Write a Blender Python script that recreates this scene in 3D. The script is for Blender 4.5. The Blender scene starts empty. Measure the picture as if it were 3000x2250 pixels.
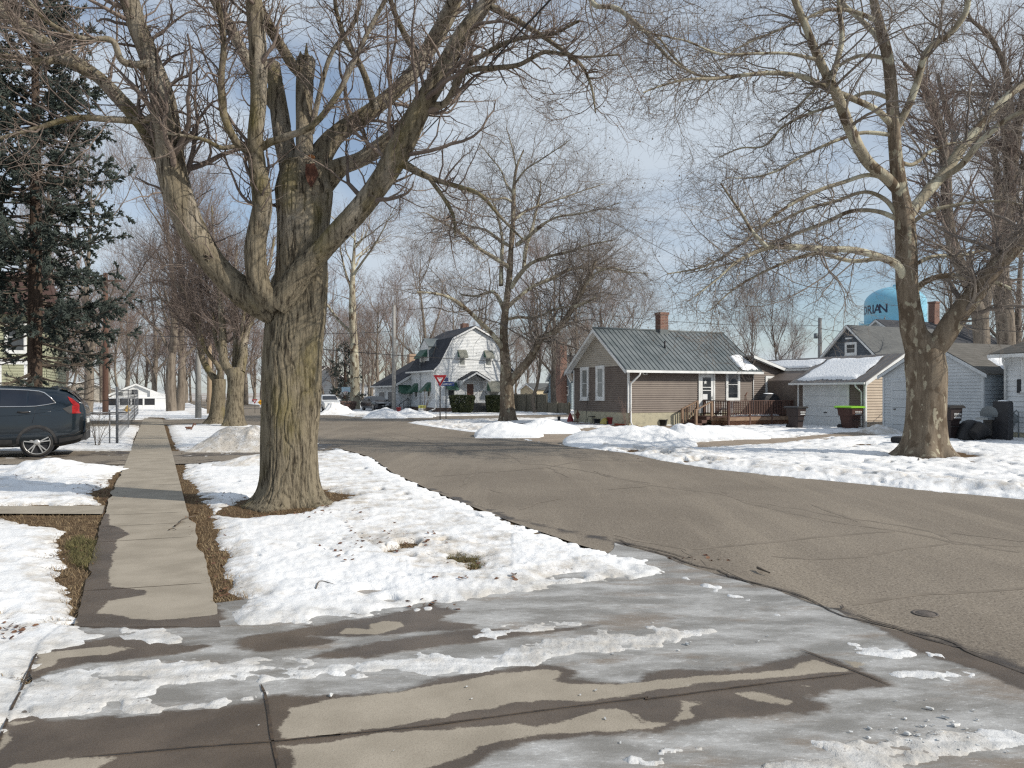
import bpy, bmesh, math, random
import numpy as np
from mathutils import Vector, Matrix
random.seed(7)
RNG = np.random.default_rng(11)
SC = bpy.context.scene
COL = SC.collection
rad = math.radians

# ------------------------------------------------------------------ survey of the place
FOC, CX, HY, EYE = 2240.0, 1500.0, 1147.0, 1.75      # the photograph's focal length, centre, horizon row and eye height
TURN = rad(25.07)                                     # the street grid is turned by this about the vertical
PU = np.array([math.cos(TURN), math.sin(TURN)])       # along the cross street
PV = np.array([-math.sin(TURN), math.cos(TURN)])      # along the main street, away
SUN_DIR = Vector((0.934, -0.356, 0)).normalized()
SUN_EL = rad(33)

def gp(px, py):                                       # survey: point on the ground
    Y = FOC * EYE / (py - HY)
    return ((px - CX) / FOC * Y, Y)
def p3(px, py, Y):
    return ((px - CX) / FOC * Y, Y, EYE - (py - HY) / FOC * Y)
def gpoly(pts):
    return np.array([gp(*p) for p in pts])
def uv2w(u, v):
    return (u * PU[0] + v * PV[0], u * PU[1] + v * PV[1])
def w2uv(x, y):
    return (x * PU[0] + y * PU[1], x * PV[0] + y * PV[1])

class Frame:
    """Local axes of a building: x along the cross street, y along the main street."""
    def __init__(s, x, y): s.o = np.array([x, y], float)
    def world(s, u, v): return s.o + u * PU + v * PV
    def u_at(s, px, v):
        k = (px - CX) / FOC; b = s.o + v * PV
        return (k * b[1] - b[0]) / (PU[0] - k * PU[1])
    def v_at(s, px, u):
        k = (px - CX) / FOC; b = s.o + u * PU
        return (k * b[1] - b[0]) / (PV[0] - k * PV[1])
    def z_at(s, u, v, py):
        Y = s.world(u, v)[1]
        return EYE - (py - HY) / FOC * Y

# ------------------------------------------------------------------ things and parts
def tag(o, label=None, cat=None, group=None, kind=None):
    if label: o['label'] = label
    if cat: o['category'] = cat
    if group: o['group'] = group
    if kind: o['kind'] = kind
    return o
def empty(name, loc=(0, 0, 0), rz=0.0, label=None, cat=None, group=None):
    o = bpy.data.objects.new(name, None); COL.objects.link(o)
    o.location = loc; o.rotation_euler = (0, 0, rz); o.empty_display_size = 0.2
    return tag(o, label, cat, group)
def np_mesh(name, V, faces, material, parent=None, smooth=True, attrs=None):
    """faces: list of (n,k) int arrays."""
    me = bpy.data.meshes.new(name)
    V = np.asarray(V, np.float32)
    me.vertices.add(len(V)); me.vertices.foreach_set('co', V.ravel())
    tot = sum(f.size for f in faces); nf = sum(len(f) for f in faces)
    me.loops.add(tot); me.polygons.add(nf)
    me.loops.foreach_set('vertex_index', np.concatenate([f.ravel() for f in faces]).astype(np.int32))
    sizes = np.concatenate([np.full(len(f), f.shape[1], np.int32) for f in faces])
    starts = np.concatenate([[0], np.cumsum(sizes)[:-1]]).astype(np.int32)
    me.polygons.foreach_set('loop_start', starts)
    me.update(calc_edges=True)
    me.polygons.foreach_set('use_smooth', np.full(nf, smooth))
    for k, a in (attrs or {}).items():
        at = me.attributes.new(k, 'FLOAT', 'POINT'); at.data.foreach_set('value', np.asarray(a, np.float32))
    if material: me.materials.append(material)
    o = bpy.data.objects.new(name, me); COL.objects.link(o)
    if parent: o.parent = parent
    return o

class MB:
    """Collects faces; build() links them as one mesh object."""
    def __init__(s): s.V = []; s.F = []; s.S = []
    def v(s, p): s.V.append(tuple(p)); return len(s.V) - 1
    def face(s, pts, smooth=False):
        s.F.append([s.v(p) for p in pts]); s.S.append(smooth)
    def fi(s, idx, smooth=False): s.F.append(list(idx)); s.S.append(smooth)
    def box(s, x0, x1, y0, y1, z0, z1, f=None):
        f = f or (lambda a, b, c: (a, b, c))
        c = [f(x, y, z) for z in (z0, z1) for y in (y0, y1) for x in (x0, x1)]
        i = [s.v(p) for p in c]
        for q in ((0, 2, 3, 1), (4, 5, 7, 6), (0, 1, 5, 4), (2, 6, 7, 3), (0, 4, 6, 2), (1, 3, 7, 5)):
            s.fi([i[k] for k in q])
    def beam(s, a, b, w, h, up=(0, 0, 1)):
        a, b = Vector(a), Vector(b); t = (b - a).normalized()
        n = t.cross(Vector(up));
        if n.length < 1e-4: n = t.cross(Vector((1, 0, 0)))
        n.normalize(); m = n.cross(t)
        c = [p + n * sx * w / 2 + m * sy * h / 2 for p in (a, b) for sy in (-1, 1) for sx in (-1, 1)]
        i = [s.v(p) for p in c]
        for q in ((0, 1, 3, 2), (4, 6, 7, 5), (0, 4, 5, 1), (2, 3, 7, 6), (0, 2, 6, 4), (1, 5, 7, 3)):
            s.fi([i[k] for k in q])
    def tube(s, pts, r, n=8, cap=True, smooth=True):
        pts = [Vector(p) for p in pts]
        rr = r if hasattr(r, '__len__') else [r] * len(pts)
        rings = []
        ref = None
        for k, p in enumerate(pts):
            t = (pts[min(k + 1, len(pts) - 1)] - pts[max(k - 1, 0)]).normalized()
            if ref is None:
                ref = t.orthogonal().normalized()
            ref = (ref - t * ref.dot(t)).normalized(); b = t.cross(ref)
            rings.append([s.v(p + (ref * math.cos(2 * math.pi * j / n) + b * math.sin(2 * math.pi * j / n)) * rr[k]) for j in range(n)])
        for A, B in zip(rings, rings[1:]):
            for j in range(n):
                s.fi((A[j], A[(j + 1) % n], B[(j + 1) % n], B[j]), smooth)
        if cap:
            s.fi(rings[0][::-1]); s.fi(rings[-1])
    def lathe(s, prof, n=20, c=(0, 0, 0), f=None, smooth=True, cap=True):
        """prof: (radius, height) pairs round a vertical axis; f maps local points."""
        f = f or (lambda p: p)
        rings = []
        for r, z in prof:
            rings.append([s.v(f((c[0] + r * math.cos(2 * math.pi * j / n), c[1] + r * math.sin(2 * math.pi * j / n), c[2] + z))) for j in range(n)])
        for A, B in zip(rings, rings[1:]):
            for j in range(n):
                s.fi((A[j], A[(j + 1) % n], B[(j + 1) % n], B[j]), smooth)
        if cap:
            s.fi(rings[0][::-1]); s.fi(rings[-1])
    def prism(s, poly, f0, f1):
        """poly of 2-D points; f0/f1 map them to the two end faces."""
        a = [s.v(f0(*p)) for p in poly]; b = [s.v(f1(*p)) for p in poly]
        s.fi(a[::-1]); s.fi(b)
        for k in range(len(poly)):
            j = (k + 1) % len(poly); s.fi((a[k], a[j], b[j], b[k]))
    def siding(s, f, poly, pitch=0.11, lip=0.014):
        """lap boards over a convex (a, z) outline; f maps (a, out, z)."""
        zs = [p[1] for p in poly]; z = min(zs); top = max(zs)
        def span(h):
            xs = []
            for (a0, z0), (a1, z1) in zip(poly, poly[1:] + poly[:1]):
                if (z0 - h) * (z1 - h) <= 0 and abs(z1 - z0) > 1e-6:
                    xs.append(a0 + (a1 - a0) * (h - z0) / (z1 - z0))
                elif abs(z0 - h) < 1e-6: xs += [a0]
            return (min(xs), max(xs)) if xs else None
        while z < top - 1e-4:
            h = min(z + pitch, top)
            A, B = span(z + 1e-4), span(h - 1e-4)
            if A and B:
                s.face((f(A[0], lip, z), f(A[1], lip, z), f(B[1], 0.0, h), f(B[0], 0.0, h)))
                s.face((f(A[0], 0.0, z), f(A[1], 0.0, z), f(A[1], lip, z), f(A[0], lip, z)))
            z = h
    def build(s, name, material, parent=None):
        me = bpy.data.meshes.new(name); me.from_pydata(s.V, [], s.F); me.update()
        me.polygons.foreach_set('use_smooth', s.S)
        if material: me.materials.append(material)
        o = bpy.data.objects.new(name, me); COL.objects.link(o)
        if parent: o.parent = parent
        return o
def copy_tree(o, parent=None):
    c = o.copy(); COL.objects.link(c); c.parent = parent
    for ch in list(o.children): copy_tree(ch, c)
    return c
def move(o, loc, rz=0.0, s=1.0):
    o.location = loc; o.rotation_euler = (0, 0, rz); o.scale = (s, s, s) if not hasattr(s, '__len__') else s
    return o

# ------------------------------------------------------------------ noise and outlines
def _hash(ix, iy, iz, seed):
    h = (ix * 374761393 + iy * 668265263 + iz * 2147483647 + seed * 974634777) & 0xffffffff
    h = ((h ^ (h >> 13)) * 1274126177) & 0xffffffff
    h = ((h ^ (h >> 16)) * 2246822519) & 0xffffffff
    return ((h ^ (h >> 15)) & 0xffffff) / float(0xffffff)
def noise3(x, y, z=0.0, seed=0):
    x = np.asarray(x, float); y = np.asarray(y, float); z = np.zeros_like(x) + z
    ix, iy, iz = (np.floor(a).astype(np.int64) for a in (x, y, z))
    fx, fy, fz = x - ix, y - iy, z - iz
    fx, fy, fz = (a * a * (3 - 2 * a) for a in (fx, fy, fz))
    r = 0
    for dx in (0, 1):
        for dy in (0, 1):
            for dz in (0, 1):
                w = (fx if dx else 1 - fx) * (fy if dy else 1 - fy) * (fz if dz else 1 - fz)
                r = r + w * _hash(ix + dx, iy + dy, iz + dz, seed)
    return r * 2 - 1
def fbm(x, y, z=0.0, o=3, seed=0):
    a, r, t = 1.0, 0, 0
    for k in range(o):
        r = r + a * noise3(np.asarray(x) * 2 ** k, np.asarray(y) * 2 ** k, np.asarray(z) * 2 ** k, seed + k * 7); t += a; a *= 0.5
    return r / t
def sdf(P, poly):
    """distance to an outline, positive inside."""
    poly = np.asarray(poly, float); x, y = P[:, 0], P[:, 1]
    d = np.full(len(P), 1e9); ins = np.zeros(len(P), bool)
    for a, b in zip(poly, np.roll(poly, -1, 0)):
        e = b - a; l2 = max((e * e).sum(), 1e-12)
        t = np.clip(((x - a[0]) * e[0] + (y - a[1]) * e[1]) / l2, 0, 1)
        d = np.minimum(d, (x - a[0] - t * e[0]) ** 2 + (y - a[1] - t * e[1]) ** 2)
        c = (a[1] > y) != (b[1] > y)
        with np.errstate(divide='ignore', invalid='ignore'):
            xi = a[0] + (y - a[1]) / (b[1] - a[1]) * e[0]
        ins ^= c & (x < xi)
    return np.where(ins, 1, -1) * np.sqrt(d)
def sstep(a, b, x):
    t = np.clip((x - a) / (b - a), 0, 1); return t * t * (3 - 2 * t)

# ------------------------------------------------------------------ materials
class NT:
    def __init__(s, name):
        s.m = bpy.data.materials.new(name); s.m.use_nodes = True
        s.t = s.m.node_tree; s.b = s.t.nodes['Principled BSDF']; s._c = None
    def n(s, typ, **kw):
        x = s.t.nodes.new(typ)
        for k, v in kw.items():
            if k in x.inputs: x.inputs[k].default_value = v
            else: setattr(x, k, v)
        return x
    def l(s, a, b): s.t.links.new(a, b)
    def coord(s, scale=(1, 1, 1), rot=0.0):
        if s._c is None: s._c = s.n('ShaderNodeTexCoord')
        mp = s.n('ShaderNodeMapping'); mp.inputs['Scale'].default_value = scale; mp.inputs['Rotation'].default_value = (0, 0, rot)
        s.l(s._c.outputs['Object'], mp.inputs['Vector']); return mp.outputs['Vector']
    def noise(s, scale, detail=4, stretch=(1, 1, 1), rough=0.55, rot=0.0):
        x = s.n('ShaderNodeTexNoise'); x.inputs['Scale'].default_value = scale; x.inputs['Detail'].default_value = detail
        x.inputs['Roughness'].default_value = rough
        s.l(s.coord(stretch, rot), x.inputs['Vector']); return x.outputs['Fac']
    def attr(s, name):
        x = s.n('ShaderNodeAttribute'); x.attribute_name = name; return x.outputs['Fac']
    def math(s, op, a, b=None, c=None):
        x = s.n('ShaderNodeMath'); x.operation = op
        for k, q in enumerate((a, b, c)):
            if q is None: continue
            if isinstance(q, (int, float)): x.inputs[k].default_value = q
            else: s.l(q, x.inputs[k])
        return x.outputs[0]
    def step(s, x, a, b, lo=0.0, hi=1.0):
        m = s.n('ShaderNodeMapRange'); m.interpolation_type = 'SMOOTHSTEP'
        m.inputs['From Min'].default_value = a; m.inputs['From Max'].default_value = b
        m.inputs['To Min'].default_value = lo; m.inputs['To Max'].default_value = hi
        s.l(x, m.inputs['Value']); return m.outputs[0]
    def mix(s, f, a, b):
        x = s.n('ShaderNodeMix'); x.data_type = 'RGBA'
        if isinstance(f, (int, float)): x.inputs[0].default_value = f
        else: s.l(f, x.inputs[0])
        for q, k in ((a, 6), (b, 7)):
            if isinstance(q, tuple): x.inputs[k].default_value = (*q[:3], 1)
            else: s.l(q, x.inputs[k])
        return x.outputs[2]
    def mixf(s, f, a, b):
        x = s.n('ShaderNodeMix'); x.data_type = 'FLOAT'
        s.l(f, x.inputs[0])
        for q, k in ((a, 2), (b, 3)):
            if isinstance(q, (int, float)): x.inputs[k].default_value = q
            else: s.l(q, x.inputs[k])
        return x.outputs[0]
    def set(s, name, q):
        if isinstance(q, tuple): s.b.inputs[name].default_value = (*q[:3], 1) if len(q) == 3 else q
        elif isinstance(q, (int, float)): s.b.inputs[name].default_value = q
        else: s.l(q, s.b.inputs[name])
    def bump(s, h, strength=0.5, dist=0.02):
        x = s.n('ShaderNodeBump'); x.inputs['Strength'].default_value = strength; x.inputs['Distance'].default_value = dist
        s.l(h, x.inputs['Height']); s.l(x.outputs[0], s.b.inputs['Normal'])
def mat(name, col, rough=0.8, col2=None, scale=6.0, lo=0.35, hi=0.65, bump=None, metal=0.0, stretch=(1, 1, 1), detail=5, spec=None, coat=0.0):
    k = NT(name)
    if col2:
        k.set('Base Color', k.mix(k.step(k.noise(scale, detail, stretch), lo, hi), col, col2))
    else: k.set('Base Color', col)
    k.set('Roughness', rough); k.set('Metallic', metal)
    if spec is not None: k.set('Specular IOR Level', spec)
    if coat: k.set('Coat Weight', coat); k.set('Coat Roughness', 0.05)
    if bump: k.bump(k.noise(bump[0], 5, stretch), bump[1], bump[2])
    return k.m
# ------------------------------------------------------------------ camera, sky, sun
cam = bpy.data.cameras.new('camera'); camo = bpy.data.objects.new('camera', cam); COL.objects.link(camo)
camo.location = (0, 0, EYE); camo.rotation_euler = (rad(90), 0, 0)
cam.sensor_width = 36; cam.lens = 36 * FOC / 3000; cam.shift_y = (HY - 1125) / 3000; cam.clip_end = 3000; cam.clip_start = 0.05
SC.camera = camo
W = bpy.data.worlds.new('World'); SC.world = W; W.use_nodes = True
wt = W.node_tree; bg = wt.nodes['Background']
sky = wt.nodes.new('ShaderNodeTexSky'); sky.sky_type = 'NISHITA'; sky.sun_disc = False
sky.sun_elevation = SUN_EL; sky.sun_rotation = math.atan2(SUN_DIR.x, SUN_DIR.y)
sky.air_density = 1.0; sky.dust_density = 0.6; sky.ozone_density = 2.2
tc = wt.nodes.new('ShaderNodeTexCoord'); mp = wt.nodes.new('ShaderNodeMapping'); mp.inputs['Scale'].default_value = (1.0, 1.0, 2.6)
mp.inputs['Rotation'].default_value = (0.0, 0.25, 0.4)
wt.links.new(tc.outputs['Generated'], mp.inputs['Vector'])
cn = wt.nodes.new('ShaderNodeTexNoise'); cn.inputs['Scale'].default_value = 2.1; cn.inputs['Detail'].default_value = 7; cn.inputs['Roughness'].default_value = 0.5
cn.inputs['Distortion'].default_value = 0.35
wt.links.new(mp.outputs[0], cn.inputs['Vector'])
cr = wt.nodes.new('ShaderNodeMapRange'); cr.interpolation_type = 'SMOOTHSTEP'
cr.inputs['From Min'].default_value = 0.36; cr.inputs['From Max'].default_value = 0.58; cr.inputs['To Min'].default_value = 0.22; cr.inputs['To Max'].default_value = 0.95
wt.links.new(cn.outputs['Fac'], cr.inputs['Value'])
cm = wt.nodes.new('ShaderNodeMix'); cm.data_type = 'RGBA'
wt.links.new(cr.outputs[0], cm.inputs[0]); wt.links.new(sky.outputs[0], cm.inputs[6]); cm.inputs[7].default_value = (5.1, 5.7, 6.35, 1)
wt.links.new(cm.outputs[2], bg.inputs['Color']); bg.inputs['Strength'].default_value = 0.12
sl = bpy.data.lights.new('sun', 'SUN'); sl.energy = 4.5; sl.angle = rad(0.5); sl.color = (1.0, 0.93, 0.82)
so = bpy.data.objects.new('sun', sl); COL.objects.link(so)
sd = Vector((SUN_DIR.x * math.cos(SUN_EL), SUN_DIR.y * math.cos(SUN_EL), math.sin(SUN_EL)))
so.rotation_euler = sd.to_track_quat('Z', 'Y').to_euler()
SC.view_settings.view_transform = 'Standard'; SC.view_settings.look = 'None'; SC.view_settings.gamma = 1; SC.view_settings.exposure = 0
SC.cycles.use_denoising = False; SC.cycles.filter_width = 1.3; SC.cycles.max_bounces = 6; SC.cycles.transparent_max_bounces = 8; SC.cycles.caustics_reflective = False; SC.cycles.caustics_refractive = False

# ------------------------------------------------------------------ ground outlines (surveyed)
def cr2(pts): return [(p[0] * .4521, 1750 + p[1] * .4521) for p in pts]
def cr5(pts): return [(900 + p[0] * .4521, 1750 + p[1] * .4521) for p in pts]
def cr4(pts): return [(1800 + p[0] * .6027, 1250 + p[1] * .6027) for p in pts]
def crA(pts): return [(200 + p[0] * .3918, 1200 + p[1] * .3918) for p in pts]
def cr3(pts): return [(900 + p[0] * .4521, 1250 + p[1] * .4521) for p in pts]
def wpts(px_list): return [gp(*p) for p in px_list]

def densify(poly, step, amp, seed, far=30):
    out = []
    for a, b in zip(poly, np.roll(poly, -1, 0)):
        n = max(1, int(np.linalg.norm(b - a) / step)) if np.linalg.norm(a) < far else 1
        out += [a + (b - a) * k / n for k in range(n)]
    P = np.array(out); k = (np.linalg.norm(P, axis=1) < far)[:, None] * amp
    return P + k * np.stack([fbm(P[:, 0] * 2.2, P[:, 1] * 2.2, 0, 4, seed), fbm(P[:, 0] * 2.2, P[:, 1] * 2.2, 0, 4, seed + 1)], 1)
road_left_px = [(3300, 2270), (3000, 2080), (2800, 2010), (2560, 1910), (2320, 1830), (2170, 1760), (2050, 1712), (1940, 1672), (1850, 1640), (1700, 1598), (1500, 1530),
                (1270, 1440), (1150, 1385), (1090, 1341), (1040, 1326), (985, 1312), (945, 1303)]
road_right_px = [(1190, 1238), (1250, 1248), (1350, 1262), (1500, 1281), (1600, 1300), (1840, 1328), (1940, 1350), (2100, 1376), (2300, 1396), (2600, 1426), (3000, 1464), (3300, 1496)]
road_poly = np.array([uv2w(4.2, -12)] + wpts(road_left_px) + [uv2w(5.0, 40), uv2w(4.0, 43.5), uv2w(-60, 44.5), uv2w(-60, 51.5), uv2w(4.6, 52.5), uv2w(5.0, 200), uv2w(12, 200),
                     uv2w(12.4, 53), uv2w(14.5, 51.3), uv2w(90, 51.3), uv2w(90, 44.4), uv2w(15.5, 44.2)] + wpts(road_right_px) + [uv2w(13.6, 0), uv2w(13.6, -12)])
drive_poly = densify(gpoly([(-600, 2750), (3900, 2750), (3500, 2200), (3186, 2051), (2998, 1970), (2825, 1910), (2704, 1868), (2583, 1838), (2463, 1795), (2379, 1771), (2300, 1741), (2137, 1699), (1969, 1640), (1800, 1592), (1780, 1640), (600, 1770), (200, 1840), (108, 1922), (0, 2157)]), .12, .10, 5, 9)
drive_clear = gpoly([(-600, 2750), (3900, 2750), (3300, 2270), (3000, 2080), (2560, 1910), (2170, 1760), (1960, 1675), (1870, 1692), (1600, 1727), (1330, 1772), (1240, 1782), (1000, 1812), (850, 1832),
                     (700, 1838), (655, 1842), (500, 1850), (330, 1868), (108, 1922), (0, 2157)])
walk_poly = densify(gpoly([(226, 1840), (262, 1680), (302, 1506), (368, 1357), (407, 1259), (421, 1225), (475, 1228), (482, 1250), (506, 1333), (554, 1500), (652, 1840)]), .15, .055, 15, 20)
walk_clear = gpoly([(300, 1845), (280, 1803), (238, 1780), (235, 1720), (200, 1690), (212, 1640), (190, 1600), (205, 1560), (318, 1500), (285, 1440), (330, 1420), (345, 1390), (400, 1362), (403, 1322), (396, 1290), (405, 1270),
                    (416, 1258), (412, 1240), (440, 1222), (478, 1224), (484, 1243), (500, 1292), (516, 1330), (530, 1372), (524, 1396), (562, 1423), (560, 1450), (590, 1470), (607, 1498),
                    (611, 1564), (617, 1592), (639, 1615), (635, 1690), (650, 1741), (684, 1748), (676, 1772), (645, 1800), (650, 1850)])
path_poly = gpoly([(-600, 1485), (0, 1485), (307, 1483), (300, 1508), (0, 1507), (-600, 1507)])
path_clear = gpoly([(-600, 1479), (0, 1480), (280, 1474), (330, 1505), (255, 1566), (112, 1540), (0, 1520), (-600, 1516)])
suv_poly = gpoly([(-1200, 1318), (520, 1322), (780, 1316), (985, 1296), (1000, 1313), (770, 1347), (560, 1360), (400, 1362), (-1200, 1358)])
tree_clear = gpoly([(640, 1490), (740, 1450), (780, 1428), (960, 1432), (1035, 1450), (950, 1478), (880, 1505), (790, 1512), (700, 1518), (620, 1508)])
house_drive = gpoly([(1500, 1266), (1640, 1262), (1720, 1256), (1850, 1247), (2010, 1249), (2010, 1262), (1880, 1266), (1770, 1276), (1690, 1296), (1650, 1304), (1560, 1294)])
garage_drive = gpoly([(1880, 1304), (2000, 1300), (2200, 1288), (2340, 1282), (2480, 1268), (2620, 1264), (2620, 1276), (2500, 1278), (2400, 1284), (2300, 1297), (2150, 1306), (1960, 1318)])
bare = [gpoly(p) for p in ([(1302, 1632), (1350, 1620), (1412, 1630), (1400, 1645), (1340, 1646)], [(1600, 1686), (1660, 1678), (1735, 1684), (1690, 1700), (1610, 1702)],
                           [(1375, 1655), (1400, 1646), (1415, 1655), (1395, 1665)], [(1855, 1680), (1885, 1676), (1890, 1688), (1860, 1690)],
                           [(2610, 1335), (2640, 1318), (2800, 1322), (2880, 1336), (2800, 1342), (2700, 1345)], [(1440, 1247), (1470, 1240), (1560, 1240), (1580, 1246), (1500, 1252)],
                           [(1835, 1318), (1870, 1316), (1870, 1324), (1840, 1325)], [(1030, 1801), (1090, 1790), (1270, 1768), (1275, 1780), (1160, 1800), (1050, 1812)])]
slush = [gpoly(p) for p in (
    cr2([(-200, 540), (170, 548), (370, 492), (600, 455), (1000, 445), (1600, 425), (2100, 440), (2212, 440)]) + cr5([(0, 470), (500, 402), (740, 362), (820, 380), (1120, 380), (1500, 302), (1900, 212), (2212, 232)])
    + cr4([(200, 985), (470, 1000), (300, 1040), (120, 1080), (0, 1115)]) + cr5([(2100, 350), (1900, 372), (1500, 440), (1000, 490), (600, 500), (350, 500), (500, 545), (0, 548)])
    + cr2([(2212, 545), (1830, 548), (1500, 522), (1100, 600), (900, 660), (1060, 700), (1700, 640), (1650, 682), (1100, 748), (930, 730), (700, 700), (500, 782), (300, 800), (100, 742), (0, 860), (-300, 1000)]),
    cr4([(700, 1700), (780, 1640), (1000, 1575), (1250, 1540), (1480, 1482), (1750, 1490), (2100, 1500), (2100, 1560), (1800, 1580), (1600, 1605), (1450, 1640), (1300, 1720)]),
    cr4([(-60, 1640), (100, 1590), (400, 1560), (420, 1580), (150, 1640), (20, 1680)]),
    cr5([(1080, 210), (1300, 190), (1600, 170), (1900, 190), (1650, 215), (1300, 245), (1150, 280)]),
    cr2([(840, 200), (1100, 215), (1150, 260), (1100, 300), (860, 290), (760, 260)]),
    cr4([(1150, 1085), (1350, 1075), (1560, 1120), (1400, 1130)]), cr4([(1400, 1200), (1700, 1208), (1800, 1225), (1500, 1222)]))]
wet_zone = [gpoly(p) for p in (
    cr5([(0, 655), (350, 650), (560, 630), (760, 560), (850, 540), (1100, 500), (1350, 465), (1540, 445), (1650, 455), (1720, 500), (1690, 545), (1850, 550), (2050, 570), (2150, 560)])
    + cr4([(150, 1205), (300, 1190), (600, 1190), (850, 1130), (950, 1105), (1040, 1130), (1330, 1240), (1335, 1265), (1100, 1290), (900, 1320), (1040, 1360), (1030, 1390), (800, 1405), (400, 1440), (200, 1490), (0, 1510)])
    + cr5([(1900, 900), (1500, 950), (1200, 1010), (1060, 1106), (400, 1500)]) + cr2([(1000, 1500), (-300, 1450), (-100, 1050), (30, 870), (100, 760), (200, 740), (330, 800), (550, 800), (900, 770), (1400, 730), (1700, 690), (1740, 640), (1850, 640)]),
    cr2([(150, 370), (300, 320), (600, 285), (850, 260), (1000, 300), (1200, 310), (1350, 320), (1250, 360), (900, 400), (560, 440), (380, 470), (200, 545), (190, 490), (230, 420)]),
    cr2([(1560, 270), (2000, 200), (2200, 170)]) + cr5([(0, 190), (350, 150), (640, 90), (800, 60), (1000, 90), (850, 150), (1080, 190), (1090, 210), (700, 230), (500, 260), (0, 260)]) + cr2([(2200, 290), (2000, 330), (1700, 350), (1550, 330)]),
    cr5([(0, 400), (400, 400), (800, 330), (1100, 300), (1500, 240), (1900, 190), (1400, 230), (1050, 220), (600, 280), (300, 330)]),
    cr4([(1100, 915), (1330, 1000), (1450, 1085), (1640, 1150), (1800, 1200), (2100, 1340), (2200, 1270), (1988, 1185), (1700, 1085), (1500, 1015), (1300, 965)]),
    cr2([(700, 60), (400, 110), (600, 200), (1000, 215), (1300, 190), (1450, 150), (1400, 60)]))]
dry_zone = [gpoly(p) for p in (
    cr2([(250, 370), (700, 325), (880, 335), (690, 385), (560, 390), (370, 410), (350, 450), (210, 490)]), cr2([(60, 810), (230, 810), (50, 860), (60, 940), (-60, 1080)]),
    cr2([(100, 1090), (520, 1052), (770, 1047), (650, 1106), (500, 1180), (-100, 1180)]),
    cr2([(1880, 730), (1890, 770), (1820, 830), (1800, 925), (1900, 930), (2212, 897)]) + cr5([(0, 918), (300, 882), (600, 838), (900, 790), (950, 765), (1200, 730), (1340, 690), (1650, 680), (1800, 685), (2000, 655), (2150, 640)])
    + cr4([(150, 1300), (200, 1290), (400, 1260), (700, 1235), (1000, 1205), (1165, 1195), (980, 1140), (890, 1155), (850, 1185), (650, 1205), (400, 1220), (150, 1245)])
    + cr5([(2100, 565), (2000, 575), (1900, 565), (1700, 570), (1610, 540), (1650, 500), (1620, 480), (1500, 478), (1350, 490), (1180, 510), (1010, 550), (850, 575), (760, 590), (600, 620), (420, 645), (200, 665), (0, 700)]),
    cr5([(0, 965), (500, 890), (760, 865), (900, 868), (1100, 850), (1350, 825), (1480, 850), (1650, 818), (1780, 770), (1900, 735), (2000, 730), (2080, 750), (2110, 790), (2180, 825)])
    + cr4([(90, 1400), (150, 1440), (260, 1450), (180, 1480), (0, 1490)]) + cr5([(1900, 880), (1500, 905), (1250, 940), (1100, 985), (1020, 1050), (850, 1106), (300, 1300)]) + cr2([(1950, 1250), (1900, 1106), (1890, 1000), (1800, 975)]),
    cr4([(590, 1305), (690, 1297), (860, 1340), (850, 1365), (650, 1335)]), cr4([(330, 1340), (440, 1350), (370, 1370), (390, 1420), (300, 1440)]),
    cr5([(190, 245), (260, 210), (400, 210), (410, 180), (500, 160), (600, 165), (640, 195), (450, 250)]), cr4([(1110, 1140), (1220, 1150), (1180, 1180)]), cr4([(830, 1280), (1010, 1266), (900, 1276)]))]
walk_wet = gpoly(crA([(300, 785), (305, 870), (370, 885), (465, 940), (370, 975), (350, 1010), (365, 1040), (320, 1095), (330, 1150), (300, 1240), (310, 1330), (575, 1360), (580, 1395), (300, 1440), (240, 1500), (100, 1600),
                      (-200, 1500), (0, 1100), (100, 900), (150, 790)]))
walk_wet2 = gpoly(crA([(100, 1530), (350, 1545), (470, 1570), (640, 1590), (900, 1570), (1100, 1545), (1200, 1500), (1300, 1800), (0, 1800)]))

# ------------------------------------------------------------------ fan-shaped survey grid: fine near by, coarse far off
NR, NA = 640, 680
rr_ = np.geomspace(2.1, 140, NR); aa_ = np.radians(np.linspace(-42, 42, NA))
GX = (rr_[:, None] * np.sin(aa_)[None]).ravel(); GY = (rr_[:, None] * np.cos(aa_)[None]).ravel()
GP = np.stack([GX, GY], 1); GR = np.repeat(rr_, NA)
gi = np.arange(NR * NA).reshape(NR, NA)
GQ = np.stack([gi[:-1, :-1].ravel(), gi[:-1, 1:].ravel(), gi[1:, 1:].ravel(), gi[1:, :-1].ravel()], 1)
def snap(P, poly):
    best = np.full(len(P), 1e9); out = P.copy()
    for a, b in zip(poly, np.roll(poly, -1, 0)):
        e = b - a; t = np.clip(((P - a) @ e) / max(e @ e, 1e-12), 0, 1); q = a + t[:, None] * e; d = np.linalg.norm(P - q, axis=1)
        k = d < best; best[k] = d[k]; out[k] = q[k]
    return out
def layer(name, keep, z, material, attrs=None, smooth=True, poly=None, S=None):
    q = GQ[keep[GQ].any(1)]; used = np.zeros(len(GP), bool); used[q] = True
    re = np.cumsum(used) - 1
    V = np.stack([GX[used], GY[used], z[used]], 1)
    if poly is not None:
        o = S[used] < 0; V[o, :2] = snap(V[o, :2], poly)
    return np_mesh(name, V, [re[q][:, ::-1]], material, None, smooth, {k: a[used] for k, a in (attrs or {}).items()})
def near(P, poly, pad=0.6):
    m = np.full(len(P), -pad); lo, hi = poly.min(0) - pad, poly.max(0) + pad
    k = ((P >= lo) & (P <= hi)).all(1)
    m[k] = np.maximum(sdf(P[k], poly), -pad); return m
GU, GV = w2uv(GX, GY)
S_road = np.maximum(sdf(GP, road_poly), -3)
S_drive = near(GP, drive_poly); S_dclear = near(GP, drive_clear, 1.0); S_walk = near(GP, walk_poly); S_wclear = near(GP, walk_clear)
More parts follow.
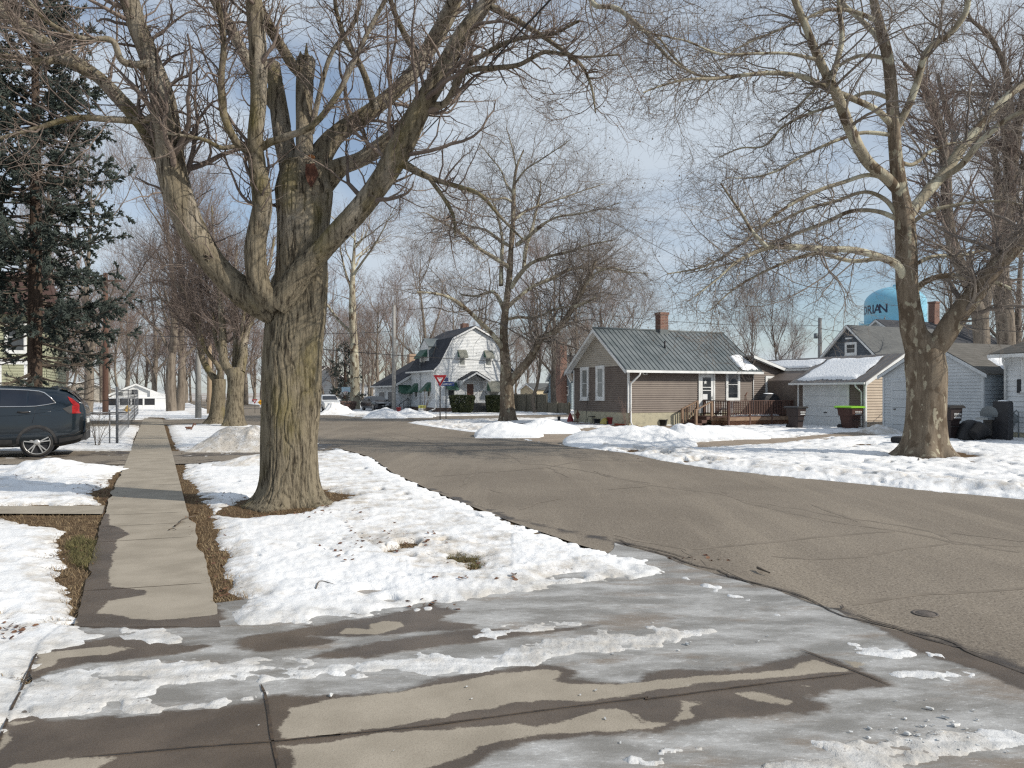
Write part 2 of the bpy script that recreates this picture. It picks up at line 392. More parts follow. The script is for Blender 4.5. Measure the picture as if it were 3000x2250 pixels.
S_path = near(GP, path_poly); S_pclear = near(GP, path_clear); S_suv = near(GP, suv_poly); S_tree = near(GP, tree_clear)
S_hd = near(GP, house_drive); S_gd = near(GP, garage_drive)
S_bare = np.max([near(GP, b, 0.4) for b in bare], 0)
S_slush = np.max([near(GP, b, 0.4) for b in slush], 0)
S_wet = np.max([near(GP, b, 0.5) for b in wet_zone], 0); S_dry = np.max([near(GP, b, 0.5) for b in dry_zone], 0)
S_ww = np.maximum(near(GP, walk_wet, 0.5), near(GP, walk_wet2, 0.5))

# ground materials
def concrete_mat():
    k = NT('concrete')
    edge = k.math('ADD', k.math('MULTIPLY', k.math('SUBTRACT', k.noise(5, 7, (1, 1.6, 1), 0.7, -TURN), 0.5), 0.11), k.math('MULTIPLY', k.math('SUBTRACT', k.noise(40, 5, rough=.7), 0.5), 0.05))
    dry = k.step(k.math('ADD', k.attr('dry'), edge), -0.008, 0.014)
    streak = k.noise(1.3, 9, (1.4, 3.2, 1), 0.62, -TURN - 0.22)
    ice = k.step(k.math('ADD', k.attr('ice'), k.math('MULTIPLY', k.math('SUBTRACT', k.noise(4, 8, (1, 1.8, 1), 0.68, -TURN - 0.2), 0.5), 0.22)), -0.02, 0.045)
    grit = k.noise(160, 3); mott = k.noise(2.3, 5)
    dryc = k.mix(k.step(mott, 0.3, 0.7), (0.285, 0.252, 0.203), (0.365, 0.325, 0.265))
    dryc = k.mix(k.step(grit, 0.35, 0.5), k.mix(0.35, dryc, (0.16, 0.13, 0.10)), dryc)
    wetc = k.mix(k.step(mott, 0.3, 0.7), (0.082, 0.064, 0.049), (0.130, 0.102, 0.078))
    wetc = k.mix(k.step(grit, 0.3, 0.55), k.mix(0.4, wetc, (0.03, 0.025, 0.02)), wetc)
    icec = k.mix(k.step(streak, 0.36, 0.66), (0.205, 0.196, 0.180), (0.395, 0.392, 0.382))
    icec = k.mix(k.step(k.noise(0.8, 8, (1, 2.6, 1), 0.68, -TURN - 0.15), 0.51, 0.66, 0, 0.75), icec, (0.205, 0.162, 0.122))
    icec = k.mix(k.step(k.math('ADD', k.noise(22, 5, (1, 2.5, 1), 0.75, -TURN), k.math('MULTIPLY', streak, 0.35)), 0.72, 0.90, 0, 0.8), icec, (0.58, 0.585, 0.58))
    col = k.mix(dry, k.mix(ice, wetc, icec), dryc)
    k.set('Base Color', col)
    k.set('Roughness', k.mixf(dry, k.mixf(ice, 0.38, k.step(streak, 0.35, 0.7, 0.3, 0.55)), 0.9))
    k.set('Specular IOR Level', k.mixf(dry, 0.35, 0.2))
    hb = k.math('ADD', k.math('MULTIPLY', k.noise(90, 4), 0.5), k.math('MULTIPLY', k.math('MULTIPLY', k.math('SUBTRACT', 1.0, dry), streak), k.math('MULTIPLY', ice, 3.0)))
    k.bump(hb, 0.35, 0.012)
    return k.m
def asphalt_mat():
    k = NT('asphalt')
    big = k.noise(0.35, 5); lane = k.noise(0.5, 4, (2.2, 0.25, 1), 0.6, -TURN)
    c = k.mix(k.step(big, 0.35, 0.65), (0.196, 0.167, 0.134), (0.240, 0.206, 0.166))
    c = k.mix(k.step(lane, 0.45, 0.7), c, (0.275, 0.236, 0.188))
    g = k.noise(42, 6, rough=0.85)
    c = k.mix(k.step(g, 0.38, 0.52), k.mix(0.70, c, (0.05, 0.042, 0.036)), c)
    c = k.mix(k.step(g, 0.57, 0.66), c, k.mix(0.7, c, (0.45, 0.42, 0.37)))
    wet = k.step(k.math('ADD', k.attr('wet'), k.math('MULTIPLY', k.math('SUBTRACT', k.noise(3, 6), 0.5), 0.7)), -0.05, 0.12)
    c = k.mix(wet, c, (0.060, 0.050, 0.043))
    k.set('Base Color', c); k.set('Roughness', k.mixf(wet, 0.9, 0.4)); k.set('Specular IOR Level', 0.25)
    k.bump(k.noise(70, 4), 0.5, 0.01)
    return k.m
def snow_mat():
    k = NT('snow')
    d = k.attr('dirt')
    n = k.noise(3.5, 7, rough=0.7)
    grime = k.step(k.math('ADD', n, k.math('MULTIPLY', d, 0.4)), 0.62, 0.98)
    c = k.mix(k.step(k.noise(0.8, 4), 0.35, 0.65), (0.77, 0.78, 0.79), (0.865, 0.87, 0.875))
    c = k.mix(k.math('MULTIPLY', grime, 0.8), c, (0.42, 0.37, 0.30))
    sp = k.step(k.math('ADD', k.noise(26, 5, rough=0.75), k.math('MULTIPLY', d, 0.16)), 0.735, 0.76)
    c = k.mix(k.math('MULTIPLY', sp, 0.85), c, (0.10, 0.07, 0.05))
    ic = k.attr('icy'); st = k.noise(1.2, 7, (1.2, 8, 1), 0.65, -TURN - 0.1)
    c = k.mix(k.math('MULTIPLY', ic, k.step(st, 0.3, 0.7, 0.25, 0.85)), c, (0.42, 0.42, 0.41))
    k.set('Base Color', c); k.set('Roughness', 0.65); k.set('Specular IOR Level', 0.3)
    k.bump(k.math('ADD', k.noise(18, 6, rough=0.65), k.math('MULTIPLY', k.noise(70, 3), 0.25)), 0.38, 0.04)
    return k.m
def lawn_mat():
    k = NT('dead_grass')
    n = k.noise(9, 6, rough=0.7)
    c = k.mix(k.step(n, 0.3, 0.7), (0.060, 0.038, 0.022), (0.17, 0.115, 0.066))
    c = k.mix(k.step(k.noise(60, 4, (1, 3, 1)), 0.55, 0.7), c, (0.26, 0.19, 0.11))
    k.set('Base Color', c); k.set('Roughness', 0.95); k.set('Specular IOR Level', 0.1)
    k.bump(k.noise(45, 5), 0.9, 0.03)
    return k.m
M_CONC, M_ASPH, M_SNOW, M_LAWN = concrete_mat(), asphalt_mat(), snow_mat(), lawn_mat()

# ground: one sheet to the horizon, dead grass and melting snow where nothing else lies
k = NT('winter_ground'); nn = k.noise(0.09, 6)
k.set('Base Color', k.mix(k.step(nn, 0.38, 0.55), (0.75, 0.76, 0.78), (0.20, 0.15, 0.10))); k.set('Roughness', 0.9)
g = MB(); NS = 48
for j in range(NS):
    a0, a1 = 2 * math.pi * j / NS, 2 * math.pi * (j + 1) / NS
    g.face(((0, 0, -.12), (900 * math.cos(a0), 900 * math.sin(a0), -.12), (900 * math.cos(a1), 900 * math.sin(a1), -.12)))
tag(g.build('ground', k.m), kind='structure')
tag(layer('lawn', GR < 139, np.full(len(GP), -0.02) + 0.012 * noise3(GX * 3, GY * 3, 0, 5) * (GR < 60), M_LAWN), kind='structure')
edge_left = np.array(wpts([(3186, 2051), (2998, 1967), (2825, 1907), (2704, 1865), (2583, 1835), (2463, 1792), (2379, 1768), (2300, 1738), (2137, 1696), (1969, 1636), (1800, 1587), (1500, 1522), (1270, 1434)]))
def dist_line(P, L):
    d = np.full(len(P), 9.0)
    for a, b in zip(L[:-1], L[1:]):
        e = b - a; t = np.clip(((P - a) @ e) / (e @ e), 0, 1); d = np.minimum(d, np.linalg.norm(P - a - t[:, None] * e, axis=1))
    return d
S_edge = 0.07 - dist_line(GP, edge_left)
S_edge = np.where(GR < 14, np.maximum(S_edge, np.max([near(GP, wet_zone[4], 0.5)], 0) * 1.0), -0.6)
tag(layer('road', S_road > 0, np.full(len(GP), 0.004), M_ASPH, {'wet': S_edge}, True, road_poly, S_road), kind='structure')
tag(layer('driveway', S_drive > 0, np.full(len(GP), 0.008) + 0.003 * noise3(GX * 1.1, GY * 1.1, 0, 3), M_CONC, {'dry': S_dry, 'ice': -S_wet}, True, drive_poly, S_drive), kind='structure')
tag(layer('sidewalk', S_walk > 0, np.full(len(GP), 0.0125), M_CONC, {'dry': np.minimum(-S_ww, 0.5), 'ice': np.full(len(GP), -0.5)}, True, walk_poly, S_walk), kind='structure')
tag(layer('path', S_path > 0, np.full(len(GP), 0.0115), M_CONC, {'dry': np.full(len(GP), 0.5), 'ice': np.full(len(GP), -0.5)}, True, path_poly, S_path), kind='structure')
tag(layer('driveway', S_suv > 0, np.full(len(GP), 0.008), M_ASPH, {'wet': 0.25 * fbm(GX * .8, GY * .8, 0, 3, 9) - .05}, True, suv_poly, S_suv), kind='structure')
M_TANCONC = mat('tan_concrete', (0.235, 0.19, 0.145), 0.9, (0.29, 0.235, 0.18), 1.2, bump=(60, .3, .01))
tag(layer('driveway', (np.maximum(S_hd, S_gd) > -0.4) & ~(S_road > 0), np.full(len(GP), 0.008), M_TANCONC), kind='structure')

# ------------------------------------------------------------------ snow
s = -np.max([S_road + 0.0, S_dclear, S_wclear + 0.10, S_pclear, S_tree, S_bare, S_hd, S_gd * 0.8, np.where(GX < 0, np.minimum(S_suv * 0.5, 0.05) + 0.16 * fbm(GX * 1.3, GY * 3, 0, 3, 21), S_suv)], 0)
rough = sstep(0, 6, -S_road) * 0 + np.where(GU > 9, 1.0, 0.0)
en = 0.13 * fbm(GX * 2.2, GY * 2.2, 0, 3, 1) + 0.085 * noise3(GX * 8, GY * 8, 0, 2) + 0.05 * noise3(GX * 21, GY * 21, 0, 6)
en = en * np.clip(0.35 + S_wclear * -1.2, 0.35, 1.0) + 0.18 * rough * fbm(GX * .9, GY * .9, 0, 3, 4)
se = s + en - 0.02
spots = np.maximum(0, noise3(GX * 1.7, GY * 1.7, 0, 33) + 0.5 * noise3(GX * 6, GY * 6, 0, 34) - 0.90 + 0.35 * sstep(0.0, 0.5, s)) * 1.3
patch = sstep(0.9, 0.1, np.hypot((GX - gp(1090, 1600)[0]) / 1.6, (GY - gp(1090, 1600)[1]) / 0.9) - 0.2)
spots += patch * np.maximum(0, noise3(GX * 5, GY * 9, 0, 37) + 0.4 * noise3(GX * 14, GY * 14, 0, 38) - 0.60) * 0.9
spots += np.where((GU < 1) & (GR < 26), np.maximum(0, fbm(GX * 1.6, GY * 4.5, 0, 3, 39) - 0.30) * 0.9, 0)
se = se - spots
sl_n = S_slush + 0.12 * fbm(GX * 3, GY * 6, 0, 3, 41) + 0.06 * noise3(GX * 14, GY * 14, 0, 42)
sl_n = np.minimum(sl_n, 0.115 + 0.30 * fbm(GX * 2.6, GY * 8, 0, 4, 43)) + 0.02 * fbm(GX * 30, GY * 30, 0, 2, 47)
lump = sstep(0.0, 0.35, se)
thick = np.where(rough > 0, 0.09, 0.065)
h = np.where(se > 0, thick * (1 - np.exp(-np.maximum(se, 0) / 0.26)), se * 0.5)
h += lump * (0.014 * fbm(GX * 2.4, GY * 2.4, 0, 2, 51) + 0.012 * fbm(GX * 8, GY * 8, 0, 2, 52) + 0.006 * noise3(GX * 26, GY * 26, 0, 53))
foot = np.maximum(0, noise3(GX * 2.6, GY * 2.6, 0, 61) - 0.25) * 0.16 + np.maximum(0, noise3(GX * 6, GY * 6, 0, 62) - 0.2) * 0.05
h -= lump * rough * foot
bank = sstep(0.25, 0.9, -S_road) * sstep(2.6, 1.0, -S_road)                     # ploughed bank along the kerb
h += lump * bank * np.where(GU > 9, 0.08 + 0.13 * fbm(GX * .6, GY * .6, 0, 3, 71), 0.0) * np.where(GV < 36, 1, np.where(GU < 13, 1.0, 0.55))
hs = np.where(sl_n > 0, 0.009 * (1 - np.exp(-sl_n / 0.05)) + 0.012 * np.maximum(0, fbm(GX * 18, GY * 18, 0, 3, 44)) + 0.012 * np.maximum(0, fbm(GX * 5, GY * 12, 0, 2, 45)) - 0.006 * np.maximum(0, fbm(GX * 9, GY * 16, 0, 3, 46) * 2), sl_n * 0.4)
h = np.maximum(h, np.maximum(hs - 0.0, -0.1) * (S_drive > -0.2) + (-0.1) * ~(S_drive > -0.2))
zs = np.clip(h, -0.10, 2) - 0.004 + np.where(S_drive > 0, 0.013, 0.0)
dirt = np.clip(0.35 * (bank > 0.2) + 0.5 * sstep(0.5, 0.0, se) * (np.abs(S_road) > 0.4) + 0.2 * (GU < 1) + 0.25 * patch, 0, 1)
dirt *= np.where((GU > 9), 0.8, 1.0); dirt += 0.25 * (GU > 9)
icy = np.clip(sstep(0.6, 0.0, -S_dclear) * (S_drive > -0.6) * 0.9, 0, 1)
icy = np.maximum(icy, np.where((GX < 0) & (S_suv > -0.4), 0.9, 0)); icy = np.maximum(icy, np.where((S_drive > 0) & (h <= hs + 1e-6), 0.8, 0))
tag(layer('snow', zs > -0.03, zs, M_SNOW, {'dirt': dirt, 'icy': icy}), 'thin crusted snow covering the lawns', 'snow', kind='stuff')
def snow_at(x, y):
    i = np.clip(np.searchsorted(rr_, math.hypot(x, y)), 0, NR - 1); j = np.clip(np.searchsorted(aa_, math.atan2(x, y)), 0, NA - 1)
    return max(float(zs[gi[i, j]]), -0.02)

def pile(px0, px1, py_base, height, depth, label, dirt_v=0.3, seed=1, ridge=0.5, skew=0.5):
    """a mound of shovelled snow; its long side lies across the view between two surveyed columns."""
    x0, y0 = gp(px0, py_base); x1, _ = gp(px1, py_base)
    n, m = 90, 50
    a = np.linspace(0, 1, n)[:, None] + np.zeros((1, m)); b = np.linspace(0, 1, m)[None] + np.zeros((n, 1))
    L = x1 - x0
    X = a * L; Yv = b * depth
    X2 = X + 0.25 * fbm(X * .8, Yv * .8, seed, 2, seed); 
    pr = np.sin(math.pi * np.clip(a, 0, 1) ** (math.log(.5) / math.log(skew)))
    pr = np.clip(pr, 0, 1) ** 0.75 * (1 + ridge * 0.40 * fbm(a * 5, b * 2, seed, 2, seed + 1)); pr = np.clip(pr, 0, 1.3)
    q = sstep(0, 0.5, b) * sstep(1.0, 0.5, b)
    e = np.sqrt(np.clip(pr * q, 0, 1))
    hh = height * (pr * q) ** 0.75
    hh += e * (0.10 * height * fbm(X * 2.0, Yv * 2.0, 0, 3, seed + 2) * 2 + 0.025 * fbm(X * 7, Yv * 7, 0, 2, seed + 3))
    z = hh - 0.06 * (1 - sstep(0, 0.1, e)) - 0.004
    V = np.stack([X2 - L / 2, Yv, z], -1).reshape(-1, 3)
    i = np.arange(n * m).reshape(n, m)
    Q = np.stack([i[:-1, :-1].ravel(), i[1:, :-1].ravel(), i[1:, 1:].ravel(), i[:-1, 1:].ravel()], 1)
    dv = np.full(len(V), dirt_v)
    o = np_mesh('snow_pile', V, [Q], M_SNOW, None, True, {'dirt': dv, 'icy': np.zeros(len(V))})
    o.location = ((x0 + x1) / 2, y0 - 0.1, 0.01)
    return tag(o, label, 'snow pile', 'shovelled piles of snow')
pile(505, 800, 1326, 0.66, 2.6, 'large dirty grey snow pile flecked with leaves in front of the two pale maple trunks', 1.0, 3, 0.8, 0.62)
pile(560, 800, 1372, 0.26, 2.0, 'low snow pile with a dirty crest just left of the big maple trunk', 0.75, 5, 0.8, 0.7)
pile(-10, 260, 1398, 0.29, 1.9, 'lumpy icy snow pile beside the rear wheel of the dark blue SUV', 0.45, 8, 0.8, 0.40)
pile(1660, 2060, 1310, 0.60, 3.2, 'long clean white snow pile at the mouth of the tan driveway', 0.12, 12, 0.5, 0.48)
pile(1972, 2270, 1288, 0.50, 3.0, 'white snow pile with a grey cut face in front of the wooden deck', 0.12, 15, 0.6, 0.35)
pile(1395, 1590, 1284, 0.50, 3.6, 'rounded snow pile at the foot of the pale sycamore beyond the road', 0.25, 17, 0.5, 0.4)
pile(1500, 1705, 1272, 0.52, 3.2, 'low white snow pile between the sycamore and the tan driveway', 0.1, 19, 0.5, 0.45)
pile(1065, 1190, 1226, 0.55, 3.5, 'white snow pile on the far corner in front of the black car', 0.3, 23, 0.7, 0.3)
pile(1150, 1270, 1224, 0.50, 3.0, 'white snow pile around the utility pole by the white gambrel house', 0.2, 25, 0.7, 0.35)
pile(930, 1020, 1216, 0.85, 4.0, 'grey snow pile in front of the parked white SUV', 0.5, 27, 0.7, 0.35)
pile(2560, 2660, 1274, 0.35, 2.2, 'small dirty shaded snow heap against the garage corner post', 0.8, 29, 0.9, 0.4)

# cracks, joints, valve cover
def ribbon(mb, pts, w, z, jit=0.02, n=10, sd=0):
    P = np.array(pts, float); out = []
    for a, b in zip(P[:-1], P[1:]):
        k = max(2, int(np.linalg.norm(b - a) / 0.12))
        for t in np.linspace(0, 1, k, endpoint=False): out.append(a + (b - a) * t)
    out.append(P[-1]); P = np.array(out)
    P += jit * np.stack([fbm(P[:, 0] * 2, P[:, 1] * 2, sd, 3, 3), fbm(P[:, 0] * 2, P[:, 1] * 2, sd, 3, 4)], 1) * 2
    t = np.gradient(P, axis=0); t /= np.maximum(np.linalg.norm(t, axis=1)[:, None], 1e-6); nr = np.stack([-t[:, 1], t[:, 0]], 1)
    ww = w * (0.65 + 0.6 * np.abs(fbm(P[:, 0] * 3, P[:, 1] * 3, sd + 5, 2, 6)))
    ww[0] = ww[-1] = w * 0.2
    A, B = P + nr * ww[:, None] / 2, P - nr * ww[:, None] / 2
    for i in range(len(P) - 1):
        mb.face(((A[i][0], A[i][1], z), (B[i][0], B[i][1], z), (B[i + 1][0], B[i + 1][1], z), (A[i + 1][0], A[i + 1][1], z)))
M_TAR = mat('tar', (0.150, 0.126, 0.098), 0.85, (0.205, 0.172, 0.135), 3)
road_obj = bpy.data.objects['road']
c = MB()
cracks = [cr4(p) for p in (
    [(0, 250), (200, 290), (520, 330), (620, 360), (900, 400), (1100, 445), (1250, 460), (1450, 490), (1560, 515), (1650, 560), (1988, 615)],
    [(520, 315), (560, 335), (640, 370), (850, 420), (1080, 470), (1350, 505), (1560, 545), (1640, 570), (1988, 590)], [(370, 597), (650, 575), (870, 550), (1050, 530), (1350, 510)],
    [(750, 635), (950, 650), (1180, 637), (1330, 605), (1500, 590), (1650, 573)], [(1150, 870), (1300, 845), (1550, 815), (1800, 805), (2100, 780)],
    [(0, 530), (200, 570), (330, 600), (390, 650), (400, 685)], [(970, 380), (1100, 430), (1180, 465)], [(1650, 520), (1988, 560)], [(540, 690), (620, 730), (720, 775)], [(330, 600), (440, 650), (440, 680)])]
cracks += [cr3(p) for p in (
    [(380, 30), (500, 55), (620, 100), (760, 100), (900, 130), (1000, 155), (1280, 180), (1340, 200), (1400, 240), (1550, 250), (1800, 290), (2212, 370)],
    [(1000, 390), (1040, 330), (1110, 300), (1300, 290), (1560, 265), (1800, 220), (2212, 225)], [(820, 325), (1110, 300)], [(1180, 410), (1270, 432)], [(1640, 470), (1470, 500), (1380, 540)], [(500, 40), (640, 60), (900, 130)],
    [(1560, 260), (1700, 330)], [(1850, 290), (1960, 330)], [(2212, 390), (1950, 408)])]
for i, p in enumerate(cracks): ribbon(c, wpts(p), 0.085, 0.0055 + 0.00012 * i, 0.05, sd=i * 3.1)
c.build('crack_sealant', M_TAR, road_obj)
M_CRACK = mat('open_crack', (0.030, 0.025, 0.021), 0.9, (0.075, 0.062, 0.052), 4)
c = MB()
edge = [(0, 560), (150, 590), (280, 640), (400, 685), (560, 740), (700, 770), (830, 810), (960, 860), (1100, 900), (1300, 970), (1500, 1020), (1700, 1090), (1988, 1190), (2300, 1330)]
ribbon(c, wpts(cr4(edge)), 0.026, 0.0122, 0.10, sd=2)
for a, b in (([(0, 545), (130, 575), (200, 600), (330, 640)], 0), ([(560, 735), (650, 760), (720, 780)], 1), ([(870, 850), (1000, 885), (1100, 890), (1060, 870)], 2), ([(1150, 905), (1250, 945), (1330, 965), (1500, 1000)], 3),
             ([(1400, 985), (1600, 1060), (1800, 1120)], 4)): ribbon(c, wpts(cr4(a)), 0.022, 0.0128, 0.08, sd=20 + b)
c.build('edge_crack', M_CRACK, road_obj)
M_JOINT = mat('joint_gap', (0.035, 0.026, 0.02), 0.9, (0.08, 0.055, 0.035), 20)
dr = [o for o in bpy.data.objects if o.name == 'driveway'][0]
c = MB()
ribbon(c, wpts(cr2([(520, 1050), (1200, 993), (1700, 957), (2212, 905)]) + cr5([(60, 920), (760, 848), (1500, 745), (2212, 660)]) + cr4([(150, 1335), (600, 1275), (1170, 1205)])), 0.016, 0.0138, 0.006)
ribbon(c, wpts([(765, 2010), (777, 2039), (795, 2150), (813, 2250), (850, 2480)]), 0.018, 0.0138, 0.006)
ribbon(c, wpts(cr4([(900, 1090), (950, 1108), (1165, 1195), (1335, 1265)])), 0.016, 0.0138, 0.006)
ribbon(c, wpts([(150, 1850), (108, 1922), (0, 2157), (-150, 2480)]), 0.02, 0.0138, 0.006)
c.build('expansion_joint', M_JOINT, dr)
c = MB(); sw = bpy.data.objects['sidewalk']
for p in ([(290, 795), (560, 785), (860, 772)], [(240, 885), (600, 866), (930, 848)], [(210, 1000), (640, 975), (945, 955)], [(100, 1365), (640, 1335), (1000, 1310)], [(420, 570), (850, 565)], [(500, 460), (790, 455)],
          [(520, 395), (800, 395)], [(530, 318), (780, 316)], [(540, 250), (770, 250)], [(555, 180), (750, 180)], [(275, 725), (260, 790)]):
    ribbon(c, wpts(crA(p)), 0.014, 0.0145, 0.008)
c.build('expansion_joint', M_JOINT, sw)
M_IRON = mat('cast_iron', (0.075, 0.062, 0.052), 0.6, (0.11, 0.09, 0.075), 30, bump=(120, .5, .004))
x, y = gp(2711, 1800); t = empty('valve_cover', (x, y, 0.004), 0, 'small round iron valve cover set in the road', 'valve cover')
b = MB(); b.lathe([(0.001, 0.006), (0.072, 0.006), (0.074, 0.004), (0.077, 0.004), (0.078, 0.007), (0.096, 0.007), (0.098, 0.0)], 28); b.build('lid', M_IRON, t)
# ------------------------------------------------------------------ trees
def bark_mat(name, dark, light, moss=None, crack=(7, 1.1), patches=None, bumpd=0.05, dead=False):
    k = NT(name)
    ridge = k.noise(crack[0], 7, (1, 1, 0.14), 0.72)
    c = k.mix(k.step(ridge, 0.36, 0.56), dark, light)
    c = k.mix(k.step(k.noise(crack[0] * 2.2, 5, (1, 1, .10), .7), .60, .72), c, tuple(min(1, q * 1.6) for q in light))
    c = k.mix(k.step(k.noise(0.9, 4), 0.5, 0.75), c, k.mix(0.45, c, tuple(min(1, q * 1.7) for q in light)))
    if dead:
        sx = k.n('ShaderNodeSeparateXYZ'); k.l(k.coord(), sx.inputs[0])
        c = k.mix(k.math('MULTIPLY', k.math('MULTIPLY', k.step(sx.outputs[2], 3.7, 4.5), k.step(k.noise(1.6, 5, (1, 1, .25)), .46, .58)), .75), c, k.mix(k.step(ridge, .36, .5), dark, (.36, .32, .26)))
    if moss: c = k.mix(k.step(k.noise(1.3, 4, (1, 1, .6)), 0.50, 0.70, 0, 0.65), c, moss)
    if patches:
        for col, sc, a, b in patches:
            c = k.mix(k.step(k.noise(sc, 3, (1, 1, 0.55), 0.5), a, b), c, col)
    k.set('Base Color', c); k.set('Roughness', 0.92); k.set('Specular IOR Level', 0.12)
    k.bump(k.math('ADD', ridge, k.math('MULTIPLY', k.noise(crack[0] * 4, 5, (1, 1, .3)), 0.3)), 0.8, bumpd)
    return k.m
M_MAPLE = bark_mat('maple_bark', (0.038, 0.031, 0.023), (0.215, 0.184, 0.132), (0.175, 0.148, 0.060), (17, 1), dead=True)
M_DEADWOOD = bark_mat('weathered_wood', (0.10, 0.085, 0.068), (0.26, 0.225, 0.18), None, (9, 1))
M_MTWIG = mat('maple_twig', (0.125, 0.098, 0.084), 0.9, (0.22, 0.175, 0.145), 2.0)
M_SYC = bark_mat('sycamore_bark', (0.125, 0.098, 0.072), (0.200, 0.163, 0.122), None, (5, 1),
                 [((0.120, 0.092, 0.066), 3.4, 0.53, 0.60), ((0.31, 0.28, 0.21), 6.0, 0.59, 0.64), ((0.36, 0.335, 0.25), 2.4, 0.64, 0.67)], 0.02)
M_SYCL = bark_mat('pale_sycamore_bark', (0.23, 0.20, 0.148), (0.32, 0.287, 0.215), None, (5, 1),
                  [((0.125, 0.095, 0.066), 2.4, 0.55, 0.59), ((0.46, 0.44, 0.34), 2.2, 0.55, 0.60)], 0.02)
M_STWIG = mat('sycamore_twig', (0.148, 0.125, 0.110), 0.9, (0.25, 0.215, 0.182), 2.0)
M_BARK = bark_mat('grey_bark', (0.085, 0.070, 0.057), (0.20, 0.17, 0.138), None, (6, 1))
M_BTWIG = mat('grey_twig', (0.150, 0.116, 0.100), 0.9, (0.225, 0.178, 0.152), 1.0)  # lightened so the colour stands in for haze on far crowns
M_RTWIG = mat('reddish_twig', (0.165, 0.110, 0.094), 0.9, (0.24, 0.168, 0.140), 0.6)  # paled likewise, distance haze put into the twig colour

def resample(P, R, n):
    """Catmull-Rom through control points."""
    P = np.asarray(P, float); R = np.asarray(R, float)
    d = np.concatenate([[0], np.cumsum(np.linalg.norm(np.diff(P, axis=0), axis=1))])
    t = np.linspace(0, d[-1], n); T = np.gradient(P, d, axis=0) if len(P) > 2 else np.repeat([(P[1] - P[0]) / d[1]], 2, 0)
    i = np.clip(np.searchsorted(d, t, side='right') - 1, 0, len(P) - 2)
    L = (d[i + 1] - d[i])[:, None]; u = (t - d[i])[:, None] / L
    h00, h10, h01, h11 = 2*u**3-3*u**2+1, u**3-2*u**2+u, -2*u**3+3*u**2, u**3-u**2
    return h00*P[i] + h10*L*T[i] + h01*P[i+1] + h11*L*T[i+1], np.interp(t, d, R)
def tubes(P, R, S, bark=0.0, seed=0, flare=None):
    """P (N,K,3), R (N,K): rings of S points; returns vertices and quads."""
    N, K = R.shape
    T = np.gradient(P, axis=1); T /= np.maximum(np.linalg.norm(T, axis=2, keepdims=True), 1e-9)
    m = T.mean(1); m /= np.maximum(np.linalg.norm(m, axis=1, keepdims=True), 1e-9)
    ref = np.where(np.abs(m[:, 2:3]) < 0.8, np.array([[0, 0, 1.0]]), np.array([[0, 1.0, 0.0]]))
    U = ref[:, None] - T * (ref[:, None] * T).sum(2, keepdims=True); U /= np.maximum(np.linalg.norm(U, axis=2, keepdims=True), 1e-6)
    Wd = np.cross(T, U)
    a = np.arange(S) * 2 * math.pi / S
    dirs = U[:, :, None] * np.cos(a)[None, None, :, None] + Wd[:, :, None] * np.sin(a)[None, None, :, None]
    rad_ = np.repeat(R[:, :, None], S, 2)
    if bark:
        Q = P[:, :, None] + dirs * R[:, :, None, None]
        x, y, z = Q[..., 0].ravel(), Q[..., 1].ravel(), Q[..., 2].ravel()
        f = 17.0
        wv = 0.5 * noise3(x * 3, y * 3, z * 2.5, seed + 9)
        r1 = 1 - np.abs(noise3(x * f + wv, y * f + wv, z * 2.6, seed)) * 1.0
        r2 = 1 - np.abs(noise3(x * f * 2.3, y * f * 2.3, z * 4.5, seed + 3))
        lump_ = noise3(x * 2.0, y * 2.0, z * 1.2, seed + 5)
        d = (np.clip(0.9 - r1, -1, .5) * -0.9 + (r2 - 0.6) * 0.45)
        d = np.where(r1 > 0.86, -1.1 * (r1 - 0.86) / 0.14, 0.35 * (r2 - 0.5)) 
        rad_ = rad_ + (bark * d + bark * 1.6 * lump_).reshape(rad_.shape) * np.clip(R / 0.15, 0.15, 1)[:, :, None]
    if flare is not None: rad_ = rad_ * flare(P[:, :, None] + 0 * dirs, dirs)
    V = (P[:, :, None] + dirs * rad_[..., None]).reshape(-1, 3)
    i = np.arange(N * K * S).reshape(N, K, S); j = np.roll(i, -1, 2)
    Q = np.stack([i[:, :-1], j[:, :-1], j[:, 1:], i[:, 1:]], -1).reshape(-1, 4)
    return V, Q
class Geo:
    def __init__(s): s.V = []; s.Q = []; s.n = 0
    def add(s, V, Q): s.V.append(V); s.Q.append(Q + s.n); s.n += len(V)
    def obj(s, name, m, parent): return np_mesh(name, np.concatenate(s.V), [np.concatenate(s.Q)], m, parent, True)
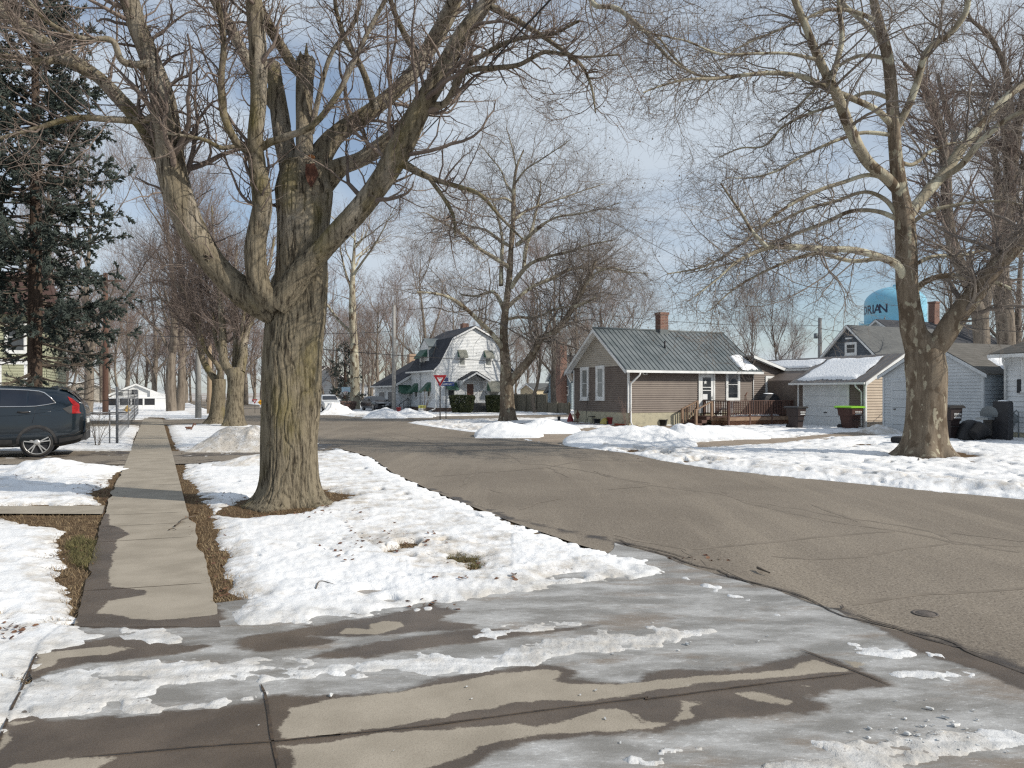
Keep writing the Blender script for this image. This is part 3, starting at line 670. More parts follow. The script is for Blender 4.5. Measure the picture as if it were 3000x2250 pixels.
def sprout(P, R, n, K, ln, rr, ang=(35, 70), start=0.2, up=0.15, wig=0.22, rng=None, power=1.0, minr=0.003, taper=0.25, spread=None):
    """children along parents P (N,Kp,3): n in all, chosen by length; returns (n,K,3),(n,K)."""
    rng = rng or RNG
    N, Kp = R.shape
    L = np.linalg.norm(np.diff(P, axis=1), axis=2).sum(1)
    pi = rng.choice(N, n, p=L ** power / (L ** power).sum())
    t = start + (1 - start) * rng.random(n) ** 0.8
    f = t * (Kp - 1); k0 = np.minimum(f.astype(int), Kp - 2); w = (f - k0)[:, None]
    p0 = P[pi, k0] * (1 - w) + P[pi, k0 + 1] * w
    tan = P[pi, k0 + 1] - P[pi, k0]; tan /= np.maximum(np.linalg.norm(tan, axis=1, keepdims=True), 1e-9)
    rp = R[pi, k0] * (1 - w[:, 0]) + R[pi, k0 + 1] * w[:, 0]
    rnd = rng.normal(size=(n, 3)); side = rnd - tan * (rnd * tan).sum(1, keepdims=True); side /= np.linalg.norm(side, axis=1, keepdims=True)
    a = np.radians(rng.uniform(ang[0], ang[1], n))[:, None]
    d = tan * np.cos(a) + side * np.sin(a)
    length = ln[0] + (ln[1] - ln[0]) * rng.random(n) ** 1.3
    length = length * np.clip(1.15 - 0.6 * t, 0.3, 1)
    r0 = np.clip(rr * rp * rng.uniform(0.6, 1.0, n), minr, None)
    r0 = np.minimum(r0, length * 0.03 + minr)
    step = length / (K - 1)
    pts = [p0]; upv = np.array([0, 0, 1.0])
    for q in range(K - 1):
        d = d + upv * up / (K - 1) * 2 + rng.normal(size=(n, 3)) * wig
        d /= np.linalg.norm(d, axis=1, keepdims=True)
        pts.append(pts[-1] + d * step[:, None])
    rad_ = r0[:, None] * np.linspace(1, taper, K)[None]
    return np.stack(pts, 1), rad_
def to_batch(limbs, n=24):
    A = [resample(p, r, n) for p, r in limbs]
    return np.stack([a[0] for a in A]), np.stack([a[1] for a in A])
def balls(g, pts, r, rng):
    """hanging seed balls"""
    oct_ = np.array([(1, 0, 0), (-1, 0, 0), (0, 1, 0), (0, -1, 0), (0, 0, 1), (0, 0, -1), (.58, .58, .58), (-.58, .58, .58), (.58, -.58, .58), (-.58, -.58, .58), (.58, .58, -.58), (-.58, .58, -.58), (.58, -.58, -.58), (-.58, -.58, -.58)])
    fq = np.array([(4, 6, 0, 8), (4, 7, 2, 6), (4, 9, 1, 7), (4, 8, 3, 9), (5, 12, 0, 10), (5, 10, 2, 11), (5, 11, 1, 13), (5, 13, 3, 12), (6, 2, 10, 0), (7, 1, 11, 2), (9, 3, 13, 1), (8, 0, 12, 3)])
    for p in pts:
        g.add(np.asarray(p) + oct_ * r - np.array([0, 0, 0.09]), fq)
        g.add(*tubes(np.array([[p, np.asarray(p) - np.array([0, 0, .09])]], float), np.array([[.0025, .0025]]), 3))

def limb_px(pts, Y0, base=None):
    """surveyed limb: (column, row, width, metres behind the stem)."""
    P, R = [], []
    for q in pts:
        Y = Y0 + (q[3] if len(q) > 3 else 0)
        P.append(p3(q[0], q[1], Y)); R.append(q[2] * Y / FOC / 2)
    d = np.gradient(np.array([(q[0], q[1]) for q in pts], float), axis=0); c_ = np.abs(d[:, 1]) / np.maximum(np.hypot(d[:, 0], d[:, 1]), 1e-6)
    R = [r * (max(.74, c) if q[2] > 34 else 1) for r, c, q in zip(R, c_, pts)]
    return np.array(P), np.array(R)
def with_depth(pts, d0, d1):
    n = len(pts); return [(*p[:3], d0 + (d1 - d0) * k / (n - 1)) for k, p in enumerate(pts)]

# --- the big maple by the pavement -------------------------------------------------
MY = 11.95
maple = empty('maple_tree', (0, 0, 0), 0, 'huge old maple with a broken snag and furrowed brown trunk beside the sidewalk', 'tree', 'bare trees')
mt = [(852, 1486, 172), (852, 1400, 166), (850, 1300, 164), (853, 1150, 166), (857, 1030, 172), (868, 930, 172), (880, 850, 152), (885, 750, 144), (890, 650, 150), (893, 560, 168), (893, 480, 130)]
P, R = resample(*limb_px(mt, MY), 300)
gx, gy = P[0][0], P[0][1]
def maple_flare(Pt, dirs):
    z = Pt[..., 2]; ang = np.arctan2(dirs[..., 1], dirs[..., 0])
    k = np.exp(-np.maximum(z, 0) / 0.16)
    return 1 + k * (0.42 + 0.25 * np.cos(ang * 3 + 0.6) + 0.16 * np.cos(ang * 5 + 2)) + 0.035 * np.cos(ang * 4 + 1.0 + z * 0.25)
g = Geo(); V, Q = tubes(P[None], R[None], 260, 0.020, 3, maple_flare); g.add(V, Q)
mlimbs = {
 'SL': with_depth([(866, 560, 92), (848, 480, 66), (832, 410, 58), (818, 320, 50), (806, 240, 42), (801, 186, 36)], 0.15, 0.35),
 'SM': with_depth([(890, 540, 100), (893, 430, 54), (892, 330, 48), (895, 230, 48), (897, 176, 54)], 0.0, 0.2),
 'M2': with_depth([(895, 225, 40), (866, 200, 40), (820, 130, 36), (774, 54, 32), (735, -40, 30)], 0.2, -0.6),
 'M3': with_depth([(815, 330, 36), (770, 265, 36), (735, 200, 34), (690, 110, 32), (640, 20, 30), (600, -60, 28)], 0.3, 1.2),
 'A': with_depth([(900, 560, 110), (925, 485, 84), (980, 401, 72), (1088, 325, 66), (1197, 228, 60), (1267, 125, 54), (1321, 27, 50), (1345, -50, 46)], 0.0, 1.2),
 'B': with_depth([(940, 540, 100), (1000, 490, 76), (1060, 465, 68), (1110, 430, 60), (1165, 385, 52), (1215, 330, 46)], 0.1, -0.1),
 'C': with_depth([(818, 900, 110), (880, 805, 98), (955, 718, 90), (1060, 605, 84), (1130, 510, 80), (1175, 428, 84), (1225, 330, 78), (1290, 220, 70), (1350, 110, 64), (1430, 0, 56), (1475, -70, 50)], -0.30, -1.0),
 'A2': with_depth([(1260, 130, 44), (1300, 60, 42), (1340, -20, 40)], 0.4, -.2),
 'D': with_depth([(812, 905, 76), (775, 860, 64), (748, 735, 62), (768, 600, 56), (752, 470, 48), (748, 430, 46), (757, 300, 50), (755, 150, 48), (742, 0, 47), (735, -80, 46)], -0.35, -1.1),
 'D1': with_depth([(757, 455, 28), (700, 423, 23), (660, 350, 21), (648, 250, 19), (655, 120, 18), (640, 20, 17), (625, -50, 16)], -0.65, -1.6),
 'D2': with_depth([(752, 440, 26), (790, 418, 22), (840, 400, 20), (905, 375, 18), (980, 290, 16), (1035, 185, 15), (1080, 90, 13), (1140, -20, 12)], -0.7, -1.2),
 'D3': with_depth([(700, 425, 14), (650, 433, 13), (600, 410, 11), (540, 398, 8), (490, 390, 7)], -.8, -1.2),
 'E': with_depth([(815, 915, 128), (720, 862, 112), (640, 790, 102), (590, 720, 97), (540, 620, 92), (505, 510, 86), (490, 390, 80), (475, 280, 74), (440, 170, 66), (400, 70, 60), (370, -40, 55)], -0.2, -1.0),
 'F': with_depth([(500, 500, 62), (460, 440, 60), (420, 370, 56), (350, 290, 55), (280, 220, 56), (200, 170, 50), (80, 90, 48), (0, 25, 45), (-80, -40, 40)], -.5, 0.6),
 'F2': with_depth([(500, 305, 30), (430, 350, 20), (330, 350, 19), (220, 345, 17), (110, 375, 13), (0, 405, 10)], -.6, -1.5),
 'E2': with_depth([(440, 185, 30), (400, 190, 22), (360, 180, 20), (330, 120, 18), (250, 115, 15), (150, 70, 12), (60, -20, 10)], -.9, -1.6),
 'F3': with_depth([(250, 210, 28), (190, 178, 24), (100, 180, 20), (0, 160, 16), (-60, 150, 14)], -.2, -1.0),
 'G': with_depth([(1178, 478, 26), (1258, 520, 17), (1344, 547, 14), (1398, 565, 12), (1470, 640, 9), (1530, 700, 6)], -.6, -1.4),
 'G2': with_depth([(1258, 522, 13), (1300, 580, 12), (1330, 640, 10), (1333, 690, 6)], -.8, -1.0),
 'H': with_depth([(1262, 310, 28), (1300, 305, 20), (1362, 212, 17), (1452, 199, 15), (1520, 190, 13), (1592, 154, 11), (1700, 167, 8), (1813, 160, 5)], -.7, -2.0),
 'H2': with_depth([(1330, 250, 20), (1352, 212, 16), (1452, 140, 14), (1520, 113, 12), (1605, 104, 10), (1700, 60, 8)], -.8, -1.8),
 'H3': with_depth([(1440, 20, 22), (1542, 77, 16), (1633, 136, 13), (1705, 194, 10), (1732, 253, 7), (1745, 330, 4)], -1., -1.9),
 'L1': with_depth([(1100, 320, 24), (1060, 200, 18), (1010, 110, 15), (985, 30, 12), (980, -40, 11)], .2, -.8),
 'L2': with_depth([(1230, 170, 26), (1180, 90, 18), (1150, 20, 15), (1135, -40, 14)], .5, -.3),
 'L3': with_depth([(910, 390, 20), (930, 300, 15), (975, 150, 13), (1040, 60, 11), (1060, -30, 9)], .1, -.6),
 'X1': with_depth([(1270, 700, 14), (1230, 640, 11), (1180, 560, 9), (1120, 470, 9)], 6, .5),
 'O1': with_depth([(805, 880, 60), (830, 800, 48), (850, 720, 42), (870, 650, 40)], .5, .4),
}
mlimbs.pop('X1')
LP, LR = [], []
for kx, pts in mlimbs.items():
    p, r = limb_px(pts, MY)
    if r.max() > 0.10:
        n = int(np.linalg.norm(np.diff(p, axis=0), axis=1).sum() / 0.035)
        pp, r2 = resample(p, r, n)
        if kx in 'ABCDEF': r2 = r2 * 0.97
        g.add(*tubes(pp[None], r2[None], 110, 0.013, 7 + len(kx)))
        if kx in ('SL', 'SM'):                            # jagged broken top
            e = pp[-1]; n0 = 7
            for q in range(n0):
                a = 2 * math.pi * q / n0; b = e + np.array([math.cos(a), math.sin(a), 0]) * r2[-1] * 0.6
                hgt_ = (0.06, 0.05, 0.25, 0.06, 0.10, 0.04, 0.05)[q] * (1.25 if kx == 'SM' else 0.5)
                g.add(*tubes(np.array([[b - [0, 0, .1], b, b + [0.0, 0, hgt_]]]), np.array([[r2[-1] * .42, r2[-1] * .38, r2[-1] * .04]]), 8))
    else:
        pp, r2 = resample(p, r, 40); g.add(*tubes(pp[None], r2[None], 16, 0.006, 5))
    LP.append(resample(p, r, 24)[0]); LR.append(resample(p, r, 24)[1])
g.obj('trunk', M_MAPLE, maple)
LP, LR = np.stack(LP), np.stack(LR)
rg = np.random.default_rng(5)
g = Geo()
skip = [i for i, kx in enumerate(mlimbs) if kx in ('SL', 'SM', 'O1')]
use = np.array([i for i in range(len(LP)) if i not in skip])
p1, r1 = sprout(LP[use], LR[use], 260, 12, (0.7, 2.4), 0.30, (35, 75), 0.30, 0.25, 0.17, rg, 1.0, 0.007)
p2, r2 = sprout(np.concatenate([p1, LP[use][:, ::2][:, :12]]), np.concatenate([r1, np.minimum(LR[use][:, ::2][:, :12], .03)]), 2400, 8, (0.35, 1.3), 0.6, (30, 70), 0.2, 0.15, 0.22, rg, 1.0, 0.0042)
p3_, r3 = sprout(p2, r2, 9500, 6, (0.15, 0.5), 0.7, (30, 65), 0.15, 0.1, 0.24, rg, 1.0, 0.0026)
for p, r, S in ((p1, r1, 7), (p2, r2, 5), (p3_, r3, 3)): g.add(*tubes(p, r, S))
g.obj('crown', M_MTWIG, maple)
# bracket fungus and the torn hollow under it
M_FUNGUS = mat('bracket_fungus', (0.22, 0.085, 0.025), 0.8, (0.34, 0.16, 0.06), 40)
M_HOLLOW = mat('torn_heartwood', (0.055, 0.020, 0.012), 0.9, (0.12, 0.05, 0.03), 20, bump=(30, .8, .03))
b = MB(); x, y, z = p3(912, 462, MY - 0.44)
b.lathe([(.002, .035), (.04, .034), (.062, .012), (.058, 0.0), (.03, -.015), (.002, -.02)], 18, (x, y, z)); b.build('bracket_fungus', M_FUNGUS, maple)
x, y, z = p3(912, 515, MY - 0.40); b = MB()
b.prism([(-.07, .16), (.06, .18), (.11, .05), (.05, -.08), (.0, -.18), (-.05, -.10), (-.08, .02)], lambda a, c: (x + a, y - .05, z + c), lambda a, c: (x + a * .7, y + .12, z + c * .8))
b.build('hollow', M_HOLLOW, maple)

# --- sycamore in the right-hand yard -----------------------------------------------
def sycamore(name, Y0, trunk, limbs, label, group, seed, n1, n2, n3, scale=1.0, balls_n=60, trunk_mat=M_SYC, flare_k=0.5, sides=90):
    rg = np.random.default_rng(seed)
    t = empty(name, (0, 0, 0), 0, label, 'tree', group)
    g = Geo(); gl = Geo()
    P, R = resample(*limb_px(trunk, Y0), 150)
    def fl(Pt, dirs):
        z = Pt[..., 2]; a = np.arctan2(dirs[..., 1], dirs[..., 0])
        return 1 + np.exp(-np.maximum(z, 0) / (0.22 * scale)) * (flare_k * 0.8 + .18 * np.cos(a * 4 + seed) + .1 * np.cos(a * 7)) + .03 * np.cos(a * 3 + Pt[..., 2])
    g.add(*tubes(P[None], R[None], sides, 0.008 * scale, seed, fl))
    LP, LR = [], []
    tw = resample(*limb_px(trunk, Y0), 24)
    for pts in limbs:
        p, r = limb_px(pts, Y0)
        pp, r2 = resample(p, r, 70)
        (g if r.max() > 0.13 * scale else gl).add(*tubes(pp[None], r2[None], 28 if r.max() > .1 else 12, 0.006 * scale, seed + 2))
        a, b_ = resample(p, r, 24); LP.append(a); LR.append(b_)
    LP.append(tw[0]); LR.append(tw[1] * 0.5)
    g.obj('trunk', trunk_mat, t)
    if gl.n: gl.obj('limbs', M_SYCL, t)
    LP, LR = np.stack(LP), np.stack(LR)
    g = Geo()
    s_ = scale
    p1, r1 = sprout(LP[:-1], LR[:-1], n1, 12, (0.8 * s_, 3.2 * s_), 0.36, (30, 70), 0.2, 0.02, 0.20, rg, 1.0, 0.008)
    m12 = np.concatenate([p1, LP[:-1][:, ::2]]); mr = np.concatenate([r1, np.minimum(LR[:-1][:, ::2], .03)])
    p2, r2 = sprout(m12, mr, n2, 9, (0.5 * s_, 1.6 * s_), 0.6, (30, 70), 0.15, -0.02, 0.26, rg, 1.0, 0.005)
    p3_, r3 = sprout(p2, r2, n3, 6, (0.2 * s_, 0.65 * s_), 0.7, (30, 65), 0.15, 0.0, 0.28, rg, 1.0, 0.0034)
    for p, r, S in ((p1, r1, 7), (p2, r2, 4), (p3_, r3, 3)): g.add(*tubes(p, r, S))
    if balls_n: balls(g, p3_[rg.choice(len(p3_), balls_n), -1], 0.022 * max(1, s_ * .8), rg)
    g.obj('crown', M_STWIG, t)
    return t
def z8(*pts): return [(1900 + p[0] * .5424, p[1] * .5424, p[2] * .5424) for p in pts]
SYC_Y = 20.9
sy_trunk = [(2710, 1338, 122), (2710, 1300, 112), (2711, 1220, 106), (2713, 1150, 106), (2712, 1080, 112), (2705, 1030, 108), (2680, 980, 74), (2667, 908, 64)] + z8((1400, 1560, 112), (1392, 1300, 104), (1375, 1150, 98), (1358, 1050, 84), (1335, 850, 66), (1322, 650, 62), (1310, 450, 58), (1295, 320, 56), (1245, 120, 46), (1215, 0, 42), (1190, -120, 36))
sy_limbs = [
 with_depth([(2715, 1045, 90), (2755, 1000, 78), (2800, 930, 76), (2860, 855, 70), (2920, 780, 62), (3000, 700, 58), (3100, 600, 50)], 0, -1.5),
 with_depth(z8((1345, 1030, 70), (1300, 975, 62), (1180, 870, 58), (1090, 700, 55), (1020, 520, 52), (920, 320, 46), (840, 120, 40), (790, 0, 34), (750, -120, 30)), 0, -2.0),
 with_depth(z8((985, 440, 36), (1020, 330, 32), (1045, 200, 28), (1030, 50, 24), (1020, -80, 20)), -1.3, -1.0),
 with_depth(z8((1400, 1180, 66), (1440, 1120, 60), (1520, 1020, 58), (1600, 930, 56), (1700, 790, 50), (1800, 670, 46), (1920, 540, 42), (2060, 420, 40)), 0, 1.5),
 with_depth(z8((1590, 960, 34), (1680, 900, 34), (1780, 780, 32), (1900, 670, 28), (2060, 580, 24)), .6, -.8),
 with_depth(z8((1340, 690, 44), (1400, 580, 40), (1450, 450, 38), (1510, 270, 36), (1640, 170, 32), (1715, 60, 30), (1730, -60, 26)), 0, -1.0),
 with_depth(z8((1310, 670, 38), (1240, 600, 34), (1130, 545, 32), (1000, 490, 30), (850, 420, 28), (700, 395, 25), (520, 405, 22), (350, 425, 18), (200, 430, 15), (80, 460, 11), (-30, 500, 7)), 0, -2.5),
 with_depth(z8((520, 405, 15), (380, 420, 14), (230, 390, 13), (120, 290, 12), (50, 200, 10), (0, 175, 9), (-120, 120, 7)), -1.5, -2.4),
 with_depth(z8((1395, 1540, 46), (1350, 1440, 42), (1240, 1385, 40), (1100, 1350, 36), (950, 1345, 34), (800, 1335, 32), (640, 1340, 28), (540, 1380, 22), (470, 1420, 16), (380, 1500, 11), (250, 1600, 7)), 0, -2.2),
 with_depth(z8((640, 1335, 22), (560, 1250, 18), (500, 1150, 15), (430, 1050, 12), (390, 990, 9)), -1.8, -1.4),
 with_depth(z8((1395, 1440, 30), (1300, 1400, 26), (1100, 1410, 22), (900, 1370, 20), (760, 1410, 17), (600, 1480, 13), (450, 1570, 9), (330, 1680, 6)), 0, -1.0),
 with_depth(z8((1360, 1190, 30), (1250, 1145, 24), (1100, 1140, 22), (950, 1205, 20), (800, 1260, 18), (650, 1320, 14), (500, 1400, 10), (200, 1480, 6)), 0, 1.2),
 with_depth(z8((1330, 980, 30), (1200, 945, 24), (1050, 985, 22), (880, 1045, 20), (700, 1150, 17), (500, 1320, 13), (300, 1440, 10), (100, 1480, 7)), 0, -1.2),
 with_depth(z8((1350, 1170, 28), (1280, 1080, 24), (1200, 1040, 20), (1000, 1090, 17), (850, 1130, 14), (700, 1200, 12), (500, 1240, 8)), 0, .8),
 with_depth(z8((1330, 730, 24), (1150, 718, 20), (1040, 750, 18), (940, 790, 16), (820, 850, 14), (700, 920, 12), (550, 960, 8), (420, 960, 5)), 0, -.8),
 with_depth(z8((1330, 540, 24), (1180, 500, 20), (1040, 560, 17), (850, 620, 15), (720, 690, 13), (620, 790, 11), (500, 800, 9), (380, 850, 6)), 0, 1.),
 with_depth(z8((1300, 320, 24), (1150, 300, 20), (1020, 360, 17), (880, 500, 14), (780, 600, 11), (700, 660, 8)), 0, .9),
 with_depth(z8((1250, 120, 26), (1100, 60, 20), (960, 55, 18), (830, 110, 15), (660, 180, 12), (500, 250, 9), (380, 330, 6)), 0, -1.0),
 with_depth(z8((1300, 330, 34), (1250, 220, 30), (1150, 110, 28), (1060, 30, 26), (1010, -40, 24)), 0, 1.5),
 with_depth(z8((1420, 1590, 34), (1490, 1525, 32), (1600, 1490, 30), (1720, 1500, 28), (1850, 1520, 24), (1960, 1560, 16)), 0, -.8),
 with_depth(z8((1420, 1440, 24), (1520, 1390, 20), (1680, 1380, 17), (1850, 1350, 13), (1980, 1370, 9)), 0, 1.0),
 with_depth(z8((1430, 1200, 24), (1500, 1150, 20), (1640, 1110, 18), (1800, 1090, 16), (1950, 1090, 12), (2060, 1120, 9)), 0, -.9),
 with_depth(z8((1340, 870, 26), (1420, 890, 22), (1520, 820, 20), (1620, 780, 17), (1750, 760, 13), (1900, 700, 8)), 0, 1.2),
 with_depth(z8((900, 320, 20), (760, 290, 16), (560, 290, 14), (380, 290, 12), (200, 220, 10), (60, 190, 8), (-60, 160, 7)), -1.6, -2.5),
 with_depth(z8((1205, -60, 40), (1000, -260, 38), (600, -420, 36), (100, -420, 34), (-250, -330, 32), (-360, -180, 30), (-330, -40, 28), (-285, 32, 26), (-180, 40, 25), (-100, 100, 22), (-20, 170, 20), (60, 260, 17), (140, 340, 13), (250, 400, 9)), 0, -2.5),
]
sycamore('sycamore_tree', SYC_Y, sy_trunk, sy_limbs, 'forked sycamore with mottled tan bark in the snowy yard before the white garage', 'bare trees', 21, 420, 4600, 17000, 1.25, 260, M_SYC, 0.55, 110)

# --- sycamore across the road -------------------------------------------------------
def c7(*pts): return [(1350 + p[0] * .3918, 350 + p[1] * .3918, p[2] * .3918) for p in pts]
MS_Y = 44.5
ms_trunk = [(1487, 1242, 48), (1486, 1200, 41), (1484, 1150, 40), (1483, 1090, 34)] + c7((325, 1700, 68), (322, 1560, 58), (335, 1420, 52), (350, 1300, 48), (365, 1150, 44), (375, 1000, 40), (385, 850, 36), (392, 700, 32), (395, 550, 28), (405, 420, 22), (430, 320, 16), (470, 230, 12))
ms_limbs = [
 with_depth([(1484, 1130, 30), (1520, 1090, 26), (1560, 1040, 25)] + c7((600, 1640, 50), (700, 1590, 50), (770, 1510, 46), (830, 1420, 42), (890, 1320, 38), (930, 1230, 32), (970, 1150, 28), (1010, 1050, 22)), 0, -2),
 with_depth(c7((325, 1720, 44), (230, 1600, 38), (130, 1500, 34), (20, 1400, 30), (-90, 1330, 24), (-200, 1300, 18), (-330, 1290, 10)), 0, -3),
 with_depth(c7((330, 1460, 34), (290, 1350, 32), (240, 1290, 26), (120, 1320, 18), (0, 1310, 12)), 0, 2),
 with_depth(c7((350, 1400, 34), (420, 1340, 30), (520, 1260, 28), (680, 1190, 26), (820, 1120, 24), (960, 1110, 20), (1100, 1120, 14), (1250, 1150, 8)), 0, 2.5),
 with_depth(c7((375, 1260, 34), (440, 1160, 32), (520, 1080, 28), (640, 1030, 24), (800, 990, 20), (950, 940, 14), (1150, 900, 8)), 0, -2.5),
 with_depth(c7((365, 1110, 34), (260, 1040, 30), (130, 960, 26), (0, 850, 22), (-120, 780, 16), (-260, 700, 10)), 0, -2),
 with_depth(c7((300, 1240, 34), (305, 1040, 30), (310, 900, 24), (285, 760, 18), (250, 640, 14), (200, 540, 9)), 0, 2.0),
 with_depth(c7((370, 950, 26), (290, 900, 22), (190, 830, 20), (80, 800, 16), (-60, 760, 10)), 0, 2.5),
 with_depth(c7((410, 940, 28), (500, 880, 26), (620, 780, 22), (720, 730, 18), (850, 710, 14), (1000, 680, 10), (1200, 620, 6)), 0, -2.2),
 with_depth(c7((470, 1110, 30), (490, 950, 28), (530, 830, 24), (560, 700, 18), (590, 560, 14), (600, 460, 9)), 0, 1.5),
 with_depth(c7((400, 750, 22), (480, 690, 18), (600, 640, 15), (780, 580, 11), (950, 520, 8), (1080, 480, 5)), 0, 2),
 with_depth(c7((390, 620, 20), (330, 590, 17), (230, 600, 14), (120, 560, 11), (0, 530, 7)), 0, -1.6),
 with_depth(c7((395, 560, 18), (340, 480, 15), (300, 380, 12), (220, 280, 9), (140, 180, 6)), 0, 1.5),
 with_depth(c7((405, 480, 16), (480, 380, 14), (600, 300, 11), (720, 220, 8), (820, 150, 5)), 0, -1.5),
 with_depth(c7((415, 380, 14), (400, 280, 12), (370, 160, 9), (340, 60, 6)), 0, .5),
 with_depth(c7((850, 1400, 26), (930, 1370, 22), (1010, 1330, 16)), -2, -2.3),
 with_depth(c7((930, 1240, 20), (1010, 1150, 18), (1130, 1110, 15), (1250, 1140, 11), (1400, 1150, 6)), -2, -3),
 with_depth(c7((330, 1500, 22), (420, 1480, 20), (560, 1480, 17), (700, 1420, 13), (860, 1390, 9)), 0, -1.8),
]
sycamore('sycamore_tree', MS_Y, ms_trunk, ms_limbs, 'tall pale sycamore across the road in front of the white gambrel house', 'bare trees', 31, 460, 5200, 19000, 2.2, 300, M_SYC, 0.22, 60)

# --- twin pollarded maples on the left kerb -----------------------------------------
def tree_px(name, Y0, trunk, limbs, label, seed, n1, n2, n3, scale, tm, cm_, sides=56, group='bare trees', flare_k=.3, up=.3, bark=.012):
    rg = np.random.default_rng(seed); t = empty(name, (0, 0, 0), 0, label, 'tree', group)
    g = Geo(); P, R = resample(*limb_px(trunk, Y0), 110)
    def fl(Pt, dirs):
        a = np.arctan2(dirs[..., 1], dirs[..., 0])
        return 1 + np.exp(-np.maximum(Pt[..., 2], 0) / .35) * (flare_k + .12 * np.cos(a * 4 + seed))
    g.add(*tubes(P[None], R[None], sides, bark, seed, fl))
    LP, LR = [], []
    for pts in limbs:
        p, r = limb_px(pts, Y0); pp, r2 = resample(p, r, 60); g.add(*tubes(pp[None], r2[None], 20, bark * .7, seed + 2))
        a, b_ = resample(p, r, 24); LP.append(a); LR.append(b_)
    g.obj('trunk', tm, t); LP, LR = np.stack(LP), np.stack(LR); g = Geo(); s_ = scale
    p1, r1 = sprout(LP, LR, n1, 11, (1.0 * s_, 3.2 * s_), 0.36, (25, 60), 0.15, up, 0.15, rg, 1.0, .010)
    p2, r2 = sprout(np.concatenate([p1, LP[:, ::2][:, :11]]), np.concatenate([r1, np.minimum(LR[:, ::2][:, :11], .04)]), n2, 8, (.6 * s_, 1.7 * s_), .6, (25, 60), .15, up, .18, rg, 1.0, .006)
    p3_, r3 = sprout(p2, r2, n3, 5, (.25 * s_, .7 * s_), .7, (25, 60), .15, .1, .2, rg, 1.0, .0042)
    for p, r, S in ((p1, r1, 6), (p2, r2, 4), (p3_, r3, 3)): g.add(*tubes(p, r, S))
    g.obj('crown', cm_, t); return t
def c5z(*pts): return [(300 + p[0] * .229, 900 + p[1] * .229, p[2] * .229) for p in pts]
tree_px('maple_tree', 38.5, c5z((1690, 1560, 270), (1690, 1450, 235), (1695, 1200, 205), (1705, 1000, 200), (1700, 850, 220), (1690, 780, 200)), [
  with_depth(c5z((1640, 840, 120), (1560, 700, 110), (1540, 520, 100), (1540, 300, 90), (1520, 60, 80), (1500, -200, 66), (1470, -500, 50), (1420, -900, 34), (1400, -1300, 20)), 0, 1),
  with_depth(c5z((1760, 820, 130), (1800, 640, 110), (1810, 450, 100), (1860, 250, 92), (1960, 50, 80), (2050, -200, 60), (2130, -500, 44), (2200, -900, 28)), 0, 1.5),
  with_depth(c5z((1690, 760, 70), (1700, 500, 60), (1700, 200, 56), (1690, -50, 50), (1700, -400, 40), (1720, -800, 28)), .5, 1.0),
  with_depth(c5z((1720, 760, 50), (1770, 400, 46), (1800, 150, 44), (1830, -100, 36), (1860, -400, 26)), .6, -.6),
  with_depth(c5z((1560, 650, 60), (1470, 500, 50), (1430, 250, 46), (1400, 0, 40), (1330, -300, 30), (1280, -600, 20)), .3, 2)],
  'hollow-scarred grey maple trunk behind the dirty snow pile, nearer of the two', 41, 150, 1700, 6500, 1.5, M_MAPLE, M_BTWIG)
tree_px('maple_tree', 41.2, c5z((1455, 1510, 250), (1465, 1400, 190), (1480, 1150, 165), (1490, 1000, 165), (1490, 920, 160)), [
  with_depth(c5z((1480, 960, 110), (1390, 850, 84), (1300, 700, 78), (1250, 500, 78), (1240, 300, 76), (1180, 150, 72), (1120, 20, 66), (1080, -200, 56), (1000, -500, 46), (960, -900, 34), (930, -1300, 22)), 0, 1.5),
  with_depth(c5z((1490, 950, 90), (1500, 800, 64), (1440, 700, 56), (1330, 560, 50), (1280, 420, 46), (1200, 200, 40), (1130, 0, 34), (1000, -300, 24)), 0, -1.5),
  with_depth(c5z((1240, 250, 50), (1250, 0, 46), (1260, -300, 38), (1230, -700, 28), (1240, -1100, 18)), 0, 1),
  with_depth(c5z((1100, 80, 40), (1000, -50, 34), (860, -60, 26), (700, -120, 18), (560, -60, 10)), 0, -1),
  with_depth(c5z((1080, -150, 36), (940, -300, 28), (800, -480, 22), (700, -700, 14)), 0, 1)],
  'grey maple with a left-leaning pollarded limb behind the scarred trunk, farther of the two', 43, 200, 2300, 8500, 1.6, M_MAPLE, M_BTWIG)
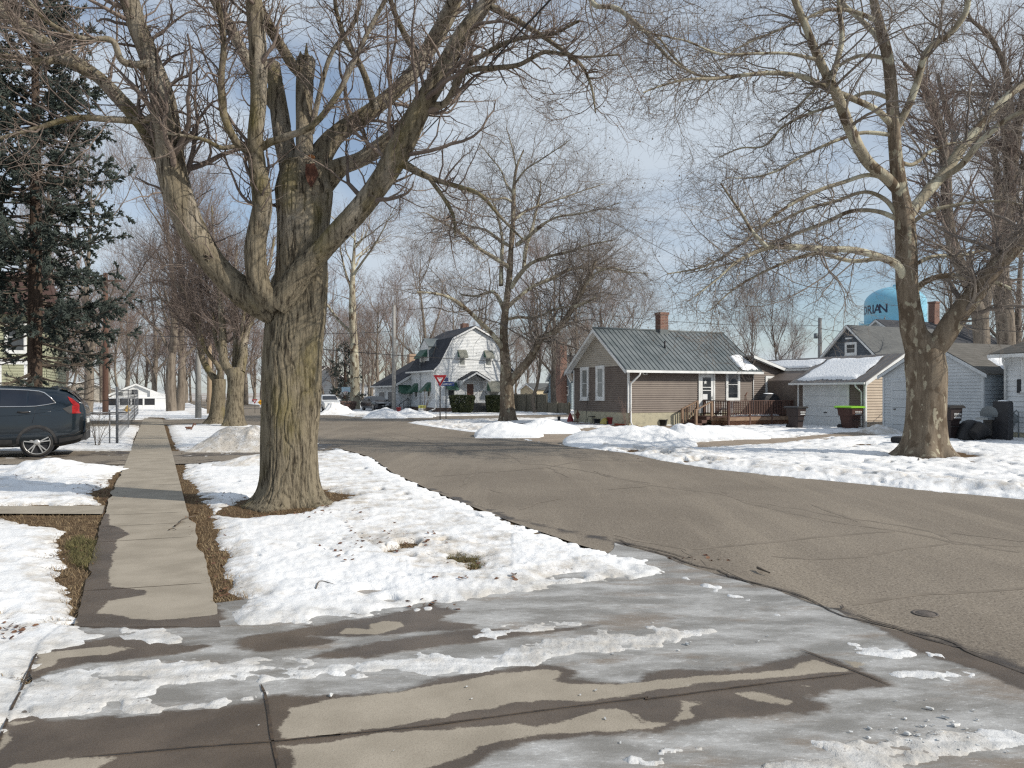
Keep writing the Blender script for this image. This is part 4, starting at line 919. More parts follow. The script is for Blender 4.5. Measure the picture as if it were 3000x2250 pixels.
# ------------------------------------------------------------------ trees farther off
tree_px('maple_tree', 50, [(2880, 1170, 52), (2878, 1080, 46), (2876, 1000, 45), (2872, 930, 44)], [
  with_depth(z8((1790, 1720, 80), (1740, 1560, 74), (1680, 1430, 64), (1625, 1250, 58), (1605, 950, 54), (1580, 720, 46), (1530, 560, 38), (1450, 420, 28), (1380, 340, 18)), 0, -2),
  with_depth(z8((1610, 980, 44), (1640, 860, 38), (1650, 740, 30), (1600, 560, 24), (1560, 400, 16)), 0, 2),
  with_depth(z8((1800, 1720, 60), (1850, 1500, 52), (1880, 1350, 46), (1890, 1100, 40), (1870, 850, 30), (1820, 650, 20)), 0, 3)],
  'dark grey tree behind the white garage, left of the two big rear trunks', 51, 150, 1500, 5500, 2.0, M_BARK, M_BTWIG, 30, up=.1)
tree_px('maple_tree', 52, [(2955, 1170, 56), (2952, 1080, 50), (2948, 1000, 48), (2945, 930, 48)], [
  with_depth(z8((1925, 1720, 88), (1900, 1500, 84), (1930, 1200, 80), (1960, 900, 66), (1990, 700, 56), (2040, 480, 48), (2090, 250, 40), (2120, 0, 30)), 0, 2),
  with_depth(z8((1960, 950, 50), (1930, 780, 40), (1950, 500, 34), (1900, 300, 28), (1830, 180, 22), (1740, 100, 16), (1700, -60, 10)), 0, -2),
  with_depth(z8((2000, 1000, 50), (2060, 800, 44), (2130, 600, 36), (2200, 300, 26)), 0, -1.5),
  with_depth(z8((1950, 620, 30), (1850, 520, 22), (1750, 505, 18), (1640, 500, 14), (1560, 540, 9)), 0, 3)],
  'dark grey tree behind the white garage, right of the two big rear trunks', 53, 170, 1700, 6500, 2.0, M_BARK, M_BTWIG, 30, up=.1)

def bare_proto(label, group, seed, H, r0, crotch, nmain, ang, up, tm, cm_, dens=1.9, lean=0.008):
    rg = np.random.default_rng(seed); t = empty('bare_tree', (0, 0, 0), 0, label, 'tree', group)
    zt = H * crotch
    tr = np.array([[0, 0, -.2], [rg.normal() * lean * H, rg.normal() * lean * H, zt * .5], [rg.normal() * lean * H, rg.normal() * lean * H, zt], [rg.normal() * lean * H * 2, rg.normal() * lean * H * 2, H * .8]])
    P, R = resample(tr, [r0 * 1.15, r0 * .9, r0 * .75, r0 * .12], 24)
    g = Geo(); g.add(*tubes(P[None], R[None], 12, .01, seed))
    m, mr = sprout(P[None], R[None], nmain, 14, (H * .35, H * .62), 0.62, ang, crotch * .85, up, .10, rg, 1.0, r0 * .18, .2)
    g.add(*tubes(m, mr, 8)) ; g.obj('trunk', tm, t)
    g = Geo()
    n = int(nmain * 12 * dens)
    a, ar = sprout(np.concatenate([m, P[None][:, :14].repeat(1, 0)]), np.concatenate([mr, np.minimum(R[None][:, :14], r0 * .3)]), n, 10, (H * .09, H * .26), .45, (25, 60), .25, up, .15, rg, 1., .012)
    b, br = sprout(a, ar, n * 6, 7, (H * .035, H * .11), .6, (25, 60), .15, up * .7, .2, rg, 1., .007)
    c_, cr_ = sprout(b, br, n * 13, 4, (H * .015, H * .05), .7, (25, 60), .1, .1, .22, rg, 1., .0055)
    for p, r, S in ((a, ar, 5), (b, br, 3), (c_, cr_, 3)): g.add(*tubes(p, r, S))
    g.obj('crown', cm_, t); t['h'] = H
    return t
PROTO = [
    bare_proto('tall grey tree with upswept limbs standing far down the left sidewalk', 'bare trees', 61, 20, .34, .28, 10, (18, 42), .35, M_BARK, M_BTWIG),
    bare_proto('wide grey tree with a short trunk', 'bare trees', 62, 15, .27, .20, 12, (30, 60), .3, M_BARK, M_BTWIG),
    bare_proto('slender reddish tree with fine upright twigs', 'bare trees', 63, 14, .17, .16, 13, (15, 38), .4, M_BARK, M_RTWIG),
    bare_proto('tall straight pale-trunked tree', 'bare trees', 64, 22, .46, .45, 10, (35, 65), .2, M_SYCL, M_BTWIG)]
def plant(k, px, Y, H, label, rz=0.0, first=[0, 0, 0, 0], group='bare trees'):
    p = PROTO[k]; o = p if not first[k] else copy_tree(p); first[k] = 1
    s_ = H / p['h']; move(o, ((px - CX) / FOC * Y, Y, -.02), rz, s_); tag(o, label, 'tree', group); return o
plant(0, 503, 67, 24, 'thicker left trunk of the tall pair near the end of the left sidewalk', 0.4)
plant(0, 526, 69, 22, 'thinner right trunk of the tall pair near the end of the left sidewalk', 2.1)
plant(1, 377, 90, 17, 'vase-shaped grey tree in front of the far white porch house', 0.3)
plant(3, 1040, 74, 22, 'straight pale trunk between the white SUV and the black car', 1.0)
plant(1, 148, 42, 17, 'grey tree just right of the dark spruce trunk', 1.4)
plant(0, 255, 60, 21, 'tall grey tree behind the dark blue SUV and brown pole', 3.0)
plant(1, 1105, 88, 15, 'leaning grey tree behind the black parked car', 2.2)
plant(2, 1160, 92, 16, 'slender tree behind the garage of the gambrel house', 0.2)
plant(0, 1240, 98, 21, 'tall upright tree rising behind the green-awninged dormer', 0.9)
plant(1, 1410, 92, 16, 'wide bare tree behind the gambrel roof', 4.0)
plant(2, 1570, 62, 13.5, 'reddish bare tree over the wooden board fence', 1.9)
plant(0, 1625, 66, 15, 'bare tree directly behind the brick column of the blue-grey house', 5.0)
plant(1, 1690, 70, 14, 'bare tree behind the left gable of the brown house', 0.7)
plant(2, 1760, 74, 15, 'reddish bare tree left of the brick roof chimney', 3.3)
plant(1, 1850, 84, 14, 'wide bare tree behind the metal roof ridge', 2.6)
plant(2, 2205, 80, 13.0, 'small bare tree above the low roof, left of the pair against open sky', 0.5)
plant(2, 2265, 82, 13.2, 'small bare tree above the low roof, right of the pair against open sky', 2.9)
plant(2, 2320, 88, 9.0, 'short rounded bare tree left of the utility pole in open sky', 4.4)
plant(0, 2660, 84, 20, 'bare tree rising behind the blue water tower roofline', 1.7)
plant(1, 2790, 76, 19, 'bare tree behind the brick chimney of the dark roof', 0.1)
plant(0, 2990, 70, 24, 'bare tree behind the right-hand white house', 4.1)
plant(0, 640, 92, 20, 'bare tree showing between the two scarred maples', 1.2)
plant(2, 945, 90, 15, 'reddish bare tree behind the white SUV', 0.0)
plant(1, 985, 110, 14, 'wide bare tree behind the basketball backboard', 3.7)
far = np.random.default_rng(77)
for q, (px, Y, k, H) in enumerate([(int(-60 + 36 * i + far.normal() * 10), int(100 + far.random() * 60), int(far.integers(0, 3)), 11 + 6 * far.random()) for i in range(24)] + [(int(900 + 34 * i + far.normal() * 10), int(115 + far.random() * 50), int(far.integers(0, 3)), 11 + 5 * far.random()) for i in range(26)] + [(60, 118, 1, 15), (190, 122, 2, 14), (300, 116, 0, 19), (430, 128, 1, 16), (560, 125, 2, 16), (610, 135, 0, 20), (690, 120, 1, 15), (740, 130, 2, 17), (880, 140, 0, 18), (1080, 132, 1, 15), (1180, 140, 0, 18), (1300, 130, 2, 15),
                                   (1480, 135, 1, 15), (350, 78, 2, 13), (450, 96, 0, 20), (210, 84, 2, 15), (720, 100, 0, 19), (1330, 104, 0, 17), (585, 84, 2, 14), (90, 70, 0, 19)]):
    plant(k, px, Y, H, 'bare tree in the brown treeline on the horizon', q * 1.3, group='distant treeline')

# --- blue-green spruce at the left ---------------------------------------------------
M_SPRUCE = mat('spruce_needles', (0.024, 0.033, 0.027), 0.9, (0.060, 0.077, 0.066), 1.6, lo=.35, hi=.7)
M_SBARK = bark_mat('spruce_bark', (0.035, 0.025, 0.020), (0.085, 0.062, 0.048), None, (7, 1))
M_DEADTWIG = mat('dead_twig', (0.07, 0.055, 0.042), 0.9, (0.12, 0.095, 0.072), 2)
def spruce(name, loc, H, Rm, label, seed, nb=170, low=1.2, green_from=4.0):
    rg = np.random.default_rng(seed); t = empty(name, (0, 0, 0), 0, label, 'tree')
    tr = np.array([[0, 0, -.1], [.05, 0, H * .3], [0, .06, H * .7], [0, 0, H]]) + np.array([loc[0], loc[1], 0])
    P, R = resample(tr, [.25, .20, .10, .02], 40); g = Geo(); g.add(*tubes(P[None], R[None], 20, .015, seed)); g.obj('trunk', M_SBARK, t)
    z = low + (H - low - .5) * rg.random(nb) ** 1.05; f = (z / H)
    az = rg.random(nb) * 2 * math.pi; L = Rm * np.clip(np.minimum(1.0, (1.02 - f) * 1.7), .06, 1) * rg.uniform(.6, 1.1, nb)
    K = 12; tt = np.linspace(0, 1, K)[None]
    droop = rg.uniform(-.45, -.15, nb)[:, None] * (1 - f[:, None])
    X = np.stack([loc[0] + np.cos(az)[:, None] * L[:, None] * tt, loc[1] + np.sin(az)[:, None] * L[:, None] * tt, z[:, None] + L[:, None] * (droop * tt * 1.6 + .30 * tt ** 2.2 + .12 * tt)], 2)
    X = X + rg.normal(size=X.shape) * .025 * tt[..., None]
    RR = (.012 + .010 * L[:, None]) * np.linspace(1, .2, K)[None]
    g = Geo(); g.add(*tubes(X, RR, 5))
    a, ar = sprout(X, RR, nb * 9, 7, (.25, .95), .6, (35, 65), .2, -.15, .10, rg, 1., .004); g.add(*tubes(a, ar, 3))
    dead = X[z < green_from + 1]; d1, d2 = sprout(dead, np.full(dead.shape[:2], .01), 700, 6, (.2, .8), .6, (30, 80), .1, -.1, .25, rg, 1., .004); g.add(*tubes(d1, d2, 3))
    g.obj('branches', M_DEADTWIG, t)
    zz = a[:, 0, 2]; keep = (zz > green_from + rg.normal(size=len(zz)) * .8) & (np.hypot(a[:, 3, 0] - loc[0], a[:, 3, 1] - loc[1]) > .45)
    a, ar = a[keep], ar[keep]
    n_, nr_ = sprout(a, ar, len(a) * 22, 3, (.07, .24), 1.0, (25, 60), .0, .05, .12, rg, 1., .016, .3)
    nr_ = np.repeat(np.array([[.013, .024, .003]]), len(n_), 0) * rg.uniform(.7, 1.3, len(n_))[:, None]
    g = Geo(); g.add(*tubes(n_, nr_, 4)); g.add(*tubes(a[:, ::2], np.repeat(np.array([[.008, .022, .020, .004]]), len(a), 0), 4))
    g.obj('needles', M_SPRUCE, t); return t
spruce('spruce_tree', ((100 - CX) / FOC * 27, 27.0), 21, 3.0, 'tall blue-green spruce with a bare dark lower trunk at the left edge', 71, 400, 1.5, 3.4)
spruce('fir_tree', ((1010 - CX) / FOC * 98, 98.0), 8.5, 2.8, 'small dark evergreen behind the basketball backboard', 73, 90, .4, .2)

# --- bare bushes, dead grass, litter --------------------------------------------------
def bush(px, py, H, W_, n, label, seed, m=M_DEADTWIG, name='bare_bush', group=None, Y=None, r=.007):
    rg = np.random.default_rng(seed); x, y = gp(px, py) if Y is None else ((px - CX) / FOC * Y, Y)
    K = 9; t = np.linspace(0, 1, K)[None]; az = rg.random(n) * 2 * math.pi; sp = rg.random(n) * W_; L = H * rg.uniform(.6, 1.05, n)
    P = np.stack([x + np.cos(az)[:, None] * (sp[:, None] * t ** 1.4 + .06), y + np.sin(az)[:, None] * (sp[:, None] * t ** 1.4 + .06), L[:, None] * t], 2) + rg.normal(size=(n, K, 3)) * .012 * H * t[..., None]
    R = np.full((n, K), r) * np.linspace(1, .4, K)[None]
    root = empty(name, (0, 0, 0), 0, label, 'bush', group); g = Geo(); g.add(*tubes(P, R, 4))
    g.obj('stems', m, root); g = Geo()
    a, ar = sprout(P, R, n * 5, 5, (H * .12, H * .4), .7, (20, 50), .2, .3, .15, rg, 1., r * .5); g.add(*tubes(a, ar, 3))
    b, br = sprout(a, ar, n * 9, 4, (H * .05, H * .16), .7, (20, 50), .2, .3, .2, rg, 1., r * .4); g.add(*tubes(b, br, 3))
    g.obj('crown', m, root); return root
bush(285, 1306, 1.25, .75, 14, 'bare twiggy bush behind the rear bumper of the blue SUV', 81)
bush(1243, 1203, 2.1, .9, 7, 'small bare shrub against the white house behind the yellow yard sign', 82, Y=62.3, r=.02)
bush(1835, 1250, 1.3, .5, 14, 'bare reddish shrub by the corner downspout of the brown house', 83, M_RTWIG, Y=37.3, r=.006)
GRASS_V, GRASS_Q = [], []
def blades(poly_keep, n, hgt_, m, name, seed, label, lean=.9, w=.006):
    rg = np.random.default_rng(seed); i = rg.choice(np.flatnonzero(poly_keep), n)
    x = GX[i] + rg.normal(size=n) * .02; y = GY[i] + rg.normal(size=n) * .02
    az = rg.random(n) * 2 * math.pi; h_ = hgt_ * rg.uniform(.4, 1.1, n); ln_ = rg.uniform(.3, lean, n) * h_ * 1.6
    d = np.stack([np.cos(az), np.sin(az)], 1); sd_ = np.stack([-d[:, 1], d[:, 0]], 1) * w / 2
    b = np.stack([x, y], 1); z0 = np.full(n, -.025)
    V = np.stack([np.column_stack([b - sd_, z0]), np.column_stack([b + sd_, z0]), np.column_stack([b + d * ln_[:, None] * .45 + sd_ * .7, z0 + h_ * .7]), np.column_stack([b + d * ln_[:, None] * .45 - sd_ * .7, z0 + h_ * .7]),
                  np.column_stack([b + d * ln_[:, None] + sd_ * .15, z0 + h_ * .8]), np.column_stack([b + d * ln_[:, None] - sd_ * .15, z0 + h_ * .8])], 1).reshape(-1, 3)
    k = np.arange(n)[:, None] * 6
    Q = np.concatenate([k + np.array([[0, 1, 2, 3]]), k + np.array([[3, 2, 4, 5]])])
    return tag(np_mesh(name, V, [Q], m, None, False), label, 'grass', kind='stuff')
M_STRAW = mat('straw', (0.15, 0.10, 0.055), 0.9, (0.30, 0.225, 0.13), 4)
M_GRASS = mat('olive_grass', (0.075, 0.070, 0.022), 0.9, (0.16, 0.14, 0.055), 9)
k1 = (zs < 0.0) & (S_walk < 0.0) & (S_drive < 0) & (S_road < -.1) & (S_path < 0) & (S_suv < -.05) & (GR < 27) & (GU < 6) & (S_hd < -.1)
blades(k1, 16000, .055, M_STRAW, 'dead_grass', 91, 'matted straw-coloured dead grass along the sidewalk edges', 1.4, .005)
green_px = gpoly([(195, 1590), (235, 1568), (280, 1585), (282, 1640), (262, 1665), (215, 1650)])
S_g = near(GP, green_px, .3); blades((S_g > 0) & (S_walk < .12), 2600, .07, M_GRASS, 'grass', 92, 'olive green grass tuft at the wet left edge of the sidewalk', 1.0, .005)
S_g2 = np.maximum(near(GP, bare[0], .3), near(GP, bare[2], .3)); blades(S_g2 > -.02, 900, .055, M_GRASS, 'grass', 93, 'green and straw grass showing through the snow near the road', 1.0, .005)
def litter(sites, m, name, label, cat, seed, size=(.012, .030)):
    rg = np.random.default_rng(seed); V, F = [], []
    for (x, y, z) in sites:
        s_ = rg.uniform(*size); a = rg.random() * 6.28; R_ = Matrix.Rotation(a, 3, 'Z') @ Matrix.Rotation(rg.normal() * .5, 3, 'X')
        pts = [(-1, 0, .0), (-.3, -.7, .25), (.6, -.45, .1), (1.1, .05, .35), (.4, .6, .3), (-.4, .55, .05)]
        i0 = len(V)
        for p in pts: v = R_ @ Vector(p) * s_; V.append((x + v.x, y + v.y, z + max(v.z, -.004) + .008))
        F.append([i0, i0 + 1, i0 + 2, i0 + 5]); F.append([i0 + 2, i0 + 3, i0 + 4, i0 + 5])
    return tag(np_mesh(name, V, [np.array(F)], m, None, False), label, cat, kind='stuff')
M_LEAF = mat('fallen_leaf', (0.070, 0.028, 0.018), 0.8, (0.17, 0.085, 0.045), 12)
rg = np.random.default_rng(95); sites = []
for (px, py, n, sx, sy) in [(1030, 1540, 5, 60, 8), (1045, 1592, 12, 40, 16), (1160, 1590, 10, 60, 16), (1210, 1600, 8, 50, 16), (1255, 1572, 3, 12, 4), (990, 1648, 6, 20, 6), (960, 1620, 6, 40, 8), (1040, 1562, 5, 20, 5), (1140, 1565, 5, 20, 5), (1280, 1716, 5, 10, 4), (1360, 1716, 5, 12, 5),
                            (1520, 1712, 6, 30, 4), (1390, 1657, 6, 25, 5), (700, 1470, 30, 80, 15), (960, 1490, 25, 50, 10), (830, 1512, 45, 90, 8), (250, 1425, 30, 50, 8), (300, 1450, 25, 40, 12), (60, 1405, 14, 60, 5), (560, 1480, 20, 12, 40), (640, 1650, 14, 12, 30), (660, 1740, 14, 12, 10),
                            (250, 1620, 14, 25, 20), (2000, 1500, 0, 1, 1), (1250, 1775, 12, 50, 8), (600, 1320, 25, 90, 5), (1850, 1321, 24, 18, 3), (2120, 1345, 8, 300, 12), (20, 1860, 14, 20, 20), (70, 1850, 8, 20, 4), (2070, 1640, 10, 40, 6)]:
    for q in range(n):
        x, y = gp(px + rg.normal() * sx, py + rg.normal() * sy); sites.append((x, y, max(snow_at(x, y), .0)))
litter(sites, M_LEAF, 'fallen_leaves', 'dark brown fallen leaves scattered on the snow', 'leaves', 96)
M_ICE = mat('ice_chunk', (0.42, 0.42, 0.41), 0.4, (0.66, 0.67, 0.67), 40, bump=(40, .4, .01))
rg = np.random.default_rng(97); V, Q, n0 = [], [], 0
for q in range(84):
    if q < 58: px, py = 2740 + rg.normal() * 130, 2150 + rg.normal() * 32
    elif q < 74: px, py = 1850 + rg.normal() * 150, 1880 + rg.normal() * 30
    else: px, py = rg.uniform(300, 2900), rg.uniform(1950, 2230)
    x, y = gp(px, py); s_ = rg.uniform(.003, .008) * (2.2 if rg.random() < .12 else 1)
    a = np.array([(sx, sy, sz) for sz in (0, 1) for sy in (-1, 1) for sx in (-1, 1)], float) * [s_ * 1.3, s_ * .8, s_ * .7] * rg.uniform(.35, 1.3, (8, 3)); an = rg.random() * 6
    a[:, :2] = a[:, :2] @ np.array([[math.cos(an), -math.sin(an)], [math.sin(an), math.cos(an)]])
    V.append(a + [x, y, max(snow_at(x, y), .014)]); Q.append(np.array([(0, 2, 3, 1), (4, 5, 7, 6), (0, 1, 5, 4), (2, 6, 7, 3), (0, 4, 6, 2), (1, 3, 7, 5)]) + n0); n0 += 8
tag(np_mesh('ice_chunks', np.concatenate(V), [np.concatenate(Q)], M_ICE, None, False), 'broken ice crumbs scattered on the icy driveway', 'ice', kind='stuff')
def stick(pts, r, label):
    P_ = [(*gp(px, py), 0) for px, py in pts]; P_ = [(p[0], p[1], max(snow_at(p[0], p[1]), .02) + r + .004 * (i % 2)) for i, p in enumerate(P_)]
    g = Geo(); g.add(*tubes(np.array([resample(P_, [r] * len(P_), 14)[0]]), np.array([np.linspace(r, r * .4, 14)]), 6))
    o = g.obj('fallen_twig', M_DEADTWIG, None); tag(o, label, 'twig', 'fallen twigs'); return o
stick([(512, 1548), (528, 1538), (535, 1528), (552, 1523), (575, 1518)], .012, 'forked dead twig lying across the dry sidewalk')
stick([(495, 1558), (505, 1555), (516, 1558)], .008, 'short dark twig lying mid-sidewalk')
stick([(925, 1740), (942, 1715), (985, 1726)], .006, 'thin bent twig lying on the front snow')
stick([(2690, 1352), (2715, 1343), (2760, 1344)], .012, 'curved twig on the snow before the mottled sycamore')
stick([(2220, 1674), (2240, 1684), (2255, 1689)], .016, 'short brown stick lying on the asphalt near the driveway')
# ------------------------------------------------------------------ houses
M_WHITE = mat('white_paint', (0.66, 0.67, 0.67), 0.55, (0.72, 0.73, 0.73), 2)
M_TRIM = mat('white_trim', (0.62, 0.63, 0.62), 0.5, (0.74, 0.75, 0.74), 3)
M_WSIDE = mat('white_siding', (0.62, 0.64, 0.65), 0.6, (0.70, 0.72, 0.73), 1.5)
M_GWSIDE = mat('grey_white_siding', (0.48, 0.51, 0.53), 0.6, (0.56, 0.59, 0.61), 1.2)
M_BSIDE = mat('brown_siding', (0.138, 0.109, 0.092), 0.65, (0.166, 0.134, 0.112), 1.4)
M_TANGABLE = mat('tan_gable_siding', (0.38, 0.345, 0.29), 0.65, (0.43, 0.39, 0.33), 1.4)
M_BLUESIDE = mat('blue_grey_siding', (0.20, 0.255, 0.285), 0.7, (0.25, 0.305, 0.335), 1.2)
M_SLATESIDE = mat('slate_siding', (0.085, 0.098, 0.115), 0.7, (0.11, 0.125, 0.145), 1.5)
M_FOUND = mat('cream_block', (0.42, 0.39, 0.285), 0.9, (0.32, 0.30, 0.225), 3.5, .45, .7, (20, .6, .02))
M_BRICKF = mat('dark_brick', (0.10, 0.07, 0.055), 0.9, (0.15, 0.11, 0.085), 8, bump=(20, .6, .02))
M_METAL = mat('grey_metal_roof', (0.098, 0.116, 0.121), 0.42, (0.152, 0.171, 0.176), 0.9, stretch=(1, 1, 1), spec=.5)
M_METAL2 = mat('brown_grey_metal_roof', (0.105, 0.095, 0.092), 0.5, (0.15, 0.14, 0.135), 1.1)
M_GLASS = mat('window_glass', (0.022, 0.026, 0.032), 0.06, (0.06, 0.065, 0.07), 0.8, spec=.6)
M_CURT = mat('curtained_glass', (0.17, 0.18, 0.175), 0.08, (0.24, 0.25, 0.24), 3, stretch=(8, 8, .3), spec=.6)
M_DARK = mat('dark_opening', (0.015, 0.016, 0.02), 0.5)
M_GDOOR = mat('garage_door_paint', (0.58, 0.60, 0.60), 0.5, (0.64, 0.66, 0.66), 1.5)
M_ROOFSNOW = mat('roof_snow', (0.82, 0.84, 0.86), 0.6, (0.87, 0.88, 0.89), 3, bump=(9, .6, .06))
def shingle(name, c1, c2):
    k = NT(name); b = k.n('ShaderNodeTexBrick'); b.inputs['Scale'].default_value = 1.0; b.inputs['Brick Width'].default_value = .33; b.inputs['Row Height'].default_value = .14
    b.inputs['Mortar Size'].default_value = .006; b.inputs['Color1'].default_value = (*c1, 1); b.inputs['Color2'].default_value = (*c2, 1); b.inputs['Mortar'].default_value = tuple(q * .4 for q in c1) + (1,)
    uv = k.n('ShaderNodeUVMap'); sx = k.n('ShaderNodeSeparateXYZ'); tc_ = k.n('ShaderNodeTexCoord'); k.l(tc_.outputs['Object'], sx.inputs[0])
    cx_ = k.n('ShaderNodeCombineXYZ'); k.l(k.math('ADD', sx.outputs[0], sx.outputs[1]), cx_.inputs[0]); k.l(k.math('MULTIPLY', sx.outputs[2], 1.5), cx_.inputs[1]); k.l(cx_.outputs[0], b.inputs['Vector'])
    k.set('Base Color', k.mix(k.step(k.noise(1.2, 4), .35, .7), b.outputs['Color'], k.mix(.35, b.outputs['Color'], c2))); k.set('Roughness', .9); k.bump(b.outputs['Fac'], -.4, .01); return k.m
M_SHNAVY = shingle('dark_navy_shingle', (0.020, 0.023, 0.032), (0.036, 0.040, 0.052))
M_SHGREY = shingle('grey_shingle', (0.085, 0.090, 0.092), (0.12, 0.125, 0.125))
M_SHDARK = shingle('charcoal_shingle', (0.028, 0.030, 0.036), (0.045, 0.047, 0.055))
M_SHTAUPE = shingle('taupe_shingle', (0.085, 0.080, 0.070), (0.12, 0.112, 0.10))
M_SHBROWN = shingle('red_brown_shingle', (0.055, 0.028, 0.022), (0.085, 0.045, 0.035))
def brick(name, c1, c2, mo, sc=1.0):
    k = NT(name); b = k.n('ShaderNodeTexBrick'); b.inputs['Scale'].default_value = sc; b.inputs['Brick Width'].default_value = .22; b.inputs['Row Height'].default_value = .08; b.inputs['Mortar Size'].default_value = .010
    b.inputs['Color1'].default_value = (*c1, 1); b.inputs['Color2'].default_value = (*c2, 1); b.inputs['Mortar'].default_value = (*mo, 1)
    sx = k.n('ShaderNodeSeparateXYZ'); tc_ = k.n('ShaderNodeTexCoord'); k.l(tc_.outputs['Object'], sx.inputs[0])
    cx_ = k.n('ShaderNodeCombineXYZ'); k.l(k.math('ADD', sx.outputs[0], sx.outputs[1]), cx_.inputs[0]); k.l(sx.outputs[2], cx_.inputs[1]); k.l(cx_.outputs[0], b.inputs['Vector'])
    k.set('Base Color', b.outputs['Color']); k.set('Roughness', .9); k.bump(b.outputs['Fac'], -.5, .01); return k.m
M_BRICK = brick('red_brick', (0.16, 0.065, 0.045), (0.22, 0.10, 0.07), (0.26, 0.22, 0.19))
M_BRICKT = brick('tan_brick', (0.34, 0.20, 0.12), (0.42, 0.28, 0.18), (0.4, 0.36, 0.3))
M_GREEN = mat('green_awning', (0.025, 0.085, 0.055), 0.5, (0.035, 0.105, 0.07), 3)

def zoom(x0, y0, s): return lambda x, y: (x0 + x * s, y0 + y * s)
Z4 = zoom(1600, 880, .2941); Z4b = zoom(1980, 1060, .1627); Z3b = zoom(1600, 1060, .1808); ZB = zoom(2240, 1130, .1808); Z5 = zoom(2200, 800, .3617); Z3 = zoom(1050, 920, .2049); Z8 = zoom(930, 960, .1673); Z2b = zoom(2740, 1130, .1205)

class House:
    """walls named by the axis they face: 'v' faces back along the street, 'u' faces the street."""
    def __init__(s, name, fr, label, cat='house'):
        s.fr = fr; s.root = empty(name, (fr.o[0], fr.o[1], 0), TURN, label, cat)
    def map(s, ax, c, d=.030):
        f = s.map0(ax, c); return lambda a, o, z: f(a, o + d, z)
    def map0(s, ax, c):
        if ax == 'v': return lambda a, o, z: (a, c - o, z)
        if ax == '-v': return lambda a, o, z: (a, c + o, z)
        if ax == 'u': return lambda a, o, z: (c - o, a, z)
        return lambda a, o, z: (c + o, a, z)
    def a_at(s, ax, c, px): return s.fr.u_at(px, c) if ax in ('v', '-v') else s.fr.v_at(px, c)
    def z_at(s, ax, c, a, py): return s.fr.z_at(a, c, py) if ax in ('v', '-v') else s.fr.z_at(c, a, py)
    def rect(s, ax, c, p0, p1):
        a0, a1 = s.a_at(ax, c, p0[0]), s.a_at(ax, c, p1[0]); am = (a0 + a1) / 2
        return min(a0, a1), max(a0, a1), s.z_at(ax, c, am, p1[1]), s.z_at(ax, c, am, p0[1])
    def wall(s, ax, c, poly, m, name='wall', pitch=.11, lip=.030, label=None):
        b = MB(); b.siding(s.map0(ax, c), poly, pitch, lip); o = b.build(name, m, s.root)
        if label: o['label'] = label
        return o
    def window(s, ax, c, rect, fw=.09, rail=True, glass=None, proud=.035, m=None, deep=.0):
        a0, a1, z0, z1 = rect; f = s.map(ax, c); b = MB(); m = m or M_TRIM
        for x0, x1, y0, y1 in ((a0, a0 + fw, z0, z1), (a1 - fw, a1, z0, z1), (a0 + fw, a1 - fw, z1 - fw, z1), (a0 + fw, a1 - fw, z0, z0 + fw)):
            b.box(x0, x1, -.06, proud, y0, y1, f)
        w = b.build('window', m, s.root)
        q = MB(); q.box(a0 - .02, a1 + .02, -.01, proud + .03, z0 - .04, z0, f); q.build('sill', m, w)
        q = MB(); q.box(a0 + fw, a1 - fw, -.02, .004, z0 + fw, z1 - fw, f); q.build('pane', glass or M_GLASS, w)
        q = MB(); zm = (z0 + z1) / 2; t = .028
        for x0, x1, y0, y1 in ((a0 + fw, a0 + fw + t, z0 + fw, z1 - fw), (a1 - fw - t, a1 - fw, z0 + fw, z1 - fw), (a0 + fw + t, a1 - fw - t, z1 - fw - t, z1 - fw), (a0 + fw + t, a1 - fw - t, z0 + fw, z0 + fw + t)) + (((a0 + fw + t, a1 - fw - t, zm - t / 2, zm + t / 2),) if rail else ()):
            q.box(x0, x1, -.015, .022, y0, y1, f)
        q.build('sash', m, w); return w
    def slab(s, pts, th, m, name='roof'):
        """a roof plane: its four lower corners in order, thickened upward."""
        b = MB(); p = [Vector(q) for q in pts]; n = (p[1] - p[0]).cross(p[-1] - p[0]).normalized()
        if n.z < 0: n = -n
        b.prism([(i, 0) for i in range(len(p))], lambda i, _: p[int(i)], lambda i, _: p[int(i)] + n * th)
        return b.build(name, m, s.root)
    def seams(s, e0, e1, r0, r1, n, m, parent, w=.03, h=.035):
        """standing seams from eave line e0-e1 to ridge line r0-r1"""
        b = MB(); e0, e1, r0, r1 = map(Vector, (e0, e1, r0, r1)); up = (e1 - e0).cross(r0 - e0).normalized()
        if up.z < 0: up = -up
        for k in range(n + 1):
            t = k / n; b.beam(e0.lerp(e1, t) + up * h / 2, r0.lerp(r1, t) + up * h / 2, w, h, up)
        return b.build('seams', m, parent)
    def tube(s, name, pts, r, m, n=8):
        b = MB(); b.tube(pts, r, n); return b.build(name, m, s.root)
    def block(s, name, x0, x1, y0, y1, z0, z1, m, parent=None):
        b = MB(); b.box(x0, x1, y0, y1, z0, z1); return b.build(name, m, parent or s.root)
